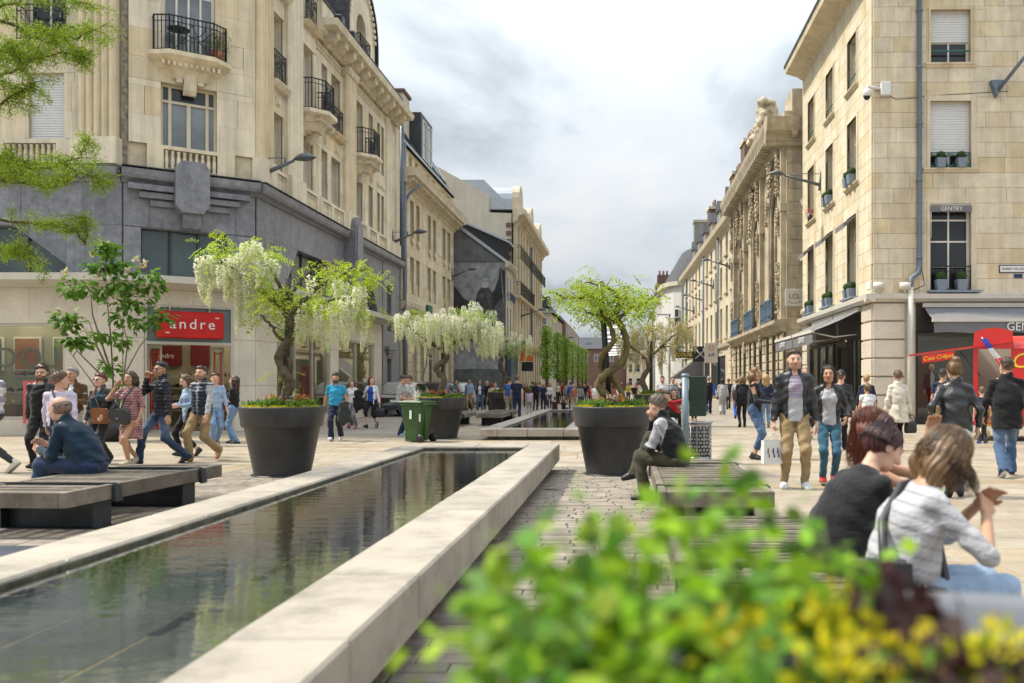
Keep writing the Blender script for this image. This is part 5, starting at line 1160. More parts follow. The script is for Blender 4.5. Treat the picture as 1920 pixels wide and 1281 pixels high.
for k,(u,z,lb) in enumerate(((ln7-3.5,10.3,'nearest wall lamp on the long dormered facade'),(ln7-13,9.9,'second wall lamp along the long dormered facade'),(ln7-21,9.5,'third wall lamp along the long dormered facade'),(ln7-29,9.1,'farthest wall lamp on the long dormered facade'))): street_lamp(F7,u,z,'grey '+lb,3.4)
# projecting shop signs on the right side
def psign(x,y,z0,z1,wd,m,label):
    r_=empty('projecting_sign',(x,y,z0),label,'sign');b=MB();b.bbox(x-wd/2,x+wd/2,y,y+.14,z0,z1,.015);b.build('board',m,r_);b=MB();b.box(x+wd/2,x+wd/2+.4,y+.04,y+.1,(z0+z1)/2-.03,(z0+z1)/2+.03);b.build('bracket',M_blk,r_);return r_,frame((x,y,0),(1,0))
grs=mat('pale_grey_sign',(.52,.50,.46),.5,.04,2,.02)
r_,F_=psign(8.05,40.3,5.05,5.85,.85,grs,'pale grey bank sign with dark capital letters on the theatre corner');text('LCL',.32,M_letd,r_,F_,0,5.5,.012);q=MB(F_);q.tube([(-.3+.6*t,-.006,5.28-.1*math.sin(math.pi*t)) for t in np.linspace(0,1,9)],.012,4);q.build('swoosh',M_letd,r_)
r_,F_=psign(6.75,66,3.0,4.55,1.0,grs,'tall pale sign with orange star petals and blue letters');text('edf',.40,mat('navy_letters',(.01,.03,.15),.5,.02,2,0),r_,F_,0,3.62,.012)
for k in range(6): a=k*math.pi/3;q=MB(F_);q.prism([(.1*math.cos(a),4.15+.1*math.sin(a)),(.19*math.cos(a+.3),4.15+.19*math.sin(a+.3)),(.26*math.cos(a),4.15+.26*math.sin(a)),(.19*math.cos(a-.3),4.15+.19*math.sin(a-.3))],-.014,-.004,'y');q.build('petal',mat('orange_red',(.65,.10,.02),.5,.02,2,0),r_)
r_,F_=psign(6.35,71,3.2,4.5,1.25,M_blk,'black square sign with two crossed white keys')
for s_ in (-1,1):
    q=MB(F_);q.tube([(-.42*s_,-.012,3.45),(.36*s_,-.012,4.2)],.03,5);q.tube([(.36*s_+.12*math.cos(t),-.012,4.25+.12*math.sin(t)) for t in np.linspace(0,2*math.pi,13)],.028,5);q.build('crossed_key',M_letw,r_)
r_,F_=psign(5.9,83,3.9,4.5,1.75,mat('brown_sign',(.05,.03,.015),.5,.05,2,0),'long dark sign with yellow capital letters farther down the street');text('COLAS',.46,M_yel,r_,F_,0,4.2,.012)
aw=empty('side_awning',(6.0,84,2.2),'steep dark grey awning with pale edge jutting out beyond the crossed-keys sign','awning')
q=MB();q.add([(7.4,82,4.1),(7.4,88,4.1),(4.6,88,1.9),(4.6,82,1.9),(7.4,82,1.7)],[(0,1,2,3),(0,3,4)]);q.build('canvas',M_awn,aw);q=MB();q.prism([(7.4,4.12),(4.55,1.86),(4.45,2.0),(7.4,4.32)],81.95,82.1,'y');q.build('edge_trim',M_letw,aw)

# ================================================================== RIGHT FAR
b8=empty('curved_corner_building',(8,108,0),'rounded white corner building with slate roof and big chimney, far right','building')
pl=[(6.95,102)]+[(6.95-2.2+2.2*math.cos(t)+(0),108-2.0*math.sin(t)*0+6*t/1.57) for t in np.linspace(0,1.0,6)]
pl=[(9,102),(6.9,102.2),(6.0,103.2),(5.3,105),(4.9,108),(4.7,135),(9,135)]
q=MB();q.prism(pl,0,13.2,'z');q.build('wall',mat('white_render',(.60,.585,.54),.8,.05,1,.1,streak=.12),b8)
q=MB();q.prism([(a-.5 if a < 8 else a,b) for a,b in pl],13.2,13.7,'z');q.build('cornice',M_cream,b8)
q=MB();q.add([(x,y,13.7) for x,y in pl]+[(x+2.5 if x < 8 else x,y+1,18.0) for x,y in pl],[(i,(i+1) % 7,7+(i+1) % 7,7+i) for i in range(7)]+[tuple(range(7,14))]);q.build('roof',M_slate,b8)
q=MB();q.box(8.3,10.6,101,102.4,13,20.5);cq=q.build('chimney',mat('grey_render',(.36,.35,.31),.9,.1,1,.1,streak=.4),b8);q=MB();q.box(8.2,10.7,100.9,102.5,20.5,20.8);q.build('chimney_cap',M_limeB,cq)
F8=frame((4.75,134,0),(.2,-26))
for i in range(9):
    for z in (4.6,7.6,10.6): window(b8,F8,(1+2.8*i,z,2.1+2.8*i,z+1.8),1,(.5,),-.02,panes=False)
F8c=frame((6.0,103.1,0),(.9,-1))
for z in (5.0,8.4): window(b8,F8c,(.2,z,1.0,z+2.0),1,(.5,),-.02,panes=False);railing(b8,F8c,.15,1.05,z,z+.9,.2,step=.15,scroll=False)
b9=empty('chimney_row_building',(7,150,0),'far grey-white terrace with red-brick chimneys on its roof','building')
q=MB();q.box(4.4,9,136,180,0,12.5);q.build('wall',M_cream,b9);q=MB();q.prism([(4.2,12.5),(7,15.5),(9,15.5),(9,12.5)],136,180,'y');q.build('roof',M_slate,b9)
F9=frame((4.4,180,0),(0,-1))
for i in range(12):
    for z in (4,7,10): window(b9,F9,(1+3.6*i,z,2.2+3.6*i,z+1.9),1,(.5,),-.02,panes=False)
for (y,z) in ((138,19),(146,18.2),(156,17.4)):
    q=MB();q.box(5.4,7.4,y,y+2,13,z);cq=q.build('chimney',M_brick,b9)
    for k in range(3): q=MB();q.lathe([(.2,0),(.16,.8),(0,.8)],8,(5.8+.6*k,y+1,z));q.build('chimney_pot',M_brick,cq)
b10=empty('ornate_far_facade',(0,230,0),'pale ornate facade glimpsed between the trees at the far end of the street','building')
q=MB();q.box(.6,9,190,199,0,9.0);q.prism([(.6,9),(2.6,9),(2.6,10.2),(1.6,11.6),(.6,10.2)],190,199,'y');q.build('wall',M_limeB,b10)
F10=frame((.6,190,0),(1,0));F10b=frame((.6,198.5,0),(0,-1))
for i in range(5):
    for z in (1,4,6.5): window(b10,F10,(.4+1.7*i,z,1.3+1.7*i,z+1.7),1,(.5,),-.02,panes=False)
# street-lamp columns far right, coffee-blue lantern omitted detail
for k,(x,y) in enumerate(((3.2,60),(3.2,72),(3.0,84),(2.9,96))):
    p_=empty('light_column',(x,y,0),'slim pale light column in the far street, %s from the camera' % ('first','second','third','fourth')[k],'street lamp','slim light columns');q=MB();q.tube([(x,y,0),(x,y,6.2)],[.09,.06],8);q.build('column',M_zinc,p_);q=MB();q.box(x-.9,x+.1,y-.12,y+.12,6.2,6.28);q.build('light_head',M_zinc,p_)
# pale festive sails strung across the far street
for k in range(9):
    y=105+9*k;x=.2-.10*k;z=8.2-.12*k;q=MB();q.add([(x-1.4-1.2,y,z),(x+1.0-1.2,y,z+.15),(x+1.0-1.2,y+2.4,z+.5),(x-1.4-1.2,y+2.4,z+.35),(x-1.4-1.2,y,z-.02),(x+1.0-1.2,y,z+.13),(x+1.0-1.2,y+2.4,z+.48),(x-1.4-1.2,y+2.4,z+.33)],[(0,1,2,3),(7,6,5,4),(0,4,5,1),(2,6,7,3)]);tag(q.build('festive_sail',M_letw),'white cloth sail hung across the far end of the street','banner','white sails over the street')
# ================================================================== FOLIAGE TOOLS
RNG=np.random.default_rng(11)
def unit(a): return a/np.maximum(np.linalg.norm(a,axis=-1,keepdims=True),1e-9)
class Leaves:
    """numpy collector of small leaf faces (each a bent 4-vertex or 6-vertex blade) with per-leaf colour"""
    def __init__(s): s.V=[];s.F=[];s.C=[];s.n=0
    def blades(s,P,D,Nn,ln,wd,col,bend=.15,six=False):
        """P base points, D direction, Nn approx normal, ln length, wd width (arrays), col (n,3)"""
        n=len(P);D=unit(D);S=unit(np.cross(D,Nn));U=np.cross(S,D)
        ln=np.broadcast_to(np.asarray(ln,float).reshape(-1,1),(n,1));wd=np.broadcast_to(np.asarray(wd,float).reshape(-1,1),(n,1))
        if six:
            pts=[P,P+D*ln*.30+S*wd*.5+U*ln*bend*.3,P+D*ln*.66+S*wd*.42+U*ln*bend*.1,P+D*ln-U*ln*bend,P+D*ln*.66-S*wd*.42+U*ln*bend*.1,P+D*ln*.30-S*wd*.5+U*ln*bend*.3,P+D*ln*.45]
            V=np.stack(pts,1).reshape(-1,3);b=np.arange(n)[:,None]*7
            F=np.concatenate([b+np.array([0,1,6]),b+np.array([1,2,6]),b+np.array([2,3,6]),b+np.array([3,4,6]),b+np.array([4,5,6]),b+np.array([5,0,6])]);k=7
        else:
            pts=[P,P+D*ln*.45+S*wd*.5+U*ln*bend,P+D*ln,P+D*ln*.45-S*wd*.5+U*ln*bend]
            V=np.stack(pts,1).reshape(-1,3);b=np.arange(n)[:,None]*4
            F=np.concatenate([b+np.array([0,1,2]),b+np.array([0,2,3])]);k=4
        s.V.append(V);s.F.append(F+s.n);s.C.append(np.repeat(np.broadcast_to(col,(n,3)),k,0));s.n+=len(V)
    def build(s,name,m,parent,smooth=True):
        if not s.V: return None
        return link(name,np_mesh(name,np.concatenate(s.V),np.concatenate(s.F),m,smooth,np.concatenate(s.C)),parent)
M_leaf=vcol_mat('leaf',.55,0,60,.35,trans=.42,var=.06);M_petal=vcol_mat('petal',.7,0,60,.2,trans=.35,var=.03)
M_bark=mat('wisteria_bark',(.13,.10,.06),.95,.3,14,.8,30,dirt=(.3,9.));M_barkm=mat('mossy_bark',(.17,.14,.035),.95,.35,9,.8,26,col2=(.10,.075,.05))
def rdir(n,up=0.): d=RNG.normal(size=(n,3));d[:,2]+=up;return unit(d)
def jitcol(c,n,v=.18,vg=.25):
    c=np.array(c,float)*(1+RNG.uniform(-vg,vg,(n,1)));return np.clip(c*(1+RNG.uniform(-v,v,(n,3))*.5),0,1)
def pinnate(L_,C,n,spread,col,ln=.20,k=5,size=.055,droop=.35):
    """compound leaves round centre points C: each a rachis with k pairs of leaflets"""
    P=C[RNG.integers(len(C),size=n)]+RNG.normal(size=(n,3))*spread
    D=rdir(n);D[:,2]=D[:,2]*.45-droop*RNG.random(n);D=unit(D);Nn=unit(np.cross(D,rdir(n)));Nn[:,2]=abs(Nn[:,2])+.6;Nn=unit(Nn);S=unit(np.cross(D,Nn))
    c=jitcol(col,n);l=ln*RNG.uniform(.7,1.25,(n,1))
    for i in range(k):
        t=(i+1)/k;B=P+D*l*t+np.array([0,0,-1])*l*.35*t*t
        for sg_ in (-1,1):
            d=unit(D*.55+S*sg_*1.0+np.array([0,0,-.25])+RNG.normal(size=(n,3))*.12);L_.blades(B,d,Nn+RNG.normal(size=(n,3))*.25,size*RNG.uniform(.75,1.2,n),size*.42,c)
    L_.blades(P+D*l+np.array([0,0,-1])*l*.35,unit(D+np.array([0,0,-.5])),Nn,size,size*.42,c)
def racemes(L_,tops,lens,col,rad=.062,dens=260):
    """hanging flower chains: many small petals on a tapering column"""
    for (x,y,z),ln in zip(tops,lens):
        n=int(dens*ln/.5);t=RNG.random(n)**.85;a=RNG.random(n)*2*np.pi;sw=RNG.normal(size=2)*.04
        r=rad*(1-t)**.6*(.35+.65*np.minimum(1,t*8))*RNG.uniform(.55,1.1,n)
        P=np.stack([x+r*np.cos(a)+sw[0]*t*t,y+r*np.sin(a)+sw[1]*t*t,z-t*ln],1);D=np.stack([np.cos(a),np.sin(a),-.35+RNG.normal(size=n)*.4],1)
        L_.blades(P,D,np.array([0,0,1.])+RNG.normal(size=(n,3))*.5,.040*(1-.5*t),.036*(1-.45*t),jitcol(col,n,.06,.08)*np.clip(1-.25*t[:,None]*np.array([.3,.1,1]),0,1),.25)
POT=None
def pot_mesh():
    b=MB();b.lathe([(0,.03),(.40,.03),(.40,.035),(.535,.73),(.545,.735),(.565,.735),(.575,.75),(.612,1.01),(.612,1.03),(.60,1.035),(.57,1.02),(.555,.95),(.55,.93)],64);return b.mesh('pot_body',mat('anthracite_pot',(.045,.046,.048),.46,.16,2.5,.06,120,dirt=(.32,4.),streak=.25))
POTM=pot_mesh();b=MB();b.lathe([(0,.93),(.3,.95),(.555,.94)],32);SOILM=b.mesh('soil',M_soil);b=MB();b.lathe([(0,.002),(.43,.002),(.445,.02),(.43,.035),(.38,.035)],48);SAUCM=b.mesh('base_ring',M_blk)
def planter(x,y,label):
    r_=empty('planter',(x,y,0),label,'planter','large round planters along the pools');T=Matrix.Translation((x,y,0));link('pot_body',POTM,r_,T);link('soil',SOILM,r_,T);link('base_ring',SAUCM,r_,T);return r_
def bedding(x,y,z,r,label,dens=1.0,orange=True):
    """low bedding plants filling a pot"""
    r_=empty('bedding_plants',(x,y,z),label,'plant');A=Leaves()
    def clump(cx,cy,rr,h,n,col,ln,wd,up):
        n=int(n*dens);P=np.stack([cx+RNG.normal(size=n)*rr*.5,cy+RNG.normal(size=n)*rr*.5,z+RNG.random(n)*h*.6],1);A.blades(P,rdir(n,up),rdir(n),ln*RNG.uniform(.6,1.2,n),wd,jitcol(col,n))
    for k in range(16):
        a=RNG.random()*2*math.pi;q=r*.82*math.sqrt(RNG.random());c=[(.13,.24,.03),(.20,.30,.04),(.09,.17,.03)][k % 3];clump(x+q*math.cos(a),y+q*math.sin(a),.14,RNG.uniform(.05,.2),90,c,.08,.03,.9)
    for k in range(18):
        a=math.pi*(.95+1.1*RNG.random());clump(x+r*.86*math.cos(a),y+r*.86*math.sin(a),.07,.06,150,(.62,.54,.03),.028,.02,.5)
    o=A.build('foliage',M_leaf,r_)
    F_=Leaves()
    for k in range(4 if orange else 0):
        a=RNG.random()*2*math.pi;q=r*.7*math.sqrt(RNG.random());n=40;P=np.stack([x+q*math.cos(a)+RNG.normal(size=n)*.06,y+q*math.sin(a)+RNG.normal(size=n)*.06,z+.1+RNG.random(n)*.1],1);F_.blades(P,rdir(n,.6),rdir(n),.035,.03,jitcol([(.62,.22,.05),(.55,.45,.40),(.50,.12,.05)][k % 3],n))
    F_.build('flowers',M_petal,r_)
    return r_
def tree(cx,Y,label,trunks,branches,clumps,chains,leafcol,flowercol=(.88,.87,.73),post=None,nl=1.0,size=.055,kind='wisteria_tree',dep=.35,bark=None,zbase=.93):
    """px-plan of a potted tree turned into metres at its real distance: (px,py[,dy]) -> world"""
    s=Y/1600;W=lambda p: ((p[0]-1170)*s,Y+(p[2] if len(p) > 2 else 0),1.37+(720-p[1])*s)
    r_=empty(kind,((cx-1170)*s,Y,zbase),label,'tree')
    def smoothp(pts,n=5):
        pts=[np.array(W(p)) for p in pts];out=[]
        for i in range(len(pts)-1):
            p0,p1,p2,p3=pts[max(i-1,0)],pts[i],pts[i+1],pts[min(i+2,len(pts)-1)]
            for k in range(n):
                t=k/n;out.append(.5*((2*p1)+(-p0+p2)*t+(2*p0-5*p1+4*p2-p3)*t*t+(-p0+3*p1-3*p2+p3)*t**3))
        out.append(pts[-1]);return out
    for (pts,r0,r1) in trunks:
        q=smoothp(pts,6);b=MB();rr=[(r0+(r1-r0)*i/(len(q)-1))*(1+.12*math.sin(i*1.7)) for i in range(len(q))];b.tube([tuple(p) for p in q],rr,14);b.v=[tuple(np.array(v_)+RNG.normal(size=3)*r0*.10) for v_ in b.v];b.build('trunk',bark or M_bark,r_)
    bm=MB();bpts=[]
    for (pts,r0,r1) in branches:
        q=smoothp(pts,6);q=[p+RNG.normal(size=3)*.012 for p in q];bm.tube([tuple(p) for p in q],[r0+(r1-r0)*i/(len(q)-1) for i in range(len(q))],6);bpts+=q
        for k in range(len(q)//3):
            p=q[RNG.integers(len(q)//3,len(q))];d=rdir(1,.3)[0]*RNG.uniform(.12,.3);bm.tube([tuple(p),tuple(p+d*.5+np.array([0,0,.02])),tuple(p+d)],[r1*.7,r1*.5,r1*.3],4)
    bm.build('branches',bark or M_bark,r_)
    A=Leaves()
    for (px,py,rx,ry,n) in clumps:
        C=np.array([W((px,py))]);m=int(n*nl*.72);P=C+np.stack([RNG.normal(size=m)*rx*.46*s,RNG.normal(size=m)*dep*min(1,rx*s/.35),RNG.normal(size=m)*ry*.46*s],1);pinnate(A,P,m,.04,leafcol,.20*size/.055,5,size)
    A.build('crown',M_leaf,r_)
    if chains:
        B=Leaves()
        for (px,py,wx,n,lpx) in chains:
            n=max(3,int(n*.8));tops=[W((px+RNG.uniform(-wx,wx),py+RNG.uniform(-10,10)*n/8,RNG.uniform(-dep,dep))) for _ in range(n)];racemes(B,tops,[lpx*s*RNG.uniform(.7,1.3) for _ in range(n)],flowercol)
        B.build('blossom',M_petal,r_)
    if post: b=MB();b.tube([W(post[0]),W(post[1])],.045,8);b.build('support_post',M_blk,r_)
    return r_
planter(-5.10,12.75,'large anthracite planter standing left of the near pool');planter(-.17,12.92,'large anthracite planter in the centre, beside the crossed-legged man')
planter(-4.57,21.3,'large anthracite planter just behind the green wheelie bin');planter(-5.03,35.2,'far planter beside the second pool, left of the strolling family');planter(.93,27.2,'planter partly hidden behind the central one')
for (x,y,lb) in ((-5.1,12.75,'bedding plants in the planter left of the near pool'),(-.17,12.92,'bedding plants with yellow sedum in the central planter'),(-4.57,21.3,'bedding plants in the planter behind the wheelie bin'),(-5.03,35.2,'bedding plants in the far planter by the second pool'),(.93,27.2,'bedding plants in the planter behind the central one')): bedding(x,y,1.005,.55,lb)
YG=(.37,.49,.03);YG2=(.33,.45,.035)
tree(530,12.75,'white wisteria tree in the planter left of the near pool',[([(528,765),(542,715),(524,670),(548,625),(536,580)],.085,.055),([(540,765),(522,725,.05),(545,690),(530,650)],.05,.03)],
     [([(536,585),(500,555),(455,515),(405,488)],.045,.012),([(536,590),(525,545),(505,505),(470,470)],.04,.012),([(540,595),(585,548),(640,515),(692,505)],.045,.012),([(545,600),(600,570),(660,560),(700,575)],.035,.01),([(535,580),(560,530),(600,500),(650,490)],.03,.008),([(530,640),(505,610),(490,590)],.03,.01)],
     [(455,470,45,26,90),(415,490,35,20,50),(500,470,35,22,50),(515,545,55,34,120),(560,575,45,28,80),(610,520,45,24,80),(660,510,45,24,90),(690,530,24,18,40),(635,565,50,24,90),(500,590,30,20,40),(680,585,26,14,30),(540,620,20,14,14),(522,700,10,14,12),(530,740,12,12,12)],
     [(400,488,16,12,68),(432,495,14,10,60),(468,510,16,14,92),(482,470,20,14,48),(455,480,26,12,50),(590,575,26,11,70),(655,565,26,12,75),(615,530,26,8,52),(690,540,12,5,48),(560,595,12,4,46),(505,490,12,6,44)],YG,post=((537,765),(541,520)))
tree(1149,12.92,'leafy wisteria with a twisted double trunk in the central planter',[([(1158,764),(1140,744,-.05),(1122,722,-.06),(1136,702,-.08),(1166,680,-.06),(1176,650,.0),(1168,618,.05),(1152,592)],.062,.044),([(1142,764),(1166,742,.06),(1150,712,.08),(1128,690,.06),(1130,665,-.06),(1150,642,-.08),(1146,615,-.04),(1130,588)],.05,.036),([(1150,764),(1172,752,-.03),(1186,760,-.02)],.05,.02)],
     [([(1135,600),(1128,570),(1105,555),(1060,560),(1040,545)],.045,.01),([(1145,600),(1160,570),(1150,545),(1120,535),(1095,530)],.045,.01),([(1150,605),(1185,580),(1215,565),(1232,550)],.04,.01),([(1148,590),(1175,560),(1170,540)],.03,.008),([(1140,590),(1110,590),(1085,575)],.03,.008)],
     [(1065,556,42,20,70),(1045,548,18,14,20),(1100,535,36,20,60),(1125,548,44,26,110),(1160,560,44,28,120),(1200,565,36,24,90),(1222,556,22,18,36),(1125,590,42,20,70),(1170,590,40,18,60),(1100,575,30,18,40),(1190,540,22,12,14)],[],(.35,.46,.03),post=((1143,762),(1126,528)),bark=M_barkm)
tree(827,21.3,'white wisteria tree heavy with blossom behind the wheelie bin',[([(822,748),(832,712),(818,690),(838,672),(826,650)],.09,.06)],
     [([(826,655),(800,640),(775,620),(760,608)],.05,.012),([(828,655),(838,630),(845,605)],.04,.01),([(830,655),(870,635),(900,615),(915,590)],.05,.012),([(868,636),(905,640),(935,625)],.03,.01),([(805,642),(798,690),(790,712)],.018,.008)],
     [(760,596,16,12,30),(790,592,20,12,40),(812,605,20,14,36),(848,585,20,14,40),(880,590,26,16,60),(910,595,26,18,70),(835,625,30,18,36),(930,615,14,12,30)],
     [(757,596,7,14,38),(778,600,14,18,42),(806,604,14,18,46),(836,598,14,20,44),(856,592,14,20,48),(882,588,16,24,48),(908,600,16,20,46),(930,610,10,12,44),(915,628,18,12,40),(784,736,8,6,40),(860,610,40,20,40)],YG2,nl=.8,post=((830,748),(830,610)),dep=.5)
tree(940,35.2,'smaller white wisteria tree in the far planter',[([(940,735),(948,705),(938,685),(946,665)],.12,.08)],[([(944,670),(920,650),(905,640)],.05,.015),([(944,668),(970,650),(992,640)],.05,.015),([(944,672),(950,645),(945,632)],.04,.01)],
     [(920,640,22,16,60),(945,640,22,16,60),(975,645,18,14,50),(955,660,28,12,60),(990,660,12,10,20)],[(915,636,10,16,26),(940,632,12,16,26),(968,634,12,14,24),(990,640,8,12,26),(905,650,8,10,24)],(.22,.34,.05),nl=.8,size=.08,dep=.6,post=((950,735),(950,640)))
tree(1215,27.2,'fading cream wisteria in the planter behind the central one',[([(1213,740),(1205,712),(1216,690),(1214,672)],.10,.07)],[([(1214,675),(1190,655),(1165,635),(1150,630)],.05,.012),([(1214,675),(1240,650),(1270,625),(1300,612)],.05,.012),([(1215,672),(1215,640),(1205,615)],.04,.01),([(1240,650),(1275,650),(1295,660)],.03,.01)],
     [(1180,630,30,18,50),(1215,620,34,18,60),(1255,615,34,18,60),(1285,612,22,14,40),(1225,650,40,18,50),(1275,640,28,18,40),(1255,675,26,14,24)],[(1175,628,20,14,34),(1210,620,22,18,36),(1250,615,22,18,34),(1285,615,18,14,34),(1195,660,26,14,32),(1240,655,26,12,30)],(.28,.27,.05),flowercol=(.55,.47,.28),nl=.8,size=.07,dep=.6,post=((1221,740),(1221,640)))
# ---- fine-leaved tree leaning in from the left
def locust():
    Y=10.0;s=Y/1600;W=lambda p: np.array(((p[0]-1170)*s,Y+(p[2] if len(p) > 2 else 0),1.37+(720-p[1])*s));r_=empty('locust_tree',tuple(W((-420,0))*np.array((1,1,0))),'fine-leaved light green tree leaning in at the upper left','tree')
    b=MB();x0=W((-420,0))[0];b.tube([(x0,Y,0),(x0+.1,Y,1.5),(x0,Y,3.2),(x0+.15,Y,4.6),(x0+.1,Y,6.2)],[.16,.13,.12,.09,.05],10);b.build('trunk',M_bark,r_)
    br_=[[(-420,60),(-200,40),(-40,60),(60,20),(130,-10),(180,25)],[(-420,120),(-200,90),(-20,110),(70,60),(140,70),(205,40)],[(-420,160),(-150,140),(0,150),(80,110),(140,100),(172,118)],[(-420,200),(-150,190),(10,190),(60,160),(100,120),(120,180),(160,115)],[(-420,240),(-150,220),(0,230),(50,210),(95,175),(105,190)],[(-420,280),(-150,270),(0,290),(40,280),(80,265),(100,232)],[(-420,320),(-150,310),(-20,320),(40,330),(90,300),(150,325)],[(-420,350),(-150,350),(-10,360),(60,350),(110,350),(150,378)],[(-420,380),(-150,390),(0,400),(50,400),(95,440),(90,380)],[(-420,400),(-150,430),(-10,440),(30,480),(70,470),(110,500)],[(-420,20),(-200,-20),(0,-30),(90,-20),(110,30)],[(-420,200),(-100,170),(30,130),(90,140),(125,128)],[(-200,300),(-60,320),(10,310),(60,315),(90,330)],[(-200,60),(-40,20),(20,40),(60,60),(100,30),(160,60)]]
    bm=MB();A=Leaves();pts=[]
    for q in br_:
        o=np.array([0,RNG.uniform(-.7,.7),0]);w3=[W(p)+o*min(1,(i/2)) for i,p in enumerate(q)];d=[]
        for i in range(len(w3)-1):
            for t in np.linspace(0,1,6,endpoint=False): d.append(w3[i]*(1-t)+w3[i+1]*t+RNG.normal(size=3)*.012)
        d.append(w3[-1]);bm.tube([tuple(p) for p in d],np.linspace(.03,.004,len(d)).tolist(),5);k=len(d)//4
        pts+=d[k:]
        for j in range(24):
            p=d[RNG.integers(k,len(d))];e_=p+rdir(1,-.1)[0]*np.array([1,1,.6])*RNG.uniform(.12,.38);bm.tube([tuple(p),tuple((p+e_)/2+np.array([0,0,.03])),tuple(e_)],[.005,.004,.002],4);pts+=[p*(1-t)+e_*t for t in np.linspace(.2,1,7)]
    bm.build('branches',M_bark,r_);P=np.array(pts);n=15
    Q=np.repeat(P,n,0);m=len(Q);D=rdir(m,.1);c=jitcol((.27,.38,.025),m);A.blades(Q+RNG.normal(size=(m,3))*.035,D,rdir(m),RNG.uniform(.02,.05,m),.011,c);A.build('crown',M_leaf,r_)
locust()
# ---- magnolia with cream flowers before the shop
def magnolia():
    Y=20.2;s=Y/1600;W=lambda p: np.array(((p[0]-1170)*s,Y+(p[2] if len(p) > 2 else 0),1.37+(720-p[1])*s));base=W((212,0));r_=empty('magnolia_tree',(base[0],Y,0),'young broad-leaved tree with cream flowers in front of the travertine shop wall','tree')
    st=[[(212,806),(206,700),(200,620),(198,560),(200,480)],[(214,806),(225,720),(235,640),(240,590)],[(210,806),(190,700),(165,660),(140,640),(125,605)],[(213,806),(215,720),(260,650),(300,590)],[(206,690),(165,590),(150,545)],[(203,610),(235,560),(280,510)],[(200,570),(170,540),(140,530)],[(206,700),(180,650),(155,600),(130,600)],[(212,780),(175,720),(145,655)]]
    tw=MB();ends=[]
    for q in st:
        w3=[W(p)+np.array([0,RNG.uniform(-.2,.2)*i,0]) for i,p in enumerate(q)];tw.tube([tuple(p) for p in w3],np.linspace(.024,.007,len(w3)).tolist(),6)
    tw.build('trunk',mat('smooth_bark',(.20,.17,.13),.85,.15,8,.3,30),r_)
    A=Leaves();cl=[(200,470,20,16),(190,500,24,16),(150,535,26,18),(135,545,18,14),(215,530,30,20),(245,535,26,18),(275,515,22,18),(285,535,18,14),(230,570,34,22),(265,565,26,18),(195,545,20,16),(240,600,32,18),(275,605,26,16),(300,590,20,14),(130,605,20,16),(122,595,14,10),(145,645,16,12),(140,635,14,10),(200,630,16,10),(225,640,14,10),(205,690,18,16),(225,735,20,16),(215,760,24,18),(205,450 + 10,14,10),(180,500,14,10),(225,495,14,10)]
    for (px,py,rx,ry) in cl:
        n=52;C=W((px,py));P=C+np.stack([RNG.normal(size=n)*rx*s*.42,RNG.normal(size=n)*.2,RNG.normal(size=n)*ry*s*.42],1);D=unit(P-C+rdir(n)*.12+np.array([0,0,-.10]));A.blades(P,D,np.array([0,0,1.])+RNG.normal(size=(n,3))*.35,RNG.uniform(.14,.22,n),RNG.uniform(.085,.115,n),jitcol((.12,.24,.03),n,.2,.3),.12,True)
    A.build('crown',M_leaf,r_);B=Leaves()
    for (px,py) in ((185,480),(135,513),(125,585),(250,510),(265,490),(275,505),(290,538),(262,553),(175,625),(308,580),(230,560),(283,497),(198,520)):
        n=14;C=W((px,py,-.25));B.blades(np.repeat(C[None],n,0)+RNG.normal(size=(n,3))*.015,rdir(n,.9),rdir(n),RNG.uniform(.08,.14,n),.05,jitcol((.62,.56,.36),n),.2,True)
    B.build('blossom',M_petal,r_);planter_=MB();planter_.lathe([(0,.02),(.3,.02),(.4,.5),(.36,.5),(.34,.44),(0,.44)],24,(base[0],Y,0));planter_.build('tub',M_blk,r_)
magnolia()
# ---- row of pleached trees down the street
for k in range(7):
    y=54+8.5*k;x=-4.9+.03*k;hgt=5.0+.1*k;r_=empty('pleached_tree',(x,y,0),'slim clipped street tree, %s in the row down the street' % ('nearest','second','third','fourth','fifth','sixth','farthest')[k],'tree','clipped street trees');b=MB();b.tube([(x,y,0),(x+.03,y,2),(x,y,hgt-.3)],[.12,.1,.05],7);b.build('trunk',M_bark,r_)
    A=Leaves();n=1400 if k < 3 else 800;z=1.7+RNG.random(n)*(hgt-1.7);ww=.43*np.clip(np.minimum((z-1.2)/1.1,(hgt-z)/.5+.45),.25,1)*(1+.22*np.sin(z*4+k));a=RNG.random(n)*6.283;q=ww*np.sqrt(RNG.random(n));P=np.stack([x+q*np.cos(a),y+q*np.sin(a),z],1);A.blades(P,rdir(n,-.1),rdir(n),RNG.uniform(.1,.19,n),.09,jitcol((.24,.40,.04),n,.2,.4));A.build('crown',M_leaf,r_)
    A=Leaves()
# bush on balcony, flowers on sill
c_,pr=BUSH_AT;A=Leaves();n=500;P=np.array(c_)+RNG.normal(size=(n,3))*np.array([.16,.16,.17])+np.array([0,0,.25]);A.blades(P,rdir(n,.4),rdir(n),.08,.016,jitcol((.15,.18,.05),n));A.build('foliage',M_leaf,pr)
c_,pr=FLOWER_AT;A=Leaves();n=260;P=np.array(c_)+RNG.normal(size=(n,3))*np.array([.13,.13,.12])+np.array([0,0,.08]);col=np.where(P[:,2:3] > c_[2]+.08,np.array([.6,.08,.10]),np.array([.62,.58,.55]));A.blades(P,rdir(n),rdir(n),.05,.04,col);A.build('flowers',M_petal,pr)
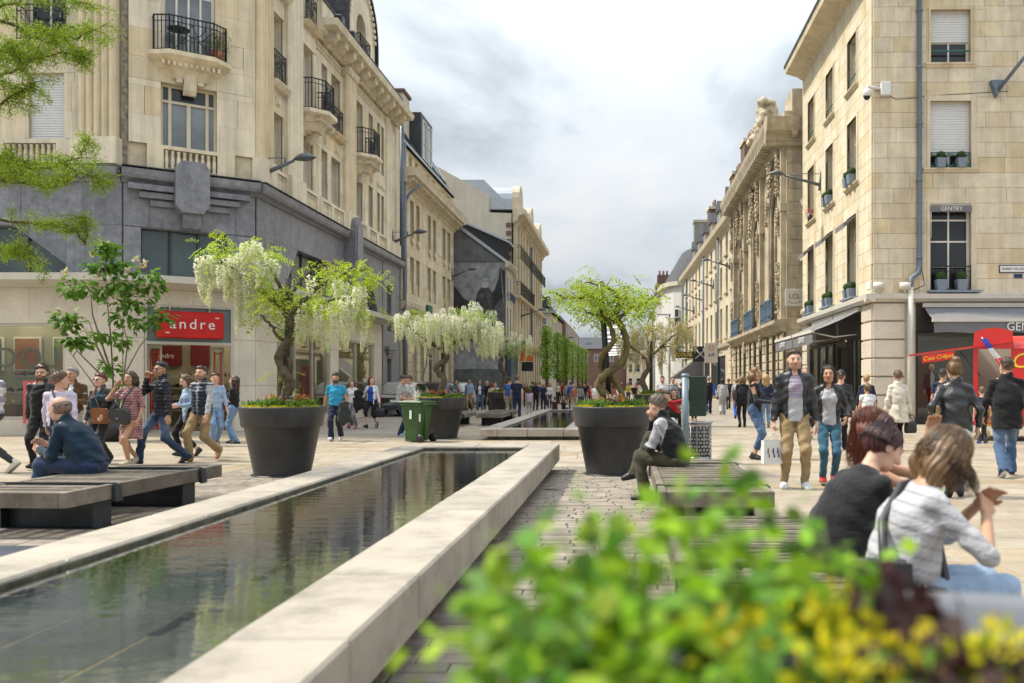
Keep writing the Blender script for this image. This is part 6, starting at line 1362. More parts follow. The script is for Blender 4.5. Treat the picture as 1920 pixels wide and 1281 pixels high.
# ================================================================== FOREGROUND PLANTER AND ITS PLANTS
FX,FY=.45,.78
r_=empty('planter',(FX,FY,0),'grey rim of the planter close to the camera at the lower right','planter');T=Matrix.Translation((FX,FY,0))
me=POTM.copy();me.materials[0]=mat('grey_pot',(.16,.17,.19),.5,.06,2.5,.05,120);link('pot_body',me,r_,T);link('soil',SOILM,r_,T)
def foreground():
    r_=empty('foreground_foliage',(FX,FY,.95),'blurred bright green leafy plants filling the foreground planter','plant');A=Leaves();st=MB()
    # plant heads: (x, y, z)
    def top(px,py,Y): return np.array(((px-1170)*Y/1600,Y,1.37+(720-py)*Y/1600))
    heads=[(1330,890,1.05,1.0),(1290,940,1.0,1.0),(1380,930,1.1,1.0),(1240,975,1.05,1),(1170,985,.95,1),(1110,1010,1.0,1),(1060,1010,.95,.8),(1000,1060,.95,1),(940,1110,.92,.7),(880,1160,.9,.5),(905,1210,.85,.7),(960,1150,.9,1),(1030,1110,1.0,1),(1090,1080,1.0,1),(1160,1060,1.05,1),(1230,1050,1.0,1),(1300,1030,1.0,1),(1370,1020,1.05,1),(1420,980,1.1,.9),(1450,1040,1.1,1),(1540,970,1.1,.5),(1560,1050,1.1,.8),(1520,1090,1.05,1),(1640,1060,1.1,.5),(1000,1200,.85,1),(1080,1160,.9,1),(1160,1150,.9,1),(1240,1140,.9,1),(1320,1120,.95,1),(1400,1110,1,1),(1470,1130,1,1),(940,1250,.8,1),(1050,1240,.8,1),(1150,1230,.85,1),(1250,1220,.85,1),(1350,1200,.9,1),(1440,1200,.9,1),(1180,1270,.78,1),(1300,1270,.78,1),(1420,1265,.8,.8)]
    for (px,py,Y,dn) in heads:
        Y=Y*.98;t=top(px,py,Y);b0=np.array((np.clip(t[0]*.8+FX*.2,FX-.5,FX+.5),np.clip(t[1],FY-.4,FY+.45),.95));st.tube([tuple(b0),tuple((b0+t)/2+np.array([0,.01,0])),tuple(t)],[.004,.003,.002],5)
        n=int((30 if py > 1070 else (17 if py > 1020 else 9))*dn)+2;P=t+RNG.normal(size=(n,3))*np.array([.026,.03,.026])-np.array([0,0,.012]);D=rdir(n);D[:,2]=D[:,2]*.6+.05
        A.blades(P,D,np.array([0,-.35,.8])+RNG.normal(size=(n,3))*.5,RNG.uniform(.020,.042,n),RNG.uniform(.016,.032,n),jitcol((.26,.43,.02) if RNG.random() < .65 else (.12,.25,.025),n,.25,.45),.1,True)
    st.build('stems',mat('green_stem',(.12,.16,.04),.7,.1,9,0),r_);A.build('leaves',M_leaf,r_)
    r_=empty('yellow_sedum',(FX+.1,FY-.1,.95),'blurred yellow flowering ground cover in the foreground planter','plant');A=Leaves()
    for (px,py,Y,rr) in ((1335,1195,.85,.03),(1600,1235,.85,.05),(1535,1150,.95,.035),(1690,1262,.85,.04),(1885,1222,.92,.045),(1835,1248,.88,.04),(1560,1270,.8,.04),(1650,1190,.95,.02),(1400,1180,.9,.02)):
        n=48;t=top(px,py,Y);P=t+RNG.normal(size=(n,3))*rr*np.array([.6,.6,.35]);A.blades(P,rdir(n,.5),rdir(n),RNG.uniform(.012,.026,n),.014,jitcol((.68,.60,.02),n));
        n=60;P=t+RNG.normal(size=(n,3))*rr*np.array([.7,.7,.4])-np.array([0,0,.02]);A.blades(P,rdir(n,.3),rdir(n),.025,.014,jitcol((.14,.25,.02),n))
    A.build('foliage',M_leaf,r_)
    r_=empty('purple_heuchera',(FX+.3,FY,.95),'blurred dark purple-brown foliage in the foreground planter','plant');A=Leaves()
    for (px,py,Y,rr) in ((1620,1165,1.0,.05),(1690,1160,1.02,.045),(1700,1210,.97,.05),(1640,1215,.95,.05),(1590,1200,.95,.04),(1740,1250,.92,.05),(1660,1270,.85,.05),(1800,1278,.88,.04),(1730,1280,.84,.05),(1880,1285,.86,.04)):
        n=40;t=top(px,py,Y);P=t+RNG.normal(size=(n,3))*rr*np.array([.65,.6,.4]);A.blades(P,rdir(n,.3),np.array([0,-.3,.8])+RNG.normal(size=(n,3))*.6,RNG.uniform(.022,.042,n),RNG.uniform(.02,.034,n),jitcol((.075,.035,.035),n,.3,.4),.12,True)
    A.build('foliage',M_leaf,r_)
foreground()
# ================================================================== BENCHES
M_bw=mat('weathered_bench_wood',(.20,.168,.13),.85,.22,4,.5,50,rand=.45,dirt=(.25,12.));M_steel=mat('dark_bench_steel',(.055,.065,.07),.5,.2,3,.1,30,metal=.5,dirt=(.3,4.))
def bench(x0,x1,y0,y1,label,legs,joints,rz=0.,hz=.42,slat=.042,gap=.034):
    c=Vector(((x0+x1)/2,(y0+y1)/2,0));r_=empty('platform_bench',c,label,'bench',rz=rz);T=Matrix.Translation(c) @ Matrix.Rotation(rz,4,'Z');hx,hy=(x1-x0)/2,(y1-y0)/2
    segs=[-hy]+[j-c.y for j in joints]+[hy]
    for i in range(len(segs)-1):
        a,b=segs[i]+.02,segs[i+1]-.02;e0,e1=i==0,i==len(segs)-2
        for s_ in (-1,1): q=MB();xa=s_*hx;q.bbox(min(xa,xa-s_*.07),max(xa,xa-s_*.07),a,b,hz-.14,hz+.002,.006);q.build('side_board',M_bw,r_,T)
        if e0: q=MB();q.bbox(-hx+.072,hx-.072,a,a+.07,hz-.14,hz+.001,.006);q.build('end_board',M_bw,r_,T)
        if e1: q=MB();q.bbox(-hx+.072,hx-.072,b-.07,b,hz-.14,hz+.001,.006);q.build('end_board',M_bw,r_,T)
        y=a+(.09 if e0 else .02);k=('slat',round(2*hx,2),slat)
        if k not in PIECE: q=MB();q.bbox(-hx+.075,hx-.075,0,slat,-.03,0,.004);PIECE[k]=q.mesh('slat',M_bw)
        while y+slat < b-(.09 if e1 else .02): link('slat',PIECE[k],r_,T @ Matrix.Translation((0,y,hz-.002+rnd.uniform(-.005,.005))));y+=slat+gap
        for s_ in np.linspace(-hx+.2,hx-.2,5): # blocking between the slats
            q=MB();q.box(s_-.02,s_+.02,a+.03,b-.03,hz-.05,hz-.012);q.build('batten',M_bw,r_,T)
    for j in segs[1:-1]: q=MB();q.box(-hx-.012,hx+.012,j-.02,j+.02,hz-.15,hz+.012);q.prism([(hx+.012,hz-.16),(hx+.05,hz-.16),(hx+.03,hz+.0),(hx+.012,hz+.0)],j-.05,j+.05,'y');q.build('steel_joint',M_steel,r_,T)
    for ly in legs:
        l=ly-c.y;q=MB();q.box(-hx+.1,hx-.1,l-.012,l+.012,.02,hz-.14);q.box(-hx+.08,hx-.06,l-.14,l+.14,.0,.02);q.box(-hx+.08,hx-.06,l-.14,l+.14,hz-.16,hz-.141);q.box(hx-.115,hx-.095,l-.12,l+.12,.02,hz-.16);q.box(-hx+.095,-hx+.115,l-.12,l+.12,.02,hz-.16);q.build('steel_leg',M_steel,r_,T)
    return r_
bench(-5.92,-4.80,7.45,10.1,'weathered slatted platform bench with the man in the dark blue shirt',[8.1,9.55],[8.13,9.62],R(-3))
bench(.31,1.33,7.5,10.8,'slatted platform bench where the crossed-legged man sits',[8.2,10.1],[7.98,10.2])
bench(.28,1.32,3.1,6.15,'near slatted platform bench with the three seated women',[4.2,5.6],[4.5])
bench(-6.2,-5.1,25.9,29.4,'far platform bench behind the wheelie-bin planter',[26.6,28.6],[27.0]);bench(-4.75,-3.9,27.3,31.5,'far platform bench beside the second pool',[28,30.6],[29.4])
# ================================================================== WHEELIE BIN, LITTER BIN, NEWSPAPER
def wheelie(x,y):
    r_=empty('wheelie_bin',(x,y,0),'green plastic wheelie bin beside the planter','bin');g=mat('green_plastic',(.032,.088,.02),.45,.08,3,.05,60,dirt=(.2,6.));T=Matrix.Translation((x,y,0)) @ Matrix.Rotation(R(-20),4,'Z')
    q=MB();rg_=[(.20,.22,.04),(.205,.225,.3),(.27,.28,.86),(.30,.31,.87),(.30,.31,.92)];vs=[];fs=[]
    for a,b,z in rg_:
        c=.05
        vs+=[(-a+c,-b,z),(a-c,-b,z),(a,-b+c,z),(a,b-c,z),(a-c,b,z),(-a+c,b,z),(-a,b-c,z),(-a,-b+c,z)]
    for i in range(len(rg_)-1):
        for k in range(8): fs.append((i*8+k,i*8+(k+1) % 8,(i+1)*8+(k+1) % 8,(i+1)*8+k))
    fs.append(tuple(range(7,-1,-1)));q.add(vs,fs);q.box(.21,.26,-.03,.03,.05,.8);q.build('body',g,r_,T)
    q=MB();q.bbox(-.31,.33,-.32,.32,.925,.965,.015);q.bbox(-.22,.2,-.24,.24,.965,.985,.01);q.build('lid',g,r_,T);q=MB();q.tube([(.38,-.24,.9),(.40,0,.9),(.38,.24,.9)],.018,6);q.box(.3,.39,-.25,-.2,.87,.93);q.box(.3,.39,.2,.25,.87,.93);q.build('handle',g,r_,T)
    for s_ in (-.27,.27):
        q=MB(Matrix.Translation((.27,s_,.1)) @ Matrix.Rotation(R(90),4,'X'));q.lathe([(0,-.025),(.05,-.03),(.06,-.02),(.1,-.025),(.1,.025),(.06,.02),(.05,.03),(0,.025)],20);q.build('wheel',M_blk,r_,T)
    q=MB();q.box(.262,.266,-.3,-.24,.5,.68);q.box(.0,.06,-.296,-.288,.56,.76);q.build('label',M_letw,r_,T)
wheelie(-4.86,20.0)
lx,ly=1.1,14.6;r_=empty('litter_bin',(lx,ly,0),'perforated steel litter bin with grey post and green back plate behind the right bench','bin')
q=MB();q.tube([(lx-.06,ly-.1,0),(lx-.06,ly-.1,1.52)],.06,14);q.lathe([(.07,0),(.07,.04),(0,.05)],14,(lx-.06,ly-.1,1.5));q.build('post',mat('blue_grey_post',(.20,.25,.29),.4,.06,4,.03,metal=.3),r_);q=MB();q.bbox(lx+.01,lx+.3,ly-.08,ly-.03,.82,1.5,.01);q.build('back_plate',mat('dark_green_plate',(.012,.035,.022),.5,.1,3,.02),r_)
q=MB();cz=(lx+.2,ly+.1,0)
for i in range(9):
    for k in range(20): a=2*math.pi*(k+.5*(i % 2))/20;q.lathe([(.2,.1+i*.062),(.2,.1+i*.062+.034)],2,cz,a-.1,a+.1)
for z in (.06,.66): q.lathe([(.2,z),(.205,z),(.205,z+.06),(.2,z+.06)],28,cz)
for k in range(10): a=2*math.pi*k/10;q.tube([(cz[0]+.198*math.cos(a),cz[1]+.198*math.sin(a),.06),(cz[0]+.198*math.cos(a),cz[1]+.198*math.sin(a),.68)],.008,4)
q.build('perforated_drum',mat('brushed_steel',(.36,.37,.38),.4,.1,4,.03,metal=.7),r_);q=MB();q.lathe([(0,.06),(.18,.06),(.18,.62)],20,cz);q.build('liner',mat('bin_liner',(.09,.09,.1),.6,.1,4,.05),r_);q=MB();q.lathe([(.12,.70),(.23,.70),(.23,.72),(.12,.72)],24,cz);q.build('rim',MATS['brushed_steel'],r_)
q=MB();vs=[];n=8
for i in range(n+1):
    t=i/n;vs+=[(-.02-1.0+.0+.2*t-.0,10.85+.03*t,.02+.07*math.sin(t*2.2)),(-.02-1.0+.2*t+.02,10.98+.02*t,.02+.05*math.sin(t*2.6))]
q.add(vs,[(2*i,2*i+1,2*i+3,2*i+2) for i in range(n)],True);tag(q.build('crumpled_paper',M_letw),'crumpled white paper lying against the pool coping','paper')
# ================================================================== PARKED CARS
def car(x,y,col,label,rz=0.):
    r_=empty('parked_car',(x,y,0),label,'car',rz=rz);T=Matrix.Translation((x,y,0)) @ Matrix.Rotation(rz,4,'Z');cm=mat('car_paint_'+label.split()[0]+label.split()[1],col,.3,.04,2,0,coat=.6,metal=.3)
    # body by cross-sections along the length (rear at -y)
    sec=[(-2.05,.70,.45,.80,.78),(-2.0,.80,.32,.88,.86),(-1.6,.84,.26,.92,.92),(0,.85,.25,.93,.95),(1.3,.84,.25,.90,.93),(1.95,.78,.3,.78,.82),(2.1,.66,.4,.66,.7)]
    def loft(secs,nm,m):
        q=MB();vs=[];fs=[];k=10
        for (yy,hw_,zb_,zt_,_) in secs:
            for a in range(k):
                t=2*math.pi*(a+.5)/k;cx,cz_=math.cos(t),math.sin(t);sx=math.copysign(abs(cx)**.35,cx);sz=math.copysign(abs(cz_)**.35,cz_);vs.append((hw_*sx,yy,(zb_+zt_)/2+(zt_-zb_)/2*sz))
        for i in range(len(secs)-1):
            for a in range(k): fs.append((i*k+a,i*k+(a+1) % k,(i+1)*k+(a+1) % k,(i+1)*k+a))
        fs+=[tuple(range(k)),tuple((len(secs)-1)*k+a for a in range(k))];q.add(vs,fs,True);return q.build(nm,m,r_,T)
    loft(sec,'body',cm);loft([(-1.95,.66,.85,.95,0),(-1.75,.68,.86,1.36,0),(-1.3,.66,.86,1.47,0),(.2,.64,.86,1.46,0),(.7,.66,.86,1.25,0),(1.15,.72,.84,.93,0)],'cabin',cm)
    q=MB();q.add([(-.58,-1.93,.97),(.58,-1.93,.97),(.52,-1.72,1.34),(-.52,-1.72,1.34)],[(0,1,2,3)]);
    for s_ in (-1,1): q.add([(s_*.69,-1.4,1.0),(s_*.69,.5,1.0),(s_*.655,.2,1.38),(s_*.66,-1.3,1.38)],[(0,1,2,3)])
    q.build('window',M_pane,r_,T)
    for s_ in (-1,1):
        q=MB();q.bbox(s_*.72-.08,s_*.72+.08,-2.08,-1.96,.62,.9,.02);q.build('tail_lamp',M_red,r_,T)
        for yy in (-1.3,1.3): q=MB(Matrix.Translation((s_*.75,yy,.31)) @ Matrix.Rotation(R(90),4,'Y'));q.lathe([(0,-.1),(.2,-.1),(.29,-.1),(.31,-.05),(.31,.05),(.29,.1),(.2,.1),(0,.1)],20);q.build('wheel',M_blk,r_,T)
    q=MB();q.box(-.26,.26,-2.09,-2.07,.60,.71);q.build('number_plate',M_letw,r_,T);q=MB();q.bbox(-.8,.8,-2.1,-1.95,.35,.5,.03);q.build('bumper',MATS['dark_cladding'],r_,T);q=MB();q.box(-.62,.62,-2.072,-2.05,.76,.80);q.build('trim',MATS['dark_cladding'],r_,T)
car(-9.45,37.5,(.42,.42,.41),'silver grey estate car parked by the granite pier');car(-9.0,42.5,(.02,.025,.035),'dark blue car parked behind the wheelie-bin planter');car(-9.2,48.5,(.35,.38,.38),'pale silver car parked nearest the mural wall')
# ================================================================== CREPE TRAILER
def trailer():
    X0,X1,Y0,Y1=0,4.15,0,2.2;r_=empty('food_trailer',(10.4,21.0,0),'red crepe trailer with open serving hatch at the right edge','trailer');inn=mat('trailer_inside',(.42,.38,.30),.6,.05,2,.02);F=frame((8.35,20.4,0),(math.cos(R(22)),-math.sin(R(22))))
    q=MB(F);wall(q,0,X1-X0,.38,2.2,[(.1,1.05,.82,2.2)],.06);q.prism([(0,2.2),(X1-X0,2.2),(X1-X0,2.2)],0,.01,'y');q.build('front_panel',M_red,r_)
    q=MB(F);q.box(X0+.02,X0+.06,Y0+.07,Y1,.38,2.4);q.box(X1-.06,X1,Y0+.07,Y1,.38,2.4);q.box(X0+.02,X1,Y1-.05,Y1,.38,2.4);q.build('shell',M_red,r_)
    q=MB(F);q.box(X0+.07,X1-.07,Y0+.08,Y1-.06,.36,.42);q.box(X0+.9,X0+.95,Y0+.08,Y1-.06,.42,2.35);q.box(X0+.07,X0+.9,Y1-.12,Y1-.06,.42,2.35);q.build('inside',inn,r_)
    q=MB(F);n=12;pts=[(0,2.2)]+[(.02+.84*t,2.56+.14*math.sin(math.pi*(.1+.8*t))) for t in np.linspace(0,1,n)]+[(.86,2.2)];q.prism(pts,-.05,.05,'y');q.build('raised_hatch_head',M_red,r_)
    q=MB(F);vs=[];
    for i in range(13): t=math.pi*i/12;vs+=[(X0+.88+(X1-X0-.9)*.0,Y0+1.1-1.12*math.cos(t),2.2+.35*math.sin(t)),(X1,Y0+1.1-1.12*math.cos(t),2.2+.35*math.sin(t))]
    q.add(vs,[(2*i,2*i+1,2*i+3,2*i+2) for i in range(12)],True);q.build('rounded_roof',M_red,r_)
    q=MB(F);q.box(-.02,.85,-.16,.05,1.0,1.05);q.build('counter',M_zinc,r_);q=MB(F);q.box(.06,.7,-.03,-.005,.62,.98);mp_=q.build('menu_board',M_yel,r_)
    for i in range(7): q=MB(F);q.box(.1,.1+rnd.uniform(.22,.42),-.034,-.031,.92-i*.042,.935-i*.042);q.build('menu_line',M_red,mp_)
    text('Crêpes',.16,M_yel,r_,F,.32,.52,.008,shear=.25);text('Bretonnes',.13,M_yel,r_,F,.40,.42-.03,.008,shear=.25);text('Casa Crêpes',.5,M_yel,r_,F,2.1,1.9,.008,shear=.25)
    q=MB(F);q.lathe([(0,0),(.15,0),(.15,.012),(0,.014)],20);
    for i in range(len(q.v)): p=F.inverted() @ Vector(q.v[i]);q.v[i]=tuple(F @ Vector((p.x+.22,-.005-p.z,.72-.55+p.y+.02)))
    q.build('round_motif',mat('pale_yellow',(.62,.55,.30),.5,.03,3,0),r_)
    for x in (.72,2.9): q=MB(F @ Matrix.Translation((x,-.03,.28)) @ Matrix.Rotation(R(90),4,'X'));q.lathe([(0,-.02),(.12,.0),(.17,.02),(.19,.04),(.28,.04),(.28,-.1)],28);q.build('wheel',M_blk,r_);q=MB(F @ Matrix.Translation((x,-.035,.28)) @ Matrix.Rotation(R(90),4,'X'));q.lathe([(0,.03),(.06,.035),(.10,.01),(.16,.03),(.18,.045)],20);q.build('wheel_rim',M_zinc,r_)
    q=MB(F);q.tube([(.2,-.02,.38),(.2,-.02,.1)],.03,6);q.box(.1,.3,-.12,.08,.0,.1);q.build('jack_stand',M_blk,r_)
    q=MB(F);vs=[(.85,-.05,2.36),(.85,.9,2.42),(-1.45,.9,2.1),(-1.45,-.05,2.06)];q.add(vs+[(x,y,z-.02) for x,y,z in vs],[(0,1,2,3),(7,6,5,4),(0,3,7,4),(2,1,5,6),(3,2,6,7),(0,4,5,1)]);q.build('lifted_flap',mat('flap_pale',(.55,.42,.40),.5,.06,2,.02),r_);q=MB(F);q.box(-1.46,.86,-.08,-.045,2.0,2.05);
    q.prism([(-1.46,2.05),(.86,2.35),(.86,2.385),(-1.46,2.085)],-.075,-.055,'y');q.v=q.v[8:];q.f=[tuple(i-8 for i in f) for f in q.f[6:]];q.mi=q.mi[6:];q.sm=q.sm[6:];q.build('flap_edge',M_red,r_)
    q=MB(F);q.tube([(-.3,.05,2.15),(.15,.0,1.55)],.012,5);q.build('gas_strut',M_blk,r_)
    q=MB(F);u0,u1=-1.15,-.42;n=10;vs=[]
    for i in range(n+1): u=u0+(u1-u0)*i/n;vs+=[(u,-.07,2.06+.1*(i/n)),(u,-.07,1.86+.1*(i/n)+.02*abs(math.sin(i*math.pi/2)))]
    q.add(vs,[(2*i,2*i+1,2*i+3,2*i+2) for i in range(n)]);va=q.build('scalloped_valance',M_red,r_);link('lettering',text_mesh('Casa Crêpes',.135,M_yel,shear=.25),va,F @ Matrix.Translation((-.785,-.078,2.015)) @ Matrix.Rotation(R(-7.6),4,'Y') @ Matrix.Rotation(R(90),4,'X'))
    fl=empty('flag',tuple(F @ Vector((.45,-.1,1.9))),'small blue, white and red flag tilted beside the trailer hatch','flag');q=MB(F);q.tube([(.18,-.12,2.48),(.66,-.12,1.75)],.012,5);q.build('pole',M_wwood,fl)
    for k,c in enumerate(((.02,.05,.35),(.72,.72,.72),(.55,.02,.03))):
        q=MB(F);t0,t1=k/3,(k+1)/3;P=lambda t,o: (.2+.46*t+o*.12*(1-.2*math.sin(t*5)),-.13-.02*math.sin(t*7),2.44-.70*t+o*.02);q.add([P(t0,-.35),P(t0,.8),P((t0+t1)/2,.8),P(t1,.8),P(t1,-.35),P((t0+t1)/2,-.35)],[(0,1,2,5),(5,2,3,4)]);q.build('stripe',mat('flag_%d' % k,c,.8,.04,3,.05),fl)
    for (u,c,h_) in ((.3,(.6,.15,.02),.16),(.45,(.5,.4,.2),.1),(.55,(.1,.07,.04),.13)): q=MB(F);q.lathe([(0,0),(.05,0),(.05,h_),(0,h_)],12,(u,.1,1.052));tag(q.build('jar',mat('jar_%d' % int(u*100),c,.3,.05,3,0)),{.3: 'orange jar on the trailer counter',.45: 'small beige jar on the trailer counter, the middle one',.55: 'dark brown jar on the trailer counter'}[u],'jar')
trailer()
# shop-window clothes rail on the first floor and tree boxes are glimpsed only: wall board behind the mannequin
lw_=empty('window_lettering',FF @ Vector((3.1,.1,1.6)),'faint column of printed brand lines on the right shop glass','lettering')
for i in range(8): q=MB(FF);w_l=rnd.uniform(.28,.45);q.box(3.05-w_l/2,3.05+w_l/2,.095,.1,2.2-i*.13,2.25-i*.13);q.build('printed_line',M_letd,lw_)

for k,(x,y,ln_,lb) in enumerate(((3.05,11.4,.75,'narrow dark drain slot in the paving behind the woman in the striped top'),(2.0,18.6,.6,'short dark drain slot in the sunlit paving near the curly-haired woman'),(5.6,15.2,.9,'long dark drain slot in the paving near the trailer'))):
    d_=empty('drain_slot',(x,y,.016),lb,'drain');q=MB();q.box(x-ln_/2,x+ln_/2,y-.05,y+.05,.012,.019);q.build('steel_frame',MATS['grate_steel'],d_);q=MB();q.box(x-ln_/2+.02,x+ln_/2-.02,y-.028,y+.028,.0192,.0205);q.build('slot',M_blk,d_)
# ================================================================== PEOPLE: smooth-union figures meshed by surface nets
A3=lambda *v: np.array(v,float)
def nrm(v): return v/max(np.linalg.norm(v),1e-9)
class Field:
    def __init__(s,h): s.h=h;s.p=[]
    def _add(s,fn,lo,hi,k,op,clip): s.p.append((fn,np.array(lo,float),np.array(hi,float),k,op,clip));return s
    def cone(s,a,b,ra,rb,k=.025,op='u',clip=None):
        a,b=np.array(a,float),np.array(b,float);d=b-a;L2=max(float(d@d),1e-9);r=max(ra,rb)
        def fn(X,Y,Z):
            x,y,z=X-a[0],Y-a[1],Z-a[2];t=np.clip((x*d[0]+y*d[1]+z*d[2])/L2,0,1)
            return np.sqrt((x-t*d[0])**2+(y-t*d[1])**2+(z-t*d[2])**2)-(ra+(rb-ra)*t)
        return s._add(fn,np.minimum(a,b)-r,np.maximum(a,b)+r,k,op,clip)
    def ell(s,a,b,wa,wb,Xv,Yv,k=.04,op='u',clip=None):
        """tapered capsule with elliptic section: wa=(half width along Xv, half depth along Yv)"""
        a,b=np.array(a,float),np.array(b,float);d=b-a;L2=max(float(d@d),1e-9);r=max(*wa,*wb);Zv=np.cross(Xv,Yv)
        def fn(X,Y,Z):
            x,y,z=X-a[0],Y-a[1],Z-a[2];t=np.clip((x*d[0]+y*d[1]+z*d[2])/L2,0,1);x,y,z=x-t*d[0],y-t*d[1],z-t*d[2]
            w_=wa[0]+(wb[0]-wa[0])*t;p_=wa[1]+(wb[1]-wa[1])*t;m_=np.minimum(w_,p_)
            qx=(x*Xv[0]+y*Xv[1]+z*Xv[2])/w_;qy=(x*Yv[0]+y*Yv[1]+z*Yv[2])/p_;qz=(x*Zv[0]+y*Zv[1]+z*Zv[2])/m_
            return (np.sqrt(qx*qx+qy*qy+qz*qz)-1)*m_
        return s._add(fn,np.minimum(a,b)-r,np.maximum(a,b)+r,k,op,clip)
    def ball(s,c,r3,R_=None,k=.02,op='u',clip=None):
        c=np.array(c,float);R_=np.eye(3) if R_ is None else R_;m_=min(r3);r=max(r3)
        def fn(X,Y,Z):
            x,y,z=X-c[0],Y-c[1],Z-c[2];q=[(x*R_[0,i]+y*R_[1,i]+z*R_[2,i])/r3[i] for i in range(3)]
            return (np.sqrt(q[0]**2+q[1]**2+q[2]**2)-1)*m_
        return s._add(fn,c-r,c+r,k,op,clip)
    def mesh(s,disp=None,final_clips=()):
        if not s.p: return None
        h=s.h;us=[p for p in s.p if p[4]=='u'];lo=np.min([p[1] for p in us],0)-3*h-.012;hi=np.max([p[2] for p in us],0)+3*h+.012
        n=np.ceil((hi-lo)/h).astype(int)+1;D=np.full(n,.2,np.float32)
        ax=[lo[i]+h*np.arange(n[i]) for i in range(3)]
        for fn,a,b,k,op,clip in s.p:
            m_=k+2*h+.02;i0=np.clip(np.floor((a-m_-lo)/h).astype(int),0,n-1);i1=np.clip(np.ceil((b+m_-lo)/h).astype(int)+1,1,n)
            if np.any(i1<=i0): continue
            sl=tuple(slice(i0[i],i1[i]) for i in range(3));X=ax[0][sl[0]][:,None,None];Y=ax[1][sl[1]][None,:,None];Z=ax[2][sl[2]][None,None,:]
            d=fn(X,Y,Z).astype(np.float32)
            if clip is not None:
                for cq in clip:
                    c,nn=cq[0],cq[1];pl_=(X-c[0])*nn[0]+(Y-c[1])*nn[1]+(Z-c[2])*nn[2]
                    if len(cq) > 2: # ragged, feathered edge (hairlines)
                        pl_=pl_+cq[2]*(np.sin(X*173+Z*61)+np.sin(Y*151-Z*83+1.3)+np.sin((X+Y)*97+Z*140))*.5;kk=.016;tt=np.clip(.5+.5*(pl_-d)/kk,0,1);d=(d+(pl_-d)*tt+kk*tt*(1-tt)).astype(np.float32)
                    else: d=np.maximum(d,pl_)
            o=D[sl]
            if op=='u':
                t=np.clip(.5+.5*(d-o)/k,0,1);D[sl]=d+(o-d)*t-k*t*(1-t)
            else:
                t=np.clip(.5-.5*(o+d)/k,0,1);D[sl]=o+(-d-o)*t+k*t*(1-t)
        X,Y,Z=ax[0][:,None,None],ax[1][None,:,None],ax[2][None,None,:]
        if disp is not None: D+=disp(X,Y,Z).astype(np.float32)
        for (c,nn) in final_clips: D=np.maximum(D,((X-c[0])*nn[0]+(Y-c[1])*nn[1]+(Z-c[2])*nn[2]).astype(np.float32))
        D[[0,-1]]=.1;D[:,[0,-1]]=.1;D[:,:,[0,-1]]=.1
        return snets(D,lo,h)
def snets(D,lo,h):
    S=D < 0;n=np.array(D.shape)-1
    cnt=np.zeros(n,np.int8);off=[(i,j,k) for i in (0,1) for j in (0,1) for k in (0,1)]
    for (i,j,k) in off: cnt+=S[i:i+n[0],j:j+n[1],k:k+n[2]]
    act=(cnt > 0) & (cnt < 8);idx=np.argwhere(act)
    if len(idx)==0: return None
    val={o: D[idx[:,0]+o[0],idx[:,1]+o[1],idx[:,2]+o[2]] for o in off};acc=np.zeros((len(idx),3));c=np.zeros(len(idx))
    for a in off:
        for ax in range(3):
            if a[ax]: continue
            b=list(a);b[ax]=1;b=tuple(b);va,vb=val[a],val[b];m=(va < 0)!=(vb < 0);t=np.where(m,va/np.where(m,va-vb,1),0)
            p=np.array(a,float)[None]+np.zeros((len(idx),3));p[:,ax]+=t;acc[m]+=p[m];c[m]+=1
    V=lo+(idx+acc/c[:,None])*h;ids=np.full(n,-1,np.int32);ids[act]=np.arange(len(idx));F=[]
    for ax in range(3):
        sl0=[slice(None)]*3;sl1=[slice(None)]*3;sl0[ax]=slice(0,-1);sl1[ax]=slice(1,None);a,b=S[tuple(sl0)],S[tuple(sl1)];e=np.argwhere(a!=b)
        o1,o2=[x for x in range(3) if x!=ax];ok=(e[:,o1] > 0) & (e[:,o2] > 0) & (e[:,o1] < D.shape[o1]-1) & (e[:,o2] < D.shape[o2]-1);e=e[ok]
        def cell(d1,d2): q=e.copy();q[:,o1]-=d1;q[:,o2]-=d2;return ids[q[:,0],q[:,1],q[:,2]]
        f=np.stack([cell(1,1),cell(0,1),cell(0,0),cell(1,0)],1);flip=a[tuple(e.T)]!=(ax==1);f[~flip]=f[~flip][:,::-1];F.append(f)
    F=np.concatenate(F);F=F[(F>=0).all(1)]
    return V,F
def ik(a,b,l1,l2,pole):
    d=b-a;L=np.linalg.norm(d)
    if L > (l1+l2)*.998: b=a+d/L*(l1+l2)*.998;d=b-a;L=np.linalg.norm(d)
    x=(l1*l1-l2*l2+L*L)/(2*L);hh=math.sqrt(max(l1*l1-x*x,0));u=d/L;p=np.array(pole,float);p=nrm(p-u*(p@u));return a+u*x+p*hh,b
M_skin=vcol_mat('skin',.5,.12,130,.35,sss=.12,var=.04);M_cloth=vcol_mat('cloth',.88,.30,160,.2,sheen=.15,var=.14,wrinkle=.28);M_leather=vcol_mat('leather',.38,.35,60,.5,coat=.15,var=.15,wrinkle=.22);M_hairm=vcol_mat('hair',.42,.25,120,.45,var=.22);M_shoe_v=vcol_mat('shoe_material',.5,.1,60,.4,var=.08);M_puff=vcol_mat('padded_cloth',.55,.2,90,.4,var=.1,wrinkle=.3)
MATK={'cloth': M_cloth,'leather': M_leather,'puff': M_puff}
SK={'light': (.60,.36,.26),'tan': (.48,.27,.17),'pale': (.66,.43,.33),'olive': (.42,.24,.15),'dark': (.075,.04,.026)}
HAIRC={'black': (.018,.014,.012),'dbrown': (.048,.027,.016),'brown': (.10,.056,.028),'auburn': (.12,.028,.012),'plum': (.05,.012,.012),'grey': (.25,.24,.22),'blond': (.34,.21,.09),'honey': (.15,.085,.038),'dgrey': (.095,.075,.055)}
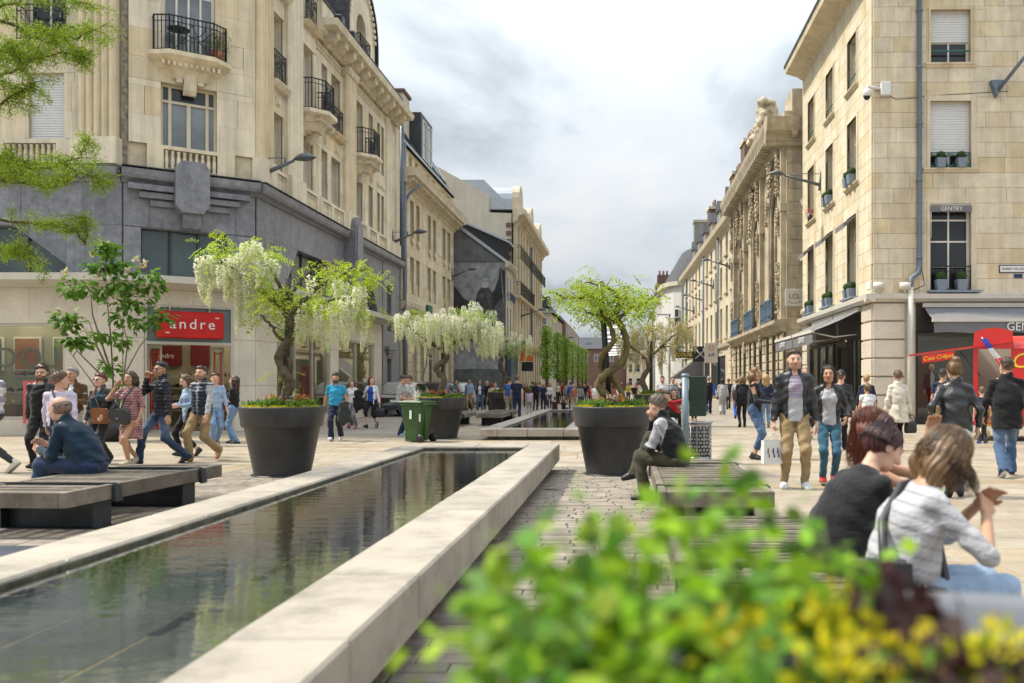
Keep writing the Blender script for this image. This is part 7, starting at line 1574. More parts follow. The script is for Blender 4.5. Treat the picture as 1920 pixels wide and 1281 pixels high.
CL={'black': (.014,.014,.016),'charcoal': (.035,.036,.04),'navy': (.015,.022,.05),'jeans': (.055,.10,.19),'dkjeans': (.022,.04,.085),'ltjeans': (.16,.26,.42),'khaki': (.30,.215,.11),'beige': (.42,.36,.27),'white': (.66,.66,.67),'cream': (.58,.54,.45),'grey': (.24,.24,.25),'ltgrey': (.42,.42,.44),'red': (.42,.02,.025),'magenta': (.42,.02,.17),'teal': (.012,.045,.065),'cyan': (.03,.28,.46),'blue': (.025,.07,.36),'brown': (.10,.055,.025),'pink': (.50,.30,.28),'denim': (.28,.38,.52),'green': (.05,.12,.05),'olive': (.12,.115,.06),'rust': (.33,.13,.08),'lilac': (.55,.50,.62),'yellow': (.58,.50,.05),'tan': (.36,.19,.06),'greige': (.36,.33,.28)}
PEOPLE=[]
def person(label,X,Y,head_deg,H=1.75,sex='m',pose='stand',top=None,jacket=None,bottom=None,shoes='black',hair=('short','dbrown'),skin='light',feet=None,hands=None,pelvis=None,lean=0.,side=0.,hyaw=0.,hpitch=0.,h=.014,hh=.0075,beard=None,glasses=None,walk=1.,fat=1.,z0=0.,group=None,poles=None,fist=(),mouthopen=False,bend=0.,seat_feet=None,kp=None,elbow=None):
    """One figure.  Local axes: x right hand side, y forward, z up, height 1.75 m before scaling; head_deg 0 = towards the camera, 90 = to the picture's right, 180 = away."""
    s=H/1.73;rz=R(head_deg+180);fem=sex=='f';hs=1.06 if sex!='c' else 1.2
    root=empty('person',(X,Y,z0),label,'person',group,rz=rz);T=Matrix.Translation((X,Y,z0)) @ Matrix.Rotation(rz,4,'Z') @ Matrix.Scale(s,4)
    seated=pose=='sit';pz=pelvis[2] if pelvis else (.93 if pose!='walk' else .915);pel=A3(*(pelvis or (0,0,pz)))
    if feet is None:
        if pose=='walk': f=.25*walk;feet=((.085,f,0.,12),(-.085,-f*1.05,.0,-38)) # (x, y, z, toe pitch)  first = right
        elif seated: feet=((.11,pel[1]+.50,-pel[2]*0,0),(-.11,pel[1]+.46,0,0))
        else: feet=((.10,.02,0,0),(-.10,-.01,0,0))
    if hands is None:
        if pose=='walk': hands=((.245,-.15*walk,.79),(-.245,.18*walk,.81))
        else: hands=((.245,.03,.775),(-.245,.04,.775))
    cl,sl=math.cos(R(lean)),math.sin(R(lean));up=nrm(A3(math.sin(R(side)),sl,cl));rt=nrm(np.cross(A3(0,1,0) if abs(up[1]) < .9 else A3(0,0,-1),up));fw=nrm(np.cross(up,rt))
    l2=lean+bend;up2=nrm(A3(math.sin(R(side)),math.sin(R(l2)),math.cos(R(l2))));fw2=nrm(np.cross(up2,rt))
    wst=pel+up*.16;chs=pel+up*.31+fw*.01;shl=chs+up2*.145;nb=chs+up2*.185;fat=fat*(1.06 if h < .02 else 1.02);sw=(.146 if fem else .170)*fat**.5
    Hd=up2 if not hpitch and not hyaw else up2
    yw,pt=R(hyaw),R(hpitch);hup=nrm(A3(0,math.sin(R(l2*.45)+pt),math.cos(R(l2*.45)+pt))+A3(math.sin(R(side))*.5,0,0));hf0=nrm(np.cross(hup,nrm(np.cross(A3(0,1,0),hup))));hf0=nrm(A3(0,1,0)-hup*(A3(0,1,0)@hup));hr0=np.cross(hf0,hup)
    hf=hf0*math.cos(yw)+hr0*math.sin(yw);hr=np.cross(hf,hup);hb=nb+up2*.026+A3(0,1,0)*.014;hc=hb+hup*.122*hs;HR=np.stack([hr,hf,hup],1)
    hp=lambda x,y,z: hc+hr*x*hs+hf*y*hs+hup*z*hs
    sh=[shl+rt*sw-up2*.028,shl-rt*sw-up2*.028];hip=[pel+rt*.088*fat-up*.03,pel-rt*.088*fat-up*.03]
    knees,ank,toes,footdir=[],[],[],[]
    for i,ft in enumerate(feet):
        p_=R(ft[3]);fy=R(ft[4]) if len(ft) > 4 else (R(-6) if i==0 else R(6));d=A3(-math.sin(fy),math.cos(fy),0)*(1 if i else 1);d=A3(math.sin(-fy),math.cos(fy),0);fd=d*math.cos(p_)+A3(0,0,1)*math.sin(p_)
        base=A3(ft[0],ft[1],ft[2])
        if p_ < -.1: ball_=base+d*.09+A3(0,0,.02);a=ball_-fd*.13+np.cross(nrm(np.cross(d,A3(0,0,1))),fd)*.07
        else: a=base+A3(0,0,.085)-d*.03+A3(0,0,.02)*(p_ > .1)
        kpole=(kp[i] if kp else A3(0,1,.1));kn,a=ik(hip[i],a,.445,.43,kpole);knees.append(kn);ank.append(a);footdir.append((fd,d))
    elb,wr=[],[]
    for i,hnd in enumerate(hands):
        p_=A3(*hnd);pole=(elbow[i] if elbow and elbow[i] is not None else A3((.5 if i==0 else -.5),-.8,-.3));e_,w_=ik(sh[i],p_,.285,.255,pole);elb.append(e_);wr.append(w_)
    skc=np.array(SK[skin])
    rs=np.random.default_rng(abs(hash(label)) % 99999 if False else sum(ord(c)*(i+1) for i,c in enumerate(label)) % 99991);ph=rs.random(12)*6.28
    fa=.0036
    def folds(X,Y,Z): return fa*(np.sin(X*34+Z*27+ph[0]+2*np.sin(Z*9+ph[1]))+np.sin(Y*31-Z*33+ph[2]+2*np.sin(X*11+ph[3]))+.7*np.sin(Z*62+X*18+ph[4]+np.sin(Y*23)*2))
    parts=[]
    # ---- body (skin): limbs that may show, then fine head and hands joined into the same mesh
    B=Field(h);arm_r=.88 if fem else 1.0;k1=.03
    B.ell(pel,chs,(.105*fat,.078*fat),(.115*fat,.078*fat),rt,fw).ell(chs,shl,(.112,.074),(.105,.056),rt,fw2).cone(nb,sh[0]+up2*.01,.042,.036,.03).cone(nb,sh[1]+up2*.01,.042,.036,.03).cone(nb-up2*.02,hp(0,-.012,-.075),.056*(.84 if fem else 1),.054*(.84 if fem else 1),.03)
    slv=max([g_.get('sleeve',d_) for g_,d_ in ((top,.55),(jacket,1.93)) if g_] or [0]);bln=0 if not bottom or bottom.get('skirt') else bottom.get('ln',2.0)
    for i in (0,1):
        ca,cf,ct,cs=(.72 if slv > .5 else 1),(.72 if slv > 1.2 else 1),(.66 if bln>=1 else 1),(.66 if bln>=1.3 else 1)
        B.cone(sh[i],elb[i],.045*arm_r*ca,.037*arm_r*(ca if slv > 1 else 1)).cone(elb[i],wr[i],.038*arm_r*(cf if slv > 1 else 1),.026*arm_r);B.cone(hip[i],knees[i],.078*fat*ct,.05*ct).cone(knees[i],ank[i],.052*cs,.034*(.85 if bln > 1.9 else 1));cm=knees[i]*.7+ank[i]*.3;bk=np.cross(nrm(ank[i]-knees[i]),rt)
        if cs==1: B.ball(cm+bk*(.018 if bk@fw < 0 else -.018),(.046,.046,.09),None,.03)
        B.cone(ank[i],ank[i]+footdir[i][0]*.13-A3(0,0,.045),.034*.85,.026*.8)
    if h > .016:
        for i in (0,1): d=nrm(wr[i]-elb[i]);B.ell(wr[i],wr[i]+d*.13,(.035,.02),(.028,.018),fw,np.cross(d,fw) if abs(d@fw) < .8 else rt,.02)
    meshes=[B.mesh()]
    Hf=Field(hh);fs_=.93 if fem else 1.0
    Hf.ball(hp(0,-.012,.028),(.075*hs,.096*hs,.088*hs),HR,.02).ball(hp(0,.024,-.022),(.065*hs*fs_,.068*hs,.080*hs),HR,.03).cone(hp(-.028*fs_,.040,-.074),hp(.028*fs_,.040,-.074),.034*hs*fs_,.034*hs*fs_,.03).ball(hp(0,.062,-.088),(.024*hs,.02*hs,.016*hs),HR,.02)
    for q in (-1,1): Hf.ball(hp(.032*q,.102,.010),(.021*hs,.018*hs,.013*hs),HR,.014,'s').ball(hp(.076*q,-.006,-.004),(.011*hs,.02*hs,.031*hs),HR,.008).ball(hp(.031*q,.079,.009),(.0135*hs,)*3,HR,.003).ball(hp(.042*q,.058,-.028),(.022*hs,.022*hs,.02*hs),HR,.02)
    Hf.cone(hp(0,.088,.018),hp(0,.113,-.022),.009*hs,.0145*hs,.010).cone(hp(-.012,.098,-.027),hp(.012,.098,-.027),.009*hs,.009*hs,.01).cone(hp(-.034,.082,.029),hp(.034,.082,.029),.010*hs,.010*hs,.015)
    Hf.cone(hp(-.017,.083,-.050),hp(.017,.083,-.050),.0075*hs,.0075*hs,.008).cone(hp(-.014,.083,-.060),hp(.014,.083,-.060),.008*hs,.008*hs,.008).cone(hp(0,-.015,-.05),hp(0,-.02,-.13),.050*(.88 if fem else 1),.053*(.88 if fem else 1),.02)
    meshes.append(Hf.mesh());nbody=len(meshes)
    if h<=.016:
        for i in (0,1):
            G=Field(.0052);d=nrm(wr[i]-elb[i]);inn=(-rt if i==0 else rt);pn=nrm(inn-d*(inn@d)) if abs(inn@d) < .9 else nrm(fw-d*(fw@d));ls=np.cross(d,pn);thumb=ls if (ls@A3(0,1,.3)) > 0 else -ls
            G.cone(wr[i]-d*.05,wr[i],.026*arm_r,.025*arm_r,.02).ell(wr[i],wr[i]+d*.075,(.030,.015),(.038,.013),thumb,pn,.015)
            cur=1.0 if i in fist else .38
            for q,(o_,ln) in enumerate(((.029,.066),(.010,.075),(-.010,.069),(-.028,.054))):
                b0=wr[i]+d*.082+thumb*o_;a1=cur*(.9+.1*q);d1=nrm(d*math.cos(a1)+pn*math.sin(a1));d2=nrm(d*math.cos(a1*2.1)+pn*math.sin(a1*2.1));G.cone(b0-d*.02,b0+d1*ln*.52,.0092,.0085,.006).cone(b0+d1*ln*.52,b0+d1*ln*.52+d2*ln*.5,.0085,.007,.006)
            t0=wr[i]+d*.022+thumb*.026;td=nrm(d*.75+thumb*.55+pn*.35);G.cone(t0-td*.01,t0+td*.04,.0125,.010,.012).cone(t0+td*.04,t0+td*.04+nrm(d*.95+pn*.4)*.032,.010,.008,.006)
            meshes.append(G.mesh())
    meshes=[m for m in meshes if m];V=np.concatenate([m[0] for m in meshes]);o=0;Fs=[]
    for m in meshes: Fs.append(m[1]+o);o+=len(m[0])
    Fc=np.concatenate(Fs);C=np.repeat(skc[None],len(V),0);q=(V-hc) @ HR/hs;nb_=len(meshes[0][0]);isH=np.zeros(len(V),bool);isH[nb_:nb_+len(meshes[1][0])]=True
    fr=isH & (q[:,1] > .04);hcname=hair[1];hcol=np.array(HAIRC[hcname])
    def pt(mask,c,a=1.): C[mask]=C[mask]*(1-a)+np.array(c)*a
    pt(fr & ((q[:,0]/.026)**2+((q[:,2]+.055)/.011)**2 < 1),skc*np.array((.80,.42,.42)) if not fem else skc*np.array((.82,.36,.38)),.75)
    pt(isH & (abs(q[:,0]) > .02) & (abs(q[:,0]) < .06) & (abs(q[:,2]+.028) < .02) & (q[:,1] > .03),skc*np.array((1.08,.86,.84)),.5)
    if beard:
        bm_=isH & (q[:,2] < -.028+.05*np.clip((.05-q[:,1])/.08,0,1)) & (q[:,1] > -.005) & ~((abs(q[:,0]) < .024) & (abs(q[:,2]+.055) < .010)) & ~((abs(q[:,0]) > .018) & (q[:,2] > -.04) & (q[:,1] > .055));pt(bm_,np.array(HAIRC['black'])*1.5,beard)
    for e_ in (-1,1):
        x=q[:,0]-.032*e_;pt(fr & ((x/.016)**2+((q[:,2]-.009)/.007)**2 < 1),skc*.55+.12);pt(fr & ((x/.0085)**2+((q[:,2]-.008)/.0075)**2 < 1),(.035,.022,.018),.85);pt(fr & ((x/.019)**2+((q[:,2]-.0165)/.0045)**2 < 1),skc*.3,.45);pt(fr & (abs(x) < .022) & (abs(q[:,2]-.031-.004*(1-(x/.022)**2)) < .005),hcol*.8+.02,.55)
    if hair[0] in ('buzz','balding'): pt(isH & (q[:,2] > .02) & (q[:,1] < .06) if hair[0]=='buzz' else isH & (q[:,2] < .06) & (q[:,2] > -.05) & (q[:,1] < .0),hcol*1.6+.02,.8)
    link('body',np_mesh('body',V,Fc,M_skin,True,C),root,T)
    def emit(nm,fld,col,m,disp=None,clips=(),colfn=None):
        r_=fld.mesh(disp,clips)
        if r_ is None: return None
        v,f=r_;c=np.repeat(np.array(col,float)[None],len(v),0)
        if colfn is not None: c=colfn(v,c)
        return link(nm,np_mesh(nm,v,f,m,True,c),root,T)
    tp=lambda t: (pel+(chs-pel)*t)
    # ---- trousers / skirt
    if bottom:
        b_=dict(col='jeans',ln=2.0,fit=1.0,kind='cloth');b_.update(bottom);G=Field(h);e=b_['fit']
        if b_.get('skirt'):
            z1=b_['skirt'];low=pel-up*z1 if not seated else pel;G.ell(tp(.42),pel-up*.04,(.128*fat,.098*fat),(.165*fat*e,.118*fat*e),rt,fw).ell(pel-up*.04,pel-A3(0,0,z1)+A3(0,(feet[0][1]+feet[1][1])*.15,0),(.168*fat*e,.12*fat*e),(.19*e,.15*e),rt,fw,clip=[(pel-A3(0,0,z1),A3(0,0,-1))])
        else:
            G.ell(tp(.36),pel-up*.02,(.134*fat,.102*fat),(.150*fat,.112*fat),rt,fw,clip=[(tp(.40),up)])
            for i in (0,1):
                ln=b_['ln'];G.cone(hip[i]+(pel-hip[i])*.1,knees[i],.092*fat*(.97 if fem else 1)*e**.5,.063*e)
                if ln > 1: tt=min(ln-1,1.0);en=knees[i]+(ank[i]-knees[i])*tt*(1.10 if tt > .95 else 1);dn=nrm(ank[i]-knees[i]);G.cone(knees[i],en+dn*.05,.063*e,(.060*e if not b_.get('slim') else .045),.03,clip=[(en,dn)])
        emit('trousers' if not b_.get('skirt') else 'skirt',G,CL[b_['col']],MATK[b_['kind']],folds if h < .02 else None,colfn=b_.get('fn'))
    # ---- shoes
    if shoes:
        sc_=CL.get(shoes,shoes) if isinstance(shoes,str) else shoes
        for i in (0,1):
            fd,d=footdir[i];a=ank[i];u_=nrm(np.cross(np.cross(d,A3(0,0,1)),fd)) if abs(fd[2]) > .05 else A3(0,0,1);u_=u_ if u_[2] > 0 else -u_;sd_=np.cross(fd,u_);G=Field(min(h,.011));heel=a-u_*.045-fd*.035;toe=a-u_*.055+fd*.165
            G.ell(heel,toe-fd*.03,(.041,.042),(.047,.036),sd_,u_,.025,clip=[(a-u_*.083,-u_)]).ell(a-u_*.01,a+fd*.09-u_*.038,(.043,.043),(.044,.034),sd_,u_,.03).cone(a+A3(0,0,.02),a-u_*.03,.042,.041,.02)
            def shc(v,c,a=a,u_=u_): k_=(v-a) @ u_ < -.066;c[k_]=np.array((.6,.6,.58)) if (isinstance(shoes,str) and shoes in ('white','navy','red','charcoal')) else c[k_]*.5;return c
            emit('shoe',G,sc_,M_shoe_v,None,colfn=shc)
    # ---- tops
    def garment(nm,g):
        g0=dict(col='grey',sleeve=.55,hem=.02,th=.014,kind='cloth',neck=.075,fit=1.0);g0.update(g);th=g0['th'];G=Field(h);ft=g0['fit'];hem=g0['hem'];lowp=pel-up*hem
        G.ell(chs,wst,((.142 if not fem else .128)*fat+th,(.100 if not fem else .096)*fat+th),((.135 if not fem else .112)*fat*ft+th,(.098 if not fem else .09)*fat*ft+th),rt,fw)
        if hem<=.25: G.ell(wst,lowp-up*.06,((.135 if not fem else .112)*fat*ft+th,.098*fat*ft+th),(.150*fat*ft**.5+th,.112*fat*ft**.5+th),rt,fw,clip=[(lowp,-up)])
        else:
            G.ell(wst,pel-up*.05,((.135 if not fem else .112)*fat*ft+th,.098*fat*ft+th),(.155*fat+th,.116*fat+th),rt,fw).ell(pel-up*.05,pel-A3(0,0,hem+.05),(.155*fat+th,.116*fat+th),(.165*fat*g0.get('flare',1.05)+th,.13*fat*g0.get('flare',1.05)+th),rt,fw,clip=[(pel-A3(0,0,hem),A3(0,0,-1))])
        if fem:
            for q_ in (-1,1): G.ball(chs+rt*.062*q_+fw*(.062+.02*fat)-up*.015,(.058*fat,.05*fat,.058*fat),np.stack([rt,fw,up],1),.035)
        G.ell(chs,shl-up2*.005,(.142*fat**.6+th*.6,.1+th*.6),(.118,.068+th*.4),rt,fw2)
        for i in (0,1):
            sl_=g0['sleeve'];G.cone(nb-up2*.035+(sh[i]-shl)*.35,sh[i],.048+th*.3,(.045 if not fem else .039)+th*.4,.035)
            if sl_<=0: continue
            t1=min(sl_,1);en=sh[i]+(elb[i]-sh[i])*t1;dn=nrm(elb[i]-sh[i]);r0,r1=(.046 if not fem else .040)+th*.4,(.042 if not fem else .036)+th*.45
            if sl_ < 1: G.cone(sh[i],elb[i],r0,r1+.006,.03,clip=[(en,dn)])
            else:
                G.cone(sh[i],elb[i],r0,r1,.03);t2=min(sl_-1,1.);en=elb[i]+(wr[i]-elb[i])*t2;dn=nrm(wr[i]-elb[i])
                if t2 > 0: G.cone(elb[i],wr[i]+dn*.03,r1,(.031 if not fem else .028)+th*.55,.03,clip=[(en,dn)])
        if g0.get('collar'): G.cone(nb-up2*.03,nb+up2*.035,.074,.072+.01*g0['collar'],.015);G.cone(nb-up2*.05,nb+up2*.10,.052,.056,.01,'s');G.ball(nb+up2*.03+fw2*.075,(.05,.05,.06),None,.02,'s')
        else:
            nk=g0['neck'];G.ball(nb+up2*.035+fw2*.02,(nk,nk*1.05,nk*.8),None,.015,'s')
            if g0.get('vneck'): G.cone(nb+fw2*.07,nb+fw2*.13-up2*g0['vneck'],.05,.012,.012,'s')
        if g0.get('open'):
            wd_=g0['open'];G.ell(chs+fw*.14+up*.10,pel+fw*.16-up*.3,(wd_,.10),(wd_*g0.get('openlow',1.25),.14),rt,fw,.012,'s')
        f0=folds if h < .02 else None
        if g0.get('puff') and f0:
            f0=lambda X,Y,Z: .007*np.cos(((Z-pel[2])*up[2]+(Y-pel[1])*up[1])*2*np.pi/.06)+folds(X,Y,Z)*.5
        emit(nm,G,CL.get(g0['col'],(.3,.3,.3)),MATK[g0['kind']],f0,colfn=g0.get('fn'))
    if top: garment('top',top)
    if jacket: garment('jacket',dict(dict(th=.021,sleeve=1.93,hem=.08,collar=1,kind='leather',col='black',fit=1.04),**jacket))
    # ---- hair
    st=hair[0];ln=hair[2] if len(hair) > 2 else .2
    if st not in ('buzz',):
        G=Field(hh*1.05 if h < .016 else hh);hd_amp=.0035
        cpl=lambda y1,z1,y2,z2: [(hp(0,y1,z1),nrm(hf*(z1-z2)*1.0+hup*-(y1-y2)),.011)]
        if st=='balding': G.ball(hp(0,-.018,.0),(.083*hs,.102*hs,.07*hs),HR,.02,clip=[(hp(0,.02,.0),hf,.008),(hp(0,0,.055),nrm(hup-hf*.35),.008)])
        elif st in ('short','spiky','curlytop'): G.ball(hp(0,-.014,.030),(.084*hs,.104*hs,.094*hs),HR,.02,clip=cpl(.070,.096,-.075,-.06)).ball(hp(0,.004,.082),(.066*hs,.084*hs,(.048 if st=='short' else .062)*hs),HR,.03,clip=cpl(.072,.092,-.075,-.06));hd_amp=.003 if st=='short' else .008
        elif st in ('long','wavy','bob','curly','pony','bun'):
            G.ball(hp(0,-.014,.030),(.086*hs,.108*hs,.098*hs),HR,.02,clip=cpl(.074,.086,-.02,-.06))
            if st in ('long','wavy','bob','curly'):
                wv={'long': .034,'wavy': .045,'bob': .05,'curly': .062}[st];pull=hf*-.01
                for q_ in (-1,1):
                    G.cone(hp(.070*q_,.010,.02),hp(.074*q_,-.005,-.06),.030,wv*.85,.03);G.cone(hp(.055*q_,-.055,.0),hp(.062*q_,-.06,-.07),.055,wv*1.05,.03);e1=hp(.06*q_,-.055,-.07);e2=e1+A3(0,0,-1)*max(ln-.07,.01)-fw2*.02+rt*.012*q_;G.cone(e1,e2,wv*1.05,wv*.6,.03)
                    e3=hp(.078*q_,.0,-.06);G.cone(e3,e3+A3(0,0,-1)*max(ln-.1,.01)+fw2*.01,wv*.72,wv*.4,.03)
                G.cone(hp(0,-.075,-.02),hp(0,-.075,-.02)+A3(0,0,-1)*max(ln,.03)-fw2*.02,.055,wv*.7,.03);hd_amp=.005 if st!='curly' else .012
            if st=='pony': e1=hp(0,-.105,.03);G.ball(e1,(.03,.03,.03),HR,.02);G.cone(e1-hf*.015,e1-hf*.035+A3(0,0,-ln),.032,.012,.02)
            if st=='bun': G.ball(hp(0,-.05,.125),(.05,.05,.045),HR,.015);hd_amp=.006
        fq=60 if st in ('curly','curlytop','spiky') else 95
        if st in ('short',): fq=105
        def hdisp(X,Y,Z):
            x,y,z=X-hc[0],Y-hc[1],Z-hc[2];lx=x*hr[0]+y*hr[1]+z*hr[2];ly=x*hf[0]+y*hf[1]+z*hf[2]
            if st in ('curly','curlytop','spiky','short'): return hd_amp*(np.sin(x*fq+ph[5]+np.sin(z*50))+np.sin(y*fq+z*fq*.8+ph[6]+np.sin(x*40)))*.6
            return hd_amp*np.sin(np.arctan2(lx,ly)*26+np.sin(z*22+ph[7])*2.2)*.6+hd_amp*.5*np.sin(lx*150+z*30)
        def hcolfn(v,c):
            if st in ('short','spiky','curlytop','balding'):
                z=((v-hc) @ hup)/hs;k=(np.clip((.05-z)/.06,0,1)*.42)[:,None];return (c*(1-k)+skc*.55*k)*(1+rs.uniform(-.28,.28,(len(v),1)))
            t=np.sin(np.arctan2((v-hc) @ hr,(v-hc) @ hf)*40+ph[8]+np.sin(v[:,2]*30)*1.5);return c*(1+.35*t[:,None])
        emit('hair',G,hcol,M_hairm,hdisp,colfn=hcolfn)
    if st in ('short','spiky','curlytop','balding') and h < .016: # short tufts break the outline
        tb_=MB(T);cn,cnrm=hp(0,.070,.096),nrm(hf*(.096+.06)-hup*(.070+.075));k_=0
        while k_ < 260:
            a_=rs.uniform(-math.pi,math.pi);e_=math.acos(rs.uniform(-.45,1));nl_=hr*math.sin(a_)*math.sin(e_)+hf*math.cos(a_)*math.sin(e_)+hup*math.cos(e_);p=hp(.080*math.sin(a_)*math.sin(e_),-.014+.101*math.cos(a_)*math.sin(e_),.030+(.092 if e_ > .9 else .100)*math.cos(e_));k_+=1
            if (p-cn) @ cnrm > -.004: continue
            zz=(p-hc) @ hup;yy=(p-hc) @ hf
            if st=='balding' and (zz > .05 or yy > .0): continue
            L_={'short': .020,'spiky': .030,'curlytop': .032,'balding': .018}[st]*(1.25 if zz > .07 else .8)*rs.uniform(.6,1.2);fl=nrm(nl_*(.75 if st!='short' else .45)+(hf*.5 if zz > .08 else -hup*.6-hf*.3)+rs.normal(size=3)*.25)
            tb_.tube([tuple(p-nl_*.004),tuple(p+fl*L_*.6+nl_*.004),tuple(p+fl*L_)],[.0042,.0036,.0012],4,False)
        if tb_.f: tb_.build('hair_tufts',mat('hair_strand_'+hcname,HAIRC[hcname],.42,.4,14,0,spec=.4),root)
    if glasses:
        g_=MB(T);P=lambda x,y,z: tuple(hp(x,y,z))
        for q_ in (-1,1):
            pts=[P(.033*q_+.021*math.cos(t),.108-.006*abs(math.cos(t)),.010+.014*math.sin(t)) for t in np.linspace(0,2*math.pi,13)]
            if glasses=='sun': g_.add([P(.033*q_,.110,.010)]+pts,[(0,i+1,i+2) for i in range(12)])
            g_.tube(pts,.002,4,False);g_.tube([P(.054*q_,.100,.014),P(.078*q_,.03,.016),P(.079*q_,-.01,.012)],.002,4)
        g_.tube([P(-.012,.112,.014),P(.012,.112,.014)],.002,4);g_.build('glasses',M_blk,root)
    J=dict(T=T,pel=pel,chs=chs,shl=shl,sh=sh,elb=elb,wr=wr,hc=hc,hp=hp,up=up,fw=fw,rt=rt,knees=knees,ank=ank,root=root,hr=hr,hf=hf,hup=hup,ph=ph);PEOPLE.append(J)
    return J
def wpt(J,p): return J['T'] @ Vector(tuple(p))
def strands(J,n,length,col,spread=.05,wave=.02,rad=.0022,back=None,seed=1,curl=1.0,amin=.95):
    """loose locks over the hair cap: thin tapering tubes from the crown downwards, part of the figure"""
    rg=np.random.default_rng(seed);b=MB(J['T']);hp,dn=J['hp'],A3(0,0,-1)
    cols=[]
    for i in range(n):
        a=rg.uniform(-math.pi,math.pi)
        if abs(a) < amin: a=math.copysign(amin+abs(a)*(math.pi-amin)/amin*.6,a)
        e0=rg.uniform(.15,1.25);rr=1.10+rg.uniform(0,.05);pts=[]
        for k in range(5):
            e=e0+(math.pi*.52-e0)*k/4*1.02;pts.append(hp(.082*rr*math.sin(a)*math.sin(e),-.014+.104*rr*math.cos(a)*math.sin(e),.03+.095*rr*math.cos(e)))
        p=pts[-1];L_=length*rg.uniform(.6,1.1);px_=rg.uniform(0,6.28);od=nrm(p-J['hc']);m_=7
        for k in range(1,m_): t=k/(m_-1);pts.append(p+dn*L_*t+od*(spread*math.sin(t*2.2)*.5)+J['hr']*wave*math.sin(t*5*curl+px_)*t+J['hf']*wave*math.cos(t*4.3*curl+px_)*t)
        b.tube([tuple(q) for q in pts],[rad*(1-.6*k/(len(pts)-1)) for k in range(len(pts))],4,False)
    m=mat('hair_strand_'+col,HAIRC[col],.38,.45,14,0,spec=.5,rand=.0);return b.build('hair_locks',m,J['root'])
def bag(label,c,size,col,rz=0.,strap=None,name='shoulder_bag',m=None,flap=True,handle=None,sag=.0,sr=.011):
    """soft bag: rounded body, flap, strap/handles; c is the centre, strap a list of world points"""
    r_=empty(name,c,label,'bag');w_,d_,h_=size;T=Matrix.Translation(c) @ Matrix.Rotation(rz,4,'Z');mm=m or mat('bag_'+col,CL[col],.45,.1,6,.15,60)
    q=MB();n=16;prof=[(-1,.55),(-.9,.85),(-.5,1.0),(.3,.98),(.8,.8),(1,.5)];vs=[];fs=[]
    for z,k in prof:
        for i in range(n): t=2*math.pi*i/n;cx,cy=math.cos(t),math.sin(t);vs.append((w_/2*math.copysign(abs(cx)**.5,cx)*(k*.3+.7)*(1-.08*max(z,0)),d_/2*math.copysign(abs(cy)**.6,cy)*k,z*h_/2))
    for i in range(len(prof)-1):
        for k in range(n): fs.append((i*n+k,i*n+(k+1) % n,(i+1)*n+(k+1) % n,(i+1)*n+k))
    fs+=[tuple(range(n-1,-1,-1)),tuple((len(prof)-1)*n+k for k in range(n))];q.add(vs,fs,True);q.build('bag_body',mm,r_,T)
    if flap: q=MB();q.prism([(-w_*.46,-h_*.05),(-w_*.38,-h_*.18),(w_*.38,-h_*.18),(w_*.46,-h_*.05),(w_*.44,h_*.5),(-w_*.44,h_*.5)],-d_*.54,-d_*.46,'y');q.build('flap',mm,r_,T);q=MB();q.box(-.015,.015,-d_*.58,-d_*.54,-h_*.16,-h_*.08);q.build('clasp',M_zinc,r_,T)
    if strap: q=MB();q.tube([tuple(p) for p in strap],sr,6);q.build('strap',mm,r_)
    if handle:
        for s_ in (-1,1): q=MB();q.tube([(w_*.3*math.cos(t),s_*d_*.3,h_*.46+handle*math.sin(t)) for t in np.linspace(math.pi,0,11)],.009,5);q.build('handle',mm,r_,T)
    return r_
def AT(px,Y): return (px-1170)*Y/1600
def HT(top,Y): return 1.37+(720-top)*Y/1600
# ================================================================== THE PEOPLE
def stripes_z(c2,period,duty=.5,off=0.,ax=2):
    def fn(v,c): m=((v[:,ax]+off) % period)/period < duty;c[m]=np.array(c2);return c
    return fn
def chevron(v,c):
    u=(v[:,0]*1.0+.6*abs(v[:,1]));z=v[:,2]+.5*abs(((u*22) % 1)-.5)*.09;m=(z % .045)/.045;c[m < .33]=np.array((.10,.03,.04));c[(m > .33) & (m < .55)]=np.array((.50,.46,.44));c[(m>=.55)]=np.array((.36,.12,.13));return c
def plaid(v,c): a=(v[:,0]*18 % 1 < .5);b=(v[:,2]*14 % 1 < .5);c[a & b]=np.array((.02,.025,.04));c[a ^ b]=np.array((.2,.21,.24));return c
def fade(c2,z0,z1):
    def fn(v,c): t=np.exp(-((v[:,2]-z0)/z1)**2)[:,None]*.55;return c*(1-t)+np.array(c2)*t
    return fn
jf=fade((.16,.24,.38),.62,.16);P_=[]
# ---- left group
person('man in grey and white striped T-shirt walking out at the left edge',AT(-14,13.0),13.0,-90,1.76,top=dict(col='white',sleeve=.6,fn=stripes_z((.26,.28,.36),.22,.42,.03)),bottom=dict(col='charcoal',slim=1),shoes='cream',pose='walk',feet=((.08,.30,0,10),(-.08,-.42,.02,-42)),hands=((.22,.30,1.10),(-.25,.12,.92)),hair=('short','brown'),skin='tan')
J2=person('bearded man with glasses in black leather jacket behind the boy',AT(80,13.6),13.6,10,1.70,top=dict(col='black',neck=.085),jacket=dict(open=.09),bottom=dict(col='black',slim=1),hair=('spiky','dbrown'),beard=.85,glasses='clear',hyaw=-6,pose='walk',walk=.5)
Jb=person('boy in white sweatshirt with a black side bag, seen from behind',AT(112,12.3),12.3,196,1.545,'c',top=dict(col='lilac',sleeve=1.95,th=.024,hem=.06),bottom=dict(col='dkjeans',fit=1.1),hair=('short','brown'),hyaw=48,pose='walk',feet=((.10,-.12,.0,-20),(-.12,.26,0,8)),shoes='white',fat=1.04)
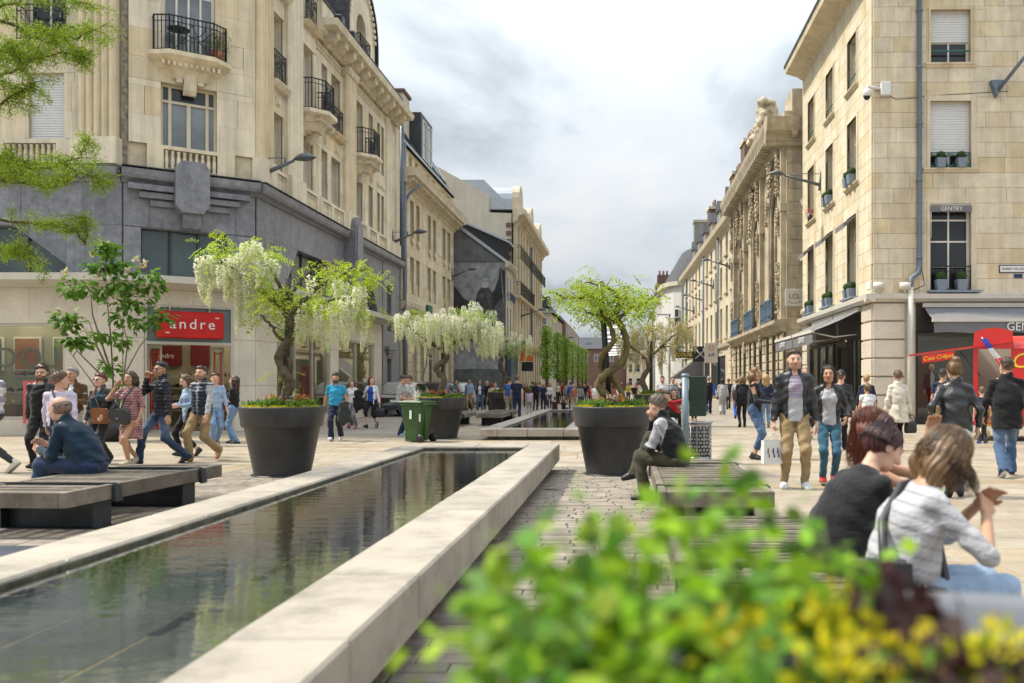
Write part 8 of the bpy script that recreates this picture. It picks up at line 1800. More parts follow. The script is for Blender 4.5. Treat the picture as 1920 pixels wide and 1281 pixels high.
person('grey-haired man in brown jacket behind the boy',AT(136,15.2),15.2,20,1.68,top=dict(col='white'),jacket=dict(col='brown',kind='cloth',open=.04),bottom=dict(col='greige'),hair=('short','grey'),skin='tan',hyaw=25,hands=((.15,.28,1.10),(-.12,.30,1.08)))
Jw=person('woman with short auburn hair, sunglasses and dark jacket carrying a tan bag',AT(190,14.4),14.4,-5,1.58,'f',top=dict(col='teal',vneck=.08),jacket=dict(col='black',open=.085,fit=1.15),bottom=dict(col='charcoal'),hair=('short','auburn'),skin='pale',glasses='sun',hyaw=12,fat=1.12,hands=((.24,.08,.80),(-.22,.20,.92)),pose='walk',walk=.5)
Jd=person('woman in red and cream chevron dress touching her hair',AT(246,14.1),14.1,-12,1.615,'f',top=dict(col='rust',sleeve=1.0,hem=.42,th=.018,fn=chevron,flare=1.08),bottom=None,shoes='beige',hair=('bob','dbrown',.12),skin='tan',hyaw=-4,pose='walk',walk=.55,hands=((.17,.16,1.42),(-.24,.10,.84)),elbow=(A3(.3,-.3,-1),None),feet=((.07,-.22,.01,-30),(-.05,.14,0,8)))
Jm=person('man in black quilted jacket and sunglasses smoking while he walks',AT(305,14.5),14.5,-48,1.78,top=dict(col='navy',collar=1,vneck=.1,hem=.12),jacket=dict(col='black',kind='puff',puff=1,open=.075,hem=.10),bottom=dict(col='dkjeans',fn=jf),hair=('short','black'),skin='tan',beard=.35,glasses='sun',hyaw=-22,pose='walk',feet=((.09,.36,0,8),(-.10,-.34,.0,-30)),hands=((.07,.21,1.44),(-.28,-.02,.78)),elbow=(A3(.4,-.3,-1),None),fist=(0,))
q=MB(Jm['T']);p0=Jm['hp'](.02,.10,-.055);q.tube([tuple(p0),tuple(p0+Jm['hf']*.07)],.004,5);tag(q.build('cigarette',M_letw),'white cigarette at the lips of the man in the quilted jacket','cigarette')
person('man in dark quilted vest, khaki trousers and tan boots',AT(379,15.0),15.0,-14,1.72,top=dict(col='ltgrey',sleeve=1.93,th=.016),jacket=dict(col='navy',kind='puff',sleeve=0,puff=1,open=.028,openlow=.5,th=.03),bottom=dict(col='khaki',fit=1.12),shoes='tan',hair=('short','dbrown'),beard=.5,hyaw=-8,pose='walk',feet=((.08,.24,0,10),(-.10,-.34,.04,-48)))
person('woman in light denim shirt, black leggings and ankle boots by the shop door',AT(355,15.9),15.9,-35,1.59,'f',top=dict(col='denim',sleeve=1.9,hem=.2),bottom=dict(col='black',slim=1,ln=1.8),shoes='black',hair=('long','brown',.2),skin='pale',hpitch=22,hands=((.16,.28,1.05),(-.14,.30,1.05)),pose='walk',walk=.6)
person('man in blue jeans half hidden behind the vest-wearing man',AT(402,18.6),18.6,40,1.64,top=dict(col='denim',sleeve=1.5),bottom=dict(col='ltjeans'),shoes='charcoal',hair=('short','dbrown'),pose='walk',walk=.7)
Jl=person('long-haired woman in black lace top and jeans standing in profile by the entrance',AT(438,19.4),19.4,-88,1.575,'f',top=dict(col='black',sleeve=1.0),bottom=dict(col='ltjeans',slim=1),shoes='charcoal',hair=('long','dbrown',.28),skin='light',hands=((.02,.22,1.12),(-.02,.24,1.09)),feet=((.09,.10,0,0),(-.07,-.08,0,0)),lean=-4)
# seated man on the left bench
Js=person('balding man in dark blue shirt sitting hunched on the left bench',-5.72,9.15,-86,1.78,pose='sit',pelvis=(0,0,.50),lean=24,bend=14,top=dict(col='navy',sleeve=1.9,collar=1,th=.022,fit=1.08,hem=.03,fn=lambda v,c: c*0+np.array((.012,.030,.052))),bottom=dict(col='dkjeans',fit=1.08),shoes='black',hair=('balding','dgrey'),hpitch=-4,hyaw=14,fat=1.14,feet=((.14,.46,0,0),(-.14,.50,0,0)),hands=((.07,.47,.70),(-.05,.49,.66)),elbow=(A3(.5,-.6,-.6),A3(-.5,-.6,-.6)))
# ---- middle distance left
person('bearded man in turquoise polo shirt holding a dark coat',AT(630,20.3),20.3,8,1.655,top=dict(col='cyan',sleeve=.62,collar=1,fit=1.04),bottom=dict(col='navy',fit=1.12),shoes='white',hair=('curlytop','black'),skin='olive',beard=.9,pose='walk',walk=.75,hands=((.30,-.06,.82),(-.27,.12,.84)),hyaw=6)
person('woman in sleeveless white blouse and grey trousers',AT(661,26.0),26.0,0,1.53,'f',top=dict(col='white',sleeve=.12,collar=1),bottom=dict(col='grey'),shoes='magenta',hair=('long','dbrown',.14),pose='walk',walk=.5,hands=((.16,.25,1.05),(-.16,.25,1.0)),h=.017)
Jp=person('red-haired woman in royal blue top, white cardigan and black leggings',AT(697,26.3),26.3,-8,1.62,'f',top=dict(col='blue',sleeve=0,neck=.095),jacket=dict(col='white',kind='cloth',th=.02,open=.09,collar=0,hem=.14),bottom=dict(col='black',ln=1.35,slim=1),shoes='black',hair=('long','auburn',.2),skin='pale',hyaw=-50,pose='walk',walk=.9,fat=1.08,h=.017,hands=((.24,.16,1.02),(-.28,.03,.80)))
person('young man in white T-shirt looking down beside the wheelie bin',AT(752,22.3),22.3,85,1.62,top=dict(col='ltgrey',sleeve=.6),bottom=dict(col='dkjeans'),shoes='denim',hair=('short','dbrown'),hpitch=18,hands=((.1,.3,1.02),(-.1,.3,1.04)),h=.017)
person('second young man in white T-shirt, mostly behind the wheelie bin',AT(771,22.7),22.7,-75,1.63,top=dict(col='white',sleeve=.6),bottom=dict(col='dkjeans'),shoes='white',hair=('short','brown'),hpitch=18,hands=((.1,.3,1.05),(-.1,.3,1.05)),h=.017)
FAR=dict(h=.024,hh=.014)
def far(label,px,Y,top_px,hd,**k): kw=dict(FAR);kw.update(k);return person(label,AT(px,Y),Y,hd,HT(top_px,Y),**kw)
far('woman in pale pink blouse left of the man in the light blue shirt',856,43,711,0,sex='f',top=dict(col='pink',sleeve=1.5),bottom=dict(col='beige'),hair=('long','dbrown',.18),pose='walk')
far('man in light blue shirt and beige trousers walking towards the pool',880,44,709,0,top=dict(col='denim',sleeve=1.9,collar=1),bottom=dict(col='khaki'),hair=('short','black'),skin='olive',pose='walk')
far('woman in navy jacket over a white top',900,44.5,712,0,sex='f',top=dict(col='white'),jacket=dict(col='navy',kind='cloth',open=.08),bottom=dict(col='jeans'),hair=('long','brown',.2),pose='walk')
far('woman all in black carrying a pale bag beside the navy jacket',913,45.5,713,0,sex='f',top=dict(col='black',sleeve=1.9),bottom=dict(col='black'),hair=('bob','blond',.08),pose='walk')
far('man in white T-shirt sitting just above the far planter',928,37.5,716,20,top=dict(col='white'),bottom=dict(col='charcoal'),hair=('short','brown'))
far('woman with fair hair and beige jacket by the far planter',922,38.2,718,200,sex='f',top=dict(col='beige',sleeve=1.8),bottom=dict(col='charcoal'),hair=('bob','auburn',.06))
far('father in blue T-shirt and cap walking away along the pool',955,33.6,706,176,top=dict(col='blue',sleeve=.6,fn=lambda v,c: c*.6+np.array((.03,.07,.12))),bottom=dict(col='greige',fit=1.1),hair=('short','black'),pose='walk',shoes='charcoal',h=.018)
far('tall boy in navy T-shirt walking away beside the girl',969,32.8,703,182,top=dict(col='navy',sleeve=.6),bottom=dict(col='dkjeans'),hair=('short','brown'),pose='walk',shoes='beige',h=.018)
far('little girl in white top and grey leggings holding the boy by the hand',992,36.3,727,178,sex='c',top=dict(col='lilac',sleeve=.5),bottom=dict(col='ltgrey',slim=1),hair=('wavy','brown',.16),pose='walk',walk=.6,shoes='grey',h=.018)
far('seated person with maroon backpack on the far rim of the second pool',1040,36.0,728,178,pose='sit',pelvis=(0,0,.42),z0=.0,top=dict(col='plum' if 0 else 'brown',sleeve=1.8,fn=lambda v,c: c*0+np.array((.045,.014,.025))),bottom=dict(col='dkjeans'),hair=('short','dbrown'),lean=12)
far('seated woman in black top and navy skirt beside the backpack',1057,36.1,730,165,sex='f',pose='sit',pelvis=(0,0,.42),top=dict(col='black',sleeve=1.8),bottom=dict(col='navy'),hair=('long','honey',.2),lean=14,side=-8)
# ---- far crowd down the street
crowd=[(1004,44,714,'f','black','black','honey',180),(1012,52,716,'m','blue','jeans','brown',175),(1019,42,717,'f','navy','navy','blond',185),(1030,48,717,'f','white','dkjeans','dbrown',5),(1046,60,716,'f','cream','black','brown',0),(1062,56,717,'m','grey','khaki','black',180),(1071,46,715,'m','blue','charcoal','black',182),(1076,41,720,'m','rust','beige','grey',178),(1088,42.5,718,'f','grey','jeans','brown',186),(1096,58,718,'m','black','dkjeans','black',0),(1107,50,722,'f','red','black','dbrown',10),(1116,40,718,'m','white','white','dgrey',180),(1127,62,717,'f','magenta','charcoal','dbrown',0),(1136,54,718,'m','teal','jeans','brown',175),(1166,48,717,'f','brown','navy','auburn',182),(1178,58,716,'f','yellow','dkjeans','brown',0),(1189,50,718,'m','black','khaki','grey',20),(1193,66,716,'f','pink','black','dbrown',-10),(1277,42,717,'m','charcoal','charcoal','dbrown',180),(1268,58,716,'f','cream','jeans','blond',0),(998,58,715,'m','green','grey','black',178),(1053,72,717,'m','red','navy','brown',0),(1103,74,718,'f','teal','black','blond',180),(1142,78,717,'m','white','dkjeans','black',0),(1150,44,719,'f','rust','dkjeans','auburn',175),(986,50,716,'f','brown','black','brown',0)]
CN={'black': 'black','blue': 'blue','navy': 'navy','white': 'white','cream': 'cream','grey': 'grey','rust': 'rust-coloured','red': 'red','magenta': 'magenta','teal': 'dark teal','brown': 'brown','yellow': 'yellow','pink': 'pink','charcoal': 'charcoal','green': 'green'};BN={'black': 'black trousers','jeans': 'jeans','navy': 'navy trousers','dkjeans': 'dark jeans','khaki': 'khaki trousers','charcoal': 'charcoal trousers','beige': 'beige trousers','white': 'white trousers','grey': 'grey trousers'}
seen=set()
for i,(px,Y,tp_,sx_,tc_,bc_,hc_,hd_) in enumerate(crowd):
    lb='far pedestrian in %s top and %s, %s' % (CN[tc_],BN[bc_],'walking away' if abs(hd_) > 90 else 'coming nearer')
    if lb in seen: lb+=' near the trees'
    seen.add(lb);far(lb,px,Y,tp_,hd_,sex=sx_,top=dict(col=tc_,sleeve=.6 if i % 3 else 1.9),bottom=dict(col=bc_),hair=('short' if sx_=='m' else ('long','bob')[i % 2],hc_,.15),pose='walk',walk=.5+.5*((i*7) % 5)/5,group='people in the far street',h=.03,hh=.018)
# ---- right middle distance
far('man in white T-shirt behind the far right planter',1242,32,705,0,top=dict(col='white',sleeve=.65),bottom=dict(col='jeans'),hair=('spiky','black'),skin='light',h=.018,beard=.3)
far('woman in black and white checked shirt with glasses',1262,33,706,0,sex='f',top=dict(col='white',sleeve=1.9,fn=plaid),bottom=dict(col='dkjeans'),hair=('short','dbrown'),h=.018,glasses='clear')
Jr=person('person in red top bent over a bag near the litter bin',AT(1268,25),25,-60,1.66,pose='sit',pelvis=(0,0,.5),lean=30,top=dict(col='red',sleeve=1.8),bottom=dict(col='black'),hair=('short','dbrown'),h=.018,hh=.01)
person('older man with glasses seated behind the person in red',AT(1263,27.0),27.0,10,1.62,pose='sit',pelvis=(0,0,.5),top=dict(col='brown',sleeve=1.8),bottom=dict(col='black'),hair=('short','dgrey'),glasses='clear',h=.02,hh=.011)
Jg=far('woman in magenta top and grey cardigan carrying a white carrier bag',1301,31,712,4,sex='f',top=dict(col='magenta'),jacket=dict(col='charcoal',kind='cloth',open=.09,hem=.2),bottom=dict(col='charcoal',slim=1),shoes='tan',hair=('short','dbrown'),pose='walk',walk=.7,h=.018)
far('man in grey shirt coming towards the camera beyond the tracksuits',1304,44,709,0,top=dict(col='grey',sleeve=1.2,collar=1),bottom=dict(col='jeans'),hair=('short','black'),pose='walk',skin='olive',beard=.5)
far('woman in bright red top between the grey shirt and the tracksuits',1316,42,717,-5,sex='f',top=dict(col='red'),bottom=dict(col='jeans'),hair=('long','dbrown',.14),pose='walk',walk=.6)
def trk(v,c): m=abs(v[:,0]) > .165;c[m & (v[:,2] > .9)]=np.array((.03,.09,.5));return c
far('man in black and blue tracksuit with white cap walking away',1329,38.3,704,180,top=dict(col='black',sleeve=1.95,th=.026,fn=trk,hem=.05),bottom=dict(col='navy',fit=1.15),shoes='charcoal',hair=('short','grey'),pose='walk',walk=.8,h=.018)
far('man in white tracksuit walking away',1355,38.0,709,178,top=dict(col='ltgrey',sleeve=1.9,th=.024),bottom=dict(col='ltgrey',fit=1.15),shoes='charcoal',hair=('short','black'),skin='dark',pose='walk',walk=.6,h=.018)
far('man in dark grey coat beyond the white tracksuit',1366,46,709,180,top=dict(col='charcoal',sleeve=1.9,th=.03,hem=.2),bottom=dict(col='charcoal'),hair=('short','brown'),pose='walk')
far('man in white and navy shirt and blue trousers behind the woman in black',1382,34,709,178,top=dict(col='ltgrey',sleeve=.6),bottom=dict(col='blue'),hair=('short','dgrey'),pose='walk',shoes='blue')
Jk=far('fair-haired woman all in black with shoulder bag and heeled boots',1392,26.7,702,180,sex='f',top=dict(col='black',sleeve=1.6,th=.03,fit=1.2,hem=.08),bottom=dict(col='black',slim=1),shoes='black',hair=('bob','honey',.06),pose='walk',walk=.4,h=.017,hh=.009,fat=1.1)
far('long-haired blonde woman in navy cardigan walking away',1437,26.4,700,178,sex='f',top=dict(col='navy',sleeve=1.9,th=.022),bottom=dict(col='ltjeans',slim=1),shoes='tan',hair=('long','blond',.32),pose='walk',walk=.4,h=.017,hh=.009)
Jc=person('curly-haired woman in black open-shoulder top, rolled jeans and ankle boots',AT(1415,15.4),15.4,62,1.70,'f',top=dict(col='black',sleeve=0,hem=.06,neck=.09),bottom=dict(col='jeans',ln=1.72,fit=1.02,fn=jf),shoes='black',hair=('curly','honey',.12),skin='tan',hands=((.10,.34,1.06),(-.08,.36,1.08)),elbow=(A3(.4,-.8,-.6),A3(-.4,-.8,-.6)),hyaw=20,feet=((.10,.06,0,0),(-.09,-.03,0,0)),fat=1.06)
q=Field(.010);
for i in (0,1): q.cone(Jc['sh'][i]*.35+Jc['elb'][i]*.65,Jc['elb'][i],.046,.042).cone(Jc['elb'][i],Jc['elb'][i]*.08+Jc['wr'][i]*.92,.042,.034)
v_,f_=q.mesh();link('arm_warmers',np_mesh('arm_warmers',v_,f_,M_cloth,True,np.repeat(np.array([CL['charcoal']]),len(v_),0)),Jc['root'],Jc['T'])
person('man half hidden behind the man in the leather jacket, near the shop',AT(1508,21),21,0,HT(687,21),top=dict(col='charcoal',sleeve=1.9),bottom=dict(col='charcoal'),hair=('buzz','dbrown'),h=.02,hh=.01)
def tshade(v,c): m=((v[:,2]*26) % 1) < .45;c=c*1.0;k=(v[:,2] > 1.12) & m;c[k]=np.array((.26,.22,.30));k=(v[:,2] > 1.12) & ~m;c[k]=np.array((.36,.31,.38));return c
J31=person('tall man in black leather jacket and beige chinos carrying a paper bag',AT(1489,11.1),11.1,-2,1.835,top=dict(col='ltgrey',sleeve=.3,hem=.10,fn=tshade),jacket=dict(open=.085,hem=.10,th=.022),bottom=dict(col='khaki',fit=1.08,slim=1),shoes='white',hair=('short','dbrown'),beard=.3,pose='stand',feet=((.12,-.02,0,0,-8),(-.13,.08,0,0,8)),hands=((.262,.05,.79),(-.265,.06,.79)),fist=(0,),h=.012,hh=.006)
J32=person('dark-haired smiling woman in black jacket, grey top and skinny jeans',AT(1553,11.5),11.5,-6,1.655,'f',top=dict(col='ltgrey',sleeve=.2,vneck=.11,hem=.06),jacket=dict(open=.095,hem=.16,th=.021,kind='leather',fit=1.06),bottom=dict(col='jeans',slim=1,fit=.95,fn=lambda v,c: c*np.array((.75,1.15,.95))),shoes='red',hair=('long','black',.15),skin='tan',hyaw=8,pose='walk',walk=.35,hands=((.24,.04,.80),(-.22,.14,.95)),h=.012,hh=.006)
strands(J32,60,.17,'black',.05,.02,.003,seed=4)
person('man in dark shirt seen from behind at the shop door',AT(1577,17.5),17.5,170,HT(692,17.5),top=dict(col='charcoal',sleeve=1.9),bottom=dict(col='black'),hair=('curlytop','black'),h=.016,hh=.009,pose='walk',walk=.6)
person('woman with short blond hair in dark navy sweater walking away',AT(1625,22.5),22.5,178,HT(700,22.5),'f',top=dict(col='navy',sleeve=1.9,th=.026,fit=1.15,fat=1.2) if 0 else dict(col='navy',sleeve=1.9,th=.026,fit=1.15),bottom=dict(col='black'),hair=('short','blond'),h=.017,hh=.009,fat=1.15,pose='walk',walk=.5)
person('girl with ponytail in white ruffled top',AT(1627,19.5),19.5,182,HT(719,19.5),'c',top=dict(col='white',sleeve=.35,th=.024,hem=.05),bottom=dict(col='ltjeans'),hair=('pony','brown',.16),skin='tan',h=.016,hh=.009,pose='walk',walk=.5)
def belt(v,c): return c
J36=person('woman in belted cream trench coat walking away with a handbag',AT(1684,17.2),17.2,176,1.675,'f',top=None,jacket=dict(col='cream',kind='cloth',sleeve=1.95,hem=.30,th=.024,fit=.96,flare=1.22),bottom=dict(col='black',slim=1),shoes='black',hair=('short','brown'),skin='pale',pose='walk',walk=.6,hands=((.26,.02,.80),(-.25,.02,.82)))
q=Field(.009);pb=J36['pel']+J36['up']*.15;q.ell(pb+J36['up']*.018,pb-J36['up']*.018,(.158,.136),(.160,.138),J36['rt'],J36['fw'],.008);v_,f_=q.mesh();link('belt',np_mesh('belt',v_,f_,M_cloth,True,np.repeat(np.array([(.50,.46,.38)]),len(v_),0)),J36['root'],J36['T'])
q=MB(J36['T']);c=J36['pel']-J36['fw']*.155;q.box(c[0]-.022,c[0]+.022,c[1]-.01,c[1]+.0,c[2]-.22,c[2]+.13);q.build('belt_tail',mat('trench_cloth',(.50,.46,.38),.85,.05,9,.1),J36['root'])
J37=person('woman with hair bun in black leather jacket and jeans, seen from behind',AT(1791,10.2),10.2,172,HT(670,10.2),'f',top=dict(col='white',sleeve=.3,hem=.16),jacket=dict(hem=.06,th=.022,fit=1.08,collar=1),bottom=dict(col='jeans',fit=1.05,slim=1,fn=lambda v,c: jf(v,c*np.array((.7,.75,.75)))),shoes='black',hair=('bun','honey'),skin='pale',fat=1.16,pose='walk',walk=.5,hands=((.28,.04,.86),(-.27,.08,.95)),h=.012)
strands(J37,40,.03,'honey',.02,.01,.002,seed=5)
J38=person('man in black blazer and jeans walking away at the right edge',AT(1888,12.5),12.5,166,1.785,top=dict(col='black',sleeve=1.9),jacket=dict(col='black',kind='cloth',hem=.22,th=.026,fit=1.12,open=.05),bottom=dict(col='jeans',fit=1.1,fn=jf),shoes='navy',hair=('short','dbrown'),pose='walk',walk=.9,hyaw=-18,hands=((.28,-.18,.82),(-.29,.14,.86)),fat=1.1,h=.012,feet=((.10,.22,0,10),(-.10,-.32,.0,-30)))
person('man in navy T-shirt waiting at the red trailer',AT(1768,18.4),18.4,150,HT(690,18.4),top=dict(col='navy',sleeve=.6),bottom=dict(col='khaki',ln=1.1),hair=('short','black'),skin='tan',h=.017,hh=.009)
person('child in blue and white trainers beside the trailer wheel',AT(1842,19.4),19.4,175,1.30,'c',top=dict(col='navy',sleeve=.6),bottom=dict(col='charcoal'),shoes='blue',hair=('short','brown'),h=.018,hh=.01)
# ---- seated man on the right bench, legs crossed, hand to chin
Jx=person('grey-haired man in black and grey track jacket sitting with crossed legs, hand at his chin',.62,9.9,-116,1.76,pose='sit',pelvis=(0,0,.49),lean=16,bend=12,top=dict(col='black',sleeve=1.93,th=.026,collar=1,fn=lambda v,c: sleeve_grey(v,c)) if 0 else dict(col='black',sleeve=1.93,th=.026,collar=1),bottom=dict(col='olive',fit=1.12,fn=lambda v,c: c*.35+np.array((.02,.016,.012))),shoes='black',hair=('short','dgrey'),skin='light',feet=((-.10,.52,.22,-12,20),(-.13,.38,0,0)),kp=(A3(0,.3,1),A3(0,1,.3)),hands=((.02,.33,.95),(-.02,.40,.66)),elbow=(A3(.25,.5,-1),A3(-.6,-.3,-.6)),hpitch=4,hyaw=14,fist=(0,),h=.012,hh=.006)
def segd(v,a,b): d=b-a;t=np.clip(((v-a) @ d)/(d @ d),0,1);return np.linalg.norm(v-a-t[:,None]*d,axis=1),t
def recolor(J,name,fn):
    for o in J['root'].children:
        if o.name.split('.')[0]==name:
            me=o.data;n=len(me.vertices);v=np.empty(n*3,np.float32);me.vertices.foreach_get('co',v);v=v.reshape(-1,3).astype(float);at=me.attributes['Col'];c=np.empty(n*4,np.float32);at.data.foreach_get('color',c);c=c.reshape(-1,4);c[:,:3]=fn(v,c[:,:3].astype(float));at.data.foreach_set('color',c.ravel())
def greysl(v,c):
    for i in (0,1):
        d,t=segd(v,Jx['sh'][i],Jx['elb'][i]);k=(d < .10) & (t < .97) & (((v-Jx['chs']) @ Jx['rt'])*(1 if i==0 else -1) > .10);c[k]=np.array((.36,.36,.38));c[k & (abs((v-Jx['sh'][i]) @ Jx['fw']) < .008)]=np.array((.7,.7,.7))
    return c
recolor(Jx,'top',greysl)
# ---- three women on the near bench
J_a=person('woman with long auburn hair and fringe sitting farthest on the near bench',1.34,5.0,72,1.68,'f',pose='sit',pelvis=(0,0,.50),lean=12,top=dict(col='black',sleeve=0,neck=.10),bottom=dict(col='black'),shoes='black',hair=('long','auburn',.26),skin='tan',hpitch=-8,hyaw=-12,hands=((.08,.46,1.02),(-.12,.44,1.10)),h=.011,hh=.0055,elbow=(A3(.2,-.2,-1),A3(-.2,-.2,-1)))
strands(J_a,420,.25,'auburn',.03,.018,.0019,seed=1)
J_b=person('woman in black T-shirt with pinned-up dark red hair on the near bench',1.10,4.4,112,1.66,'f',pose='sit',pelvis=(0,0,.50),lean=16,bend=20,top=dict(col='black',sleeve=.6,th=.026,fit=1.2),bottom=dict(col='charcoal'),shoes='black',hair=('bun','plum'),skin='light',hpitch=16,hyaw=10,fat=1.22,hands=((.12,.50,.70),(-.10,.52,.72)),h=.011,hh=.0055)
strands(J_b,320,.025,'plum',.02,.012,.0020,seed=2,curl=1.6,amin=1.5)
def wstr(v,c): t=((v[:,2]*.95+v[:,1]*.3) % .052)/.052;k=np.clip(1-abs(t-.5)*2/.30,0,1)[:,None]*.7;return c*(1-k)+np.array((.10,.10,.14))*k
J_c=person('woman with wavy brown hair in grey striped top nearest on the bench',1.19,3.70,94,1.66,'f',pose='sit',pelvis=(0,0,.49),lean=8,bend=18,top=dict(col='ltgrey',sleeve=1.05,th=.024,fit=1.12,fn=wstr,hem=.04),bottom=dict(col='denim',fit=1.05),shoes='white',hair=('wavy','honey',.17),skin='tan',hpitch=20,hyaw=-8,fat=1.10,hands=((.10,.36,.86),(-.04,.40,.88)),elbow=(A3(.25,.9,-.6),A3(-.5,.2,-.8)),h=.011,hh=.0055)
strands(J_c,420,.16,'honey',.05,.03,.0020,seed=3,curl=1.5);strands(J_c,160,.15,'brown',.05,.03,.0020,seed=6,curl=1.7);strands(J_c,90,.14,'blond',.04,.03,.0016,seed=7,curl=1.4)
# mannequin in the right shop window
Jq=person('mannequin',AT(1746,29.9),29.9,0,1.80,top=dict(col='white',sleeve=1.5),jacket=dict(col='navy',kind='cloth',open=.06,fn=lambda v,c: c*0+np.array((.07,.085,.11))),bottom=dict(col='red',slim=1,fn=lambda v,c: c*.35),shoes='brown',hair=('buzz','grey'),skin='pale',h=.018,hh=.01,z0=.3)
o_=Jq['root'];o_.name='mannequin';o_['label']='shop-window mannequin in grey-blue jacket and dark red trousers';o_['category']='mannequin'
# ---- bags, papers, phones
def S3(J,*pts): return [wpt(J,p) for p in pts]
def cross_strap(J,c,side_=1,off=.15):
    a=J['sh'][0 if side_ < 0 else 1];ch,fw,rt,up,pe=J['chs'],J['fw'],J['rt'],J['up'],J['pel'];lc=J['T'].inverted() @ Vector(c);lc=np.array(lc);sg_=1 if side_ > 0 else -1
    top_=J['shl']-rt*.10*sg_+up*.065;return S3(J,lc+up*.08,ch+fw*.135+rt*.05*sg_*0,ch+fw*.12-rt*.06*sg_+up*.08,top_+fw*.02,top_-fw*.06,ch-fw*.13,pe-fw*.16+rt*.06*sg_,lc+up*.08-fw*.02)
c=wpt(Jb,Jb['pel']-Jb['fw']*.16+Jb['rt']*.06+Jb['up']*.02);bg_=bag('black side bag with round white emblem on the boy in the sweatshirt',c,(.26,.09,.28),'black',R(16),cross_strap(Jb,c),flap=False);Fb=frame(c,(math.cos(R(8)),math.sin(R(8))));Fb[2][3]=c.z
text('VINTAGE',.042,M_letw,bg_,Fb,0,.035,.052);text('19   62',.045,M_letw,bg_,Fb,0,-.02,.055);text('COLLEGE',.042,M_letw,bg_,Fb,0,-.085,.052)
q=MB(Fb);q.tube([(.03*math.cos(t),-.054,-.02+.03*math.sin(t)) for t in np.linspace(0,2*math.pi,15)],.008,4);q.build('emblem',M_letw,bg_)
c=wpt(Jw,Jw['pel']+Jw['fw']*.20-Jw['rt']*.13+Jw['up']*.0);bag('tan leather shoulder bag of the woman with sunglasses',c,(.28,.10,.26),'tan',R(-5),cross_strap(Jw,c,-1),m=mat('tan_leather',(.26,.095,.035),.5,.1,6,.15,60))
c=wpt(Jd,Jd['pel']+Jd['fw']*.21+Jd['rt']*.04-Jd['up']*.02);bag('black slouchy shoulder bag hanging over the chevron dress',c,(.36,.12,.24),'charcoal',R(-12),cross_strap(Jd,c,1))
c=wpt(Jl,Jl['pel']+Jl['fw']*.17+Jl['rt']*0+Jl['up']*.05);bag('black handbag on the arm of the woman in lace',c,(.28,.14,.24),'black',R(80),flap=False,handle=.16)
c=wpt(Jp,Jp['wr'][1]-A3(0,0,.30));bag('black handbag held by the red-haired woman',c,(.34,.14,.28),'black',0,flap=False,handle=.16,name='handbag')
c=wpt(J36,J36['wr'][0]-A3(0,0,.30));bag('dark handbag hanging from the hand of the woman in the trench coat',c,(.26,.15,.24),'black',R(20),flap=False,handle=.14,name='handbag')
c=wpt(Jg,Jg['wr'][1]-A3(0,0,.34));bag('white plastic carrier bag of the woman in magenta',c,(.34,.16,.38),'white',0,flap=False,handle=.12,name='carrier_bag')
c=wpt(Jk,Jk['pel']-Jk['rt']*.24+Jk['up']*.16);bag('large black shoulder bag of the fair-haired woman in black',c,(.30,.16,.34),'charcoal',R(80),S3(Jk,Jk['pel']-Jk['rt']*.24+Jk['up']*.30,Jk['sh'][1]+Jk['up']*.07,Jk['pel']-Jk['rt']*.24+Jk['up']*.30-Jk['fw']*.05),flap=False)
c=wpt(Jr,Jr['knees'][0]*.6+Jr['pel']*.4+A3(0,.05,.12));bag('black and red bag on the lap of the person in red',c,(.36,.2,.26),'black',R(20))
c=wpt(J_c,J_c['pel']-J_c['fw']*.17+J_c['rt']*.20+A3(0,0,.04));tp0=J_c['shl'];bag('dark green-black leather bag slung behind the woman in the striped top',c,(.28,.13,.24),'charcoal',R(-10),S3(J_c,J_c['pel']-J_c['fw']*.18+J_c['rt']*.24+J_c['up']*.14,J_c['chs']-J_c['fw']*.15+J_c['rt']*.05,J_c['shl']-J_c['fw']*.09-J_c['rt']*.04+J_c['up']*.03,J_c['shl']+J_c['up']*.068-J_c['rt']*.08,J_c['chs']+J_c['fw']*.13-J_c['rt']*.02,J_c['pel']+J_c['fw']*.16+J_c['rt']*.14+J_c['up']*.05,J_c['pel']+J_c['rt']*.26+J_c['up']*.08),sr=.019)
# paper carrier bag of the tall man
c=wpt(J31,J31['wr'][0]+A3(.03,.05,-.36));pb_=empty('paper_bag',c,'white printed paper bag held by the man in the leather jacket','bag');wpm=mat('white_paper',(.66,.66,.65),.7,.03,4,.1,30);T=Matrix.Translation(c) @ Matrix.Rotation(R(14),4,'Z')
q=MB();q.add([(-.13,-.045,-.15),(.13,-.045,-.15),(.13,.045,-.15),(-.13,.045,-.15),(-.125,-.05,.15),(.125,-.04,.155),(.125,.045,.15),(-.125,.05,.15)],[(3,2,1,0),(0,1,5,4),(1,2,6,5),(2,3,7,6),(3,0,4,7)]);q.build('bag_body',wpm,pb_,T)
for k,(x,cc_) in enumerate(((-.07,(.25,.15,.05)),(.0,(.02,.03,.12)),(.06,(.03,.06,.25)))):
    for (dx_,dz_,w2,h2) in ((0,.03,.02,.05),(.012,-.025,.016,.05),(0,.065,.012,.018)): q=MB();q.prism([(x+dx_-w2*.5,-.02+dz_-h2*.5),(x+dx_+w2*.6,-.02+dz_-h2*.45),(x+dx_+w2*.4,-.02+dz_+h2*.5),(x+dx_-w2*.3,-.02+dz_+h2*.5)],-.056,-.052,'y');q.build('printed_figure',mat('print_%d' % k,cc_,.6,.1,9,0),pb_,T)
for s_ in (-.045,.045): q=MB();q.tube([(.06*math.cos(t),s_,.15+.10*math.sin(t)) for t in np.linspace(math.pi,0,9)],.004,5);q.build('handle',wpm,pb_,T)
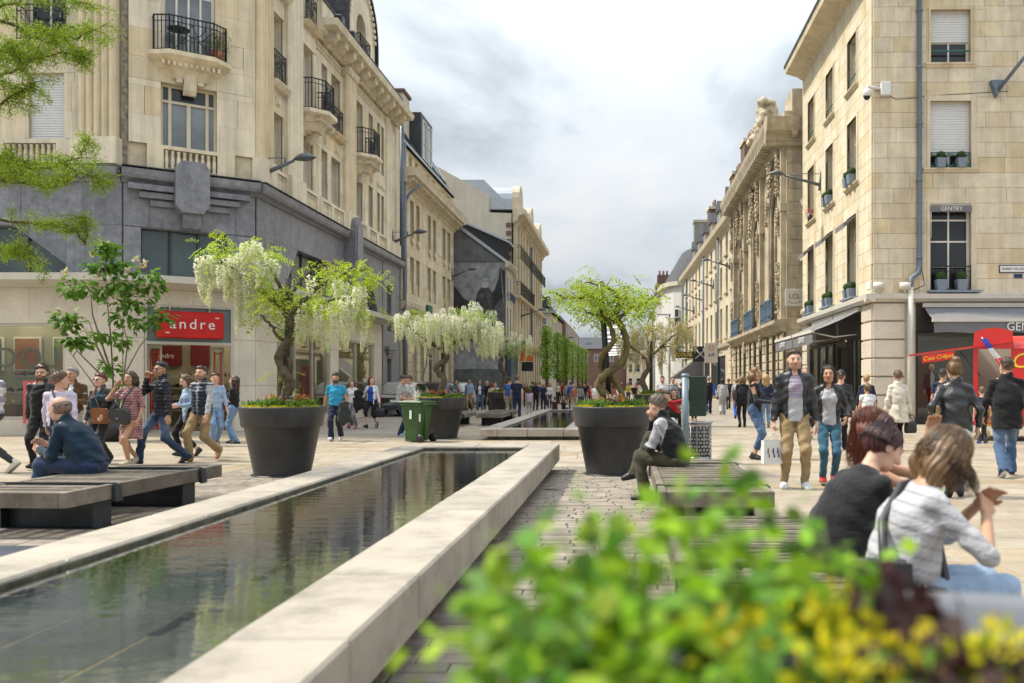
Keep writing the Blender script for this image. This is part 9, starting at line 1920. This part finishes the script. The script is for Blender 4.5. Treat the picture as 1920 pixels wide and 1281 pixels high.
# dark coats carried over arms
def coat(label,c,w_,h_,col,rz=0.):
    q=Field(.016);rs=np.random.default_rng(int(h_*1000));q.ell(A3(0,0,h_*.45),A3(.02,0,-h_*.3),(w_*.34,.06),(w_*.5,.075),A3(1,0,0),A3(0,1,0),.04).cone(A3(w_*.3,0,h_*.1),A3(w_*.55,.0,-h_*.5),.05,.04).cone(A3(-w_*.2,0,h_*.1),A3(-w_*.1,.0,-h_*.5),.06,.05);v_,f_=q.mesh(lambda X,Y,Z: .008*np.sin(X*50+Z*14)+.006*np.sin(Z*33+X*22));
    o=link('folded_coat',np_mesh('folded_coat',v_,f_,M_cloth,True,np.repeat(np.array([col]),len(v_),0)),None,Matrix.Translation(c) @ Matrix.Rotation(rz,4,'Z'));tag(o,label,'coat')
coat('dark green coat hanging from the hand of the man in turquoise',(AT(645,20.0),20.0,.68),.34,.52,(.035,.04,.035),.3);coat('black coat carried by the woman in the white blouse',(AT(672,25.6),25.6,.86),.40,.62,CL['black'],-.2)
# flower bunch and small toy on the near bench
tb=empty('tiger_plush',(1.18,3.72,.42),'small orange and black striped soft toy on the near bench edge','toy');q=Field(.006);q.ball(A3(0,0,.05),(.06,.045,.05),None,.02).ball(A3(.06,-.02,.09),(.035,.035,.032),None,.015).cone(A3(.03,-.03,.03),A3(.07,-.06,.015),.018,.014).ball(A3(.05,.0,.12),(.012,)*3,None,.005).ball(A3(.075,-.01,.12),(.012,)*3,None,.005);v_,f_=q.mesh();cc_=np.repeat(np.array([(.60,.26,.03)]),len(v_),0);cc_[(v_[:,0]*60 % 1) < .3]=.02;link('toy_body',np_mesh('toy_body',v_,f_,M_cloth,True,cc_),tb,Matrix.Translation((1.18,3.72,.42)))
# statue on the theatre
q=Field(.05);q.ell(A3(0,0,0),A3(0,0,1.5),(.75,.55),(.5,.42),A3(1,0,0),A3(0,1,0),.2).cone(A3(0,-.1,1.4),A3(.0,-.15,2.1),.42,.3,.15).ball(A3(.05,-.22,2.55),(.22,.25,.28),None,.1).ball(A3(.05,-.1,2.75),(.26,.24,.18),None,.1).cone(A3(.4,-.2,1.9),A3(.62,-.5,1.2),.16,.13,.1).cone(A3(-.4,-.2,1.9),A3(-.5,-.55,1.3),.16,.13,.1).cone(A3(.3,-.4,.9),A3(.3,-.75,.6),.24,.2,.15).cone(A3(-.3,-.4,.9),A3(-.3,-.75,.6),.24,.2,.15).cone(A3(0,.3,1.2),A3(0,.35,2.5),.4,.3,.2)
v_,f_=q.mesh(lambda X,Y,Z: .04*np.sin(X*14+Z*5)+.03*np.sin(Y*17+Z*9)+.03*np.sin(Z*13+X*7));me=np_mesh('figure',v_,f_,MATS['theatre_stone'],True);link('figure',me,stt,Matrix.Translation(STATUE_AT) @ Matrix.Rotation(R(-90),4,'Z') @ Matrix.Scale(1.05,4));q=MB();q.box(STATUE_AT.x-.9,STATUE_AT.x+.9,STATUE_AT.y-.9,STATUE_AT.y+.9,STATUE_AT.z-.2,STATUE_AT.z+.1);q.build('pedestal',MATS['theatre_stone'],stt)
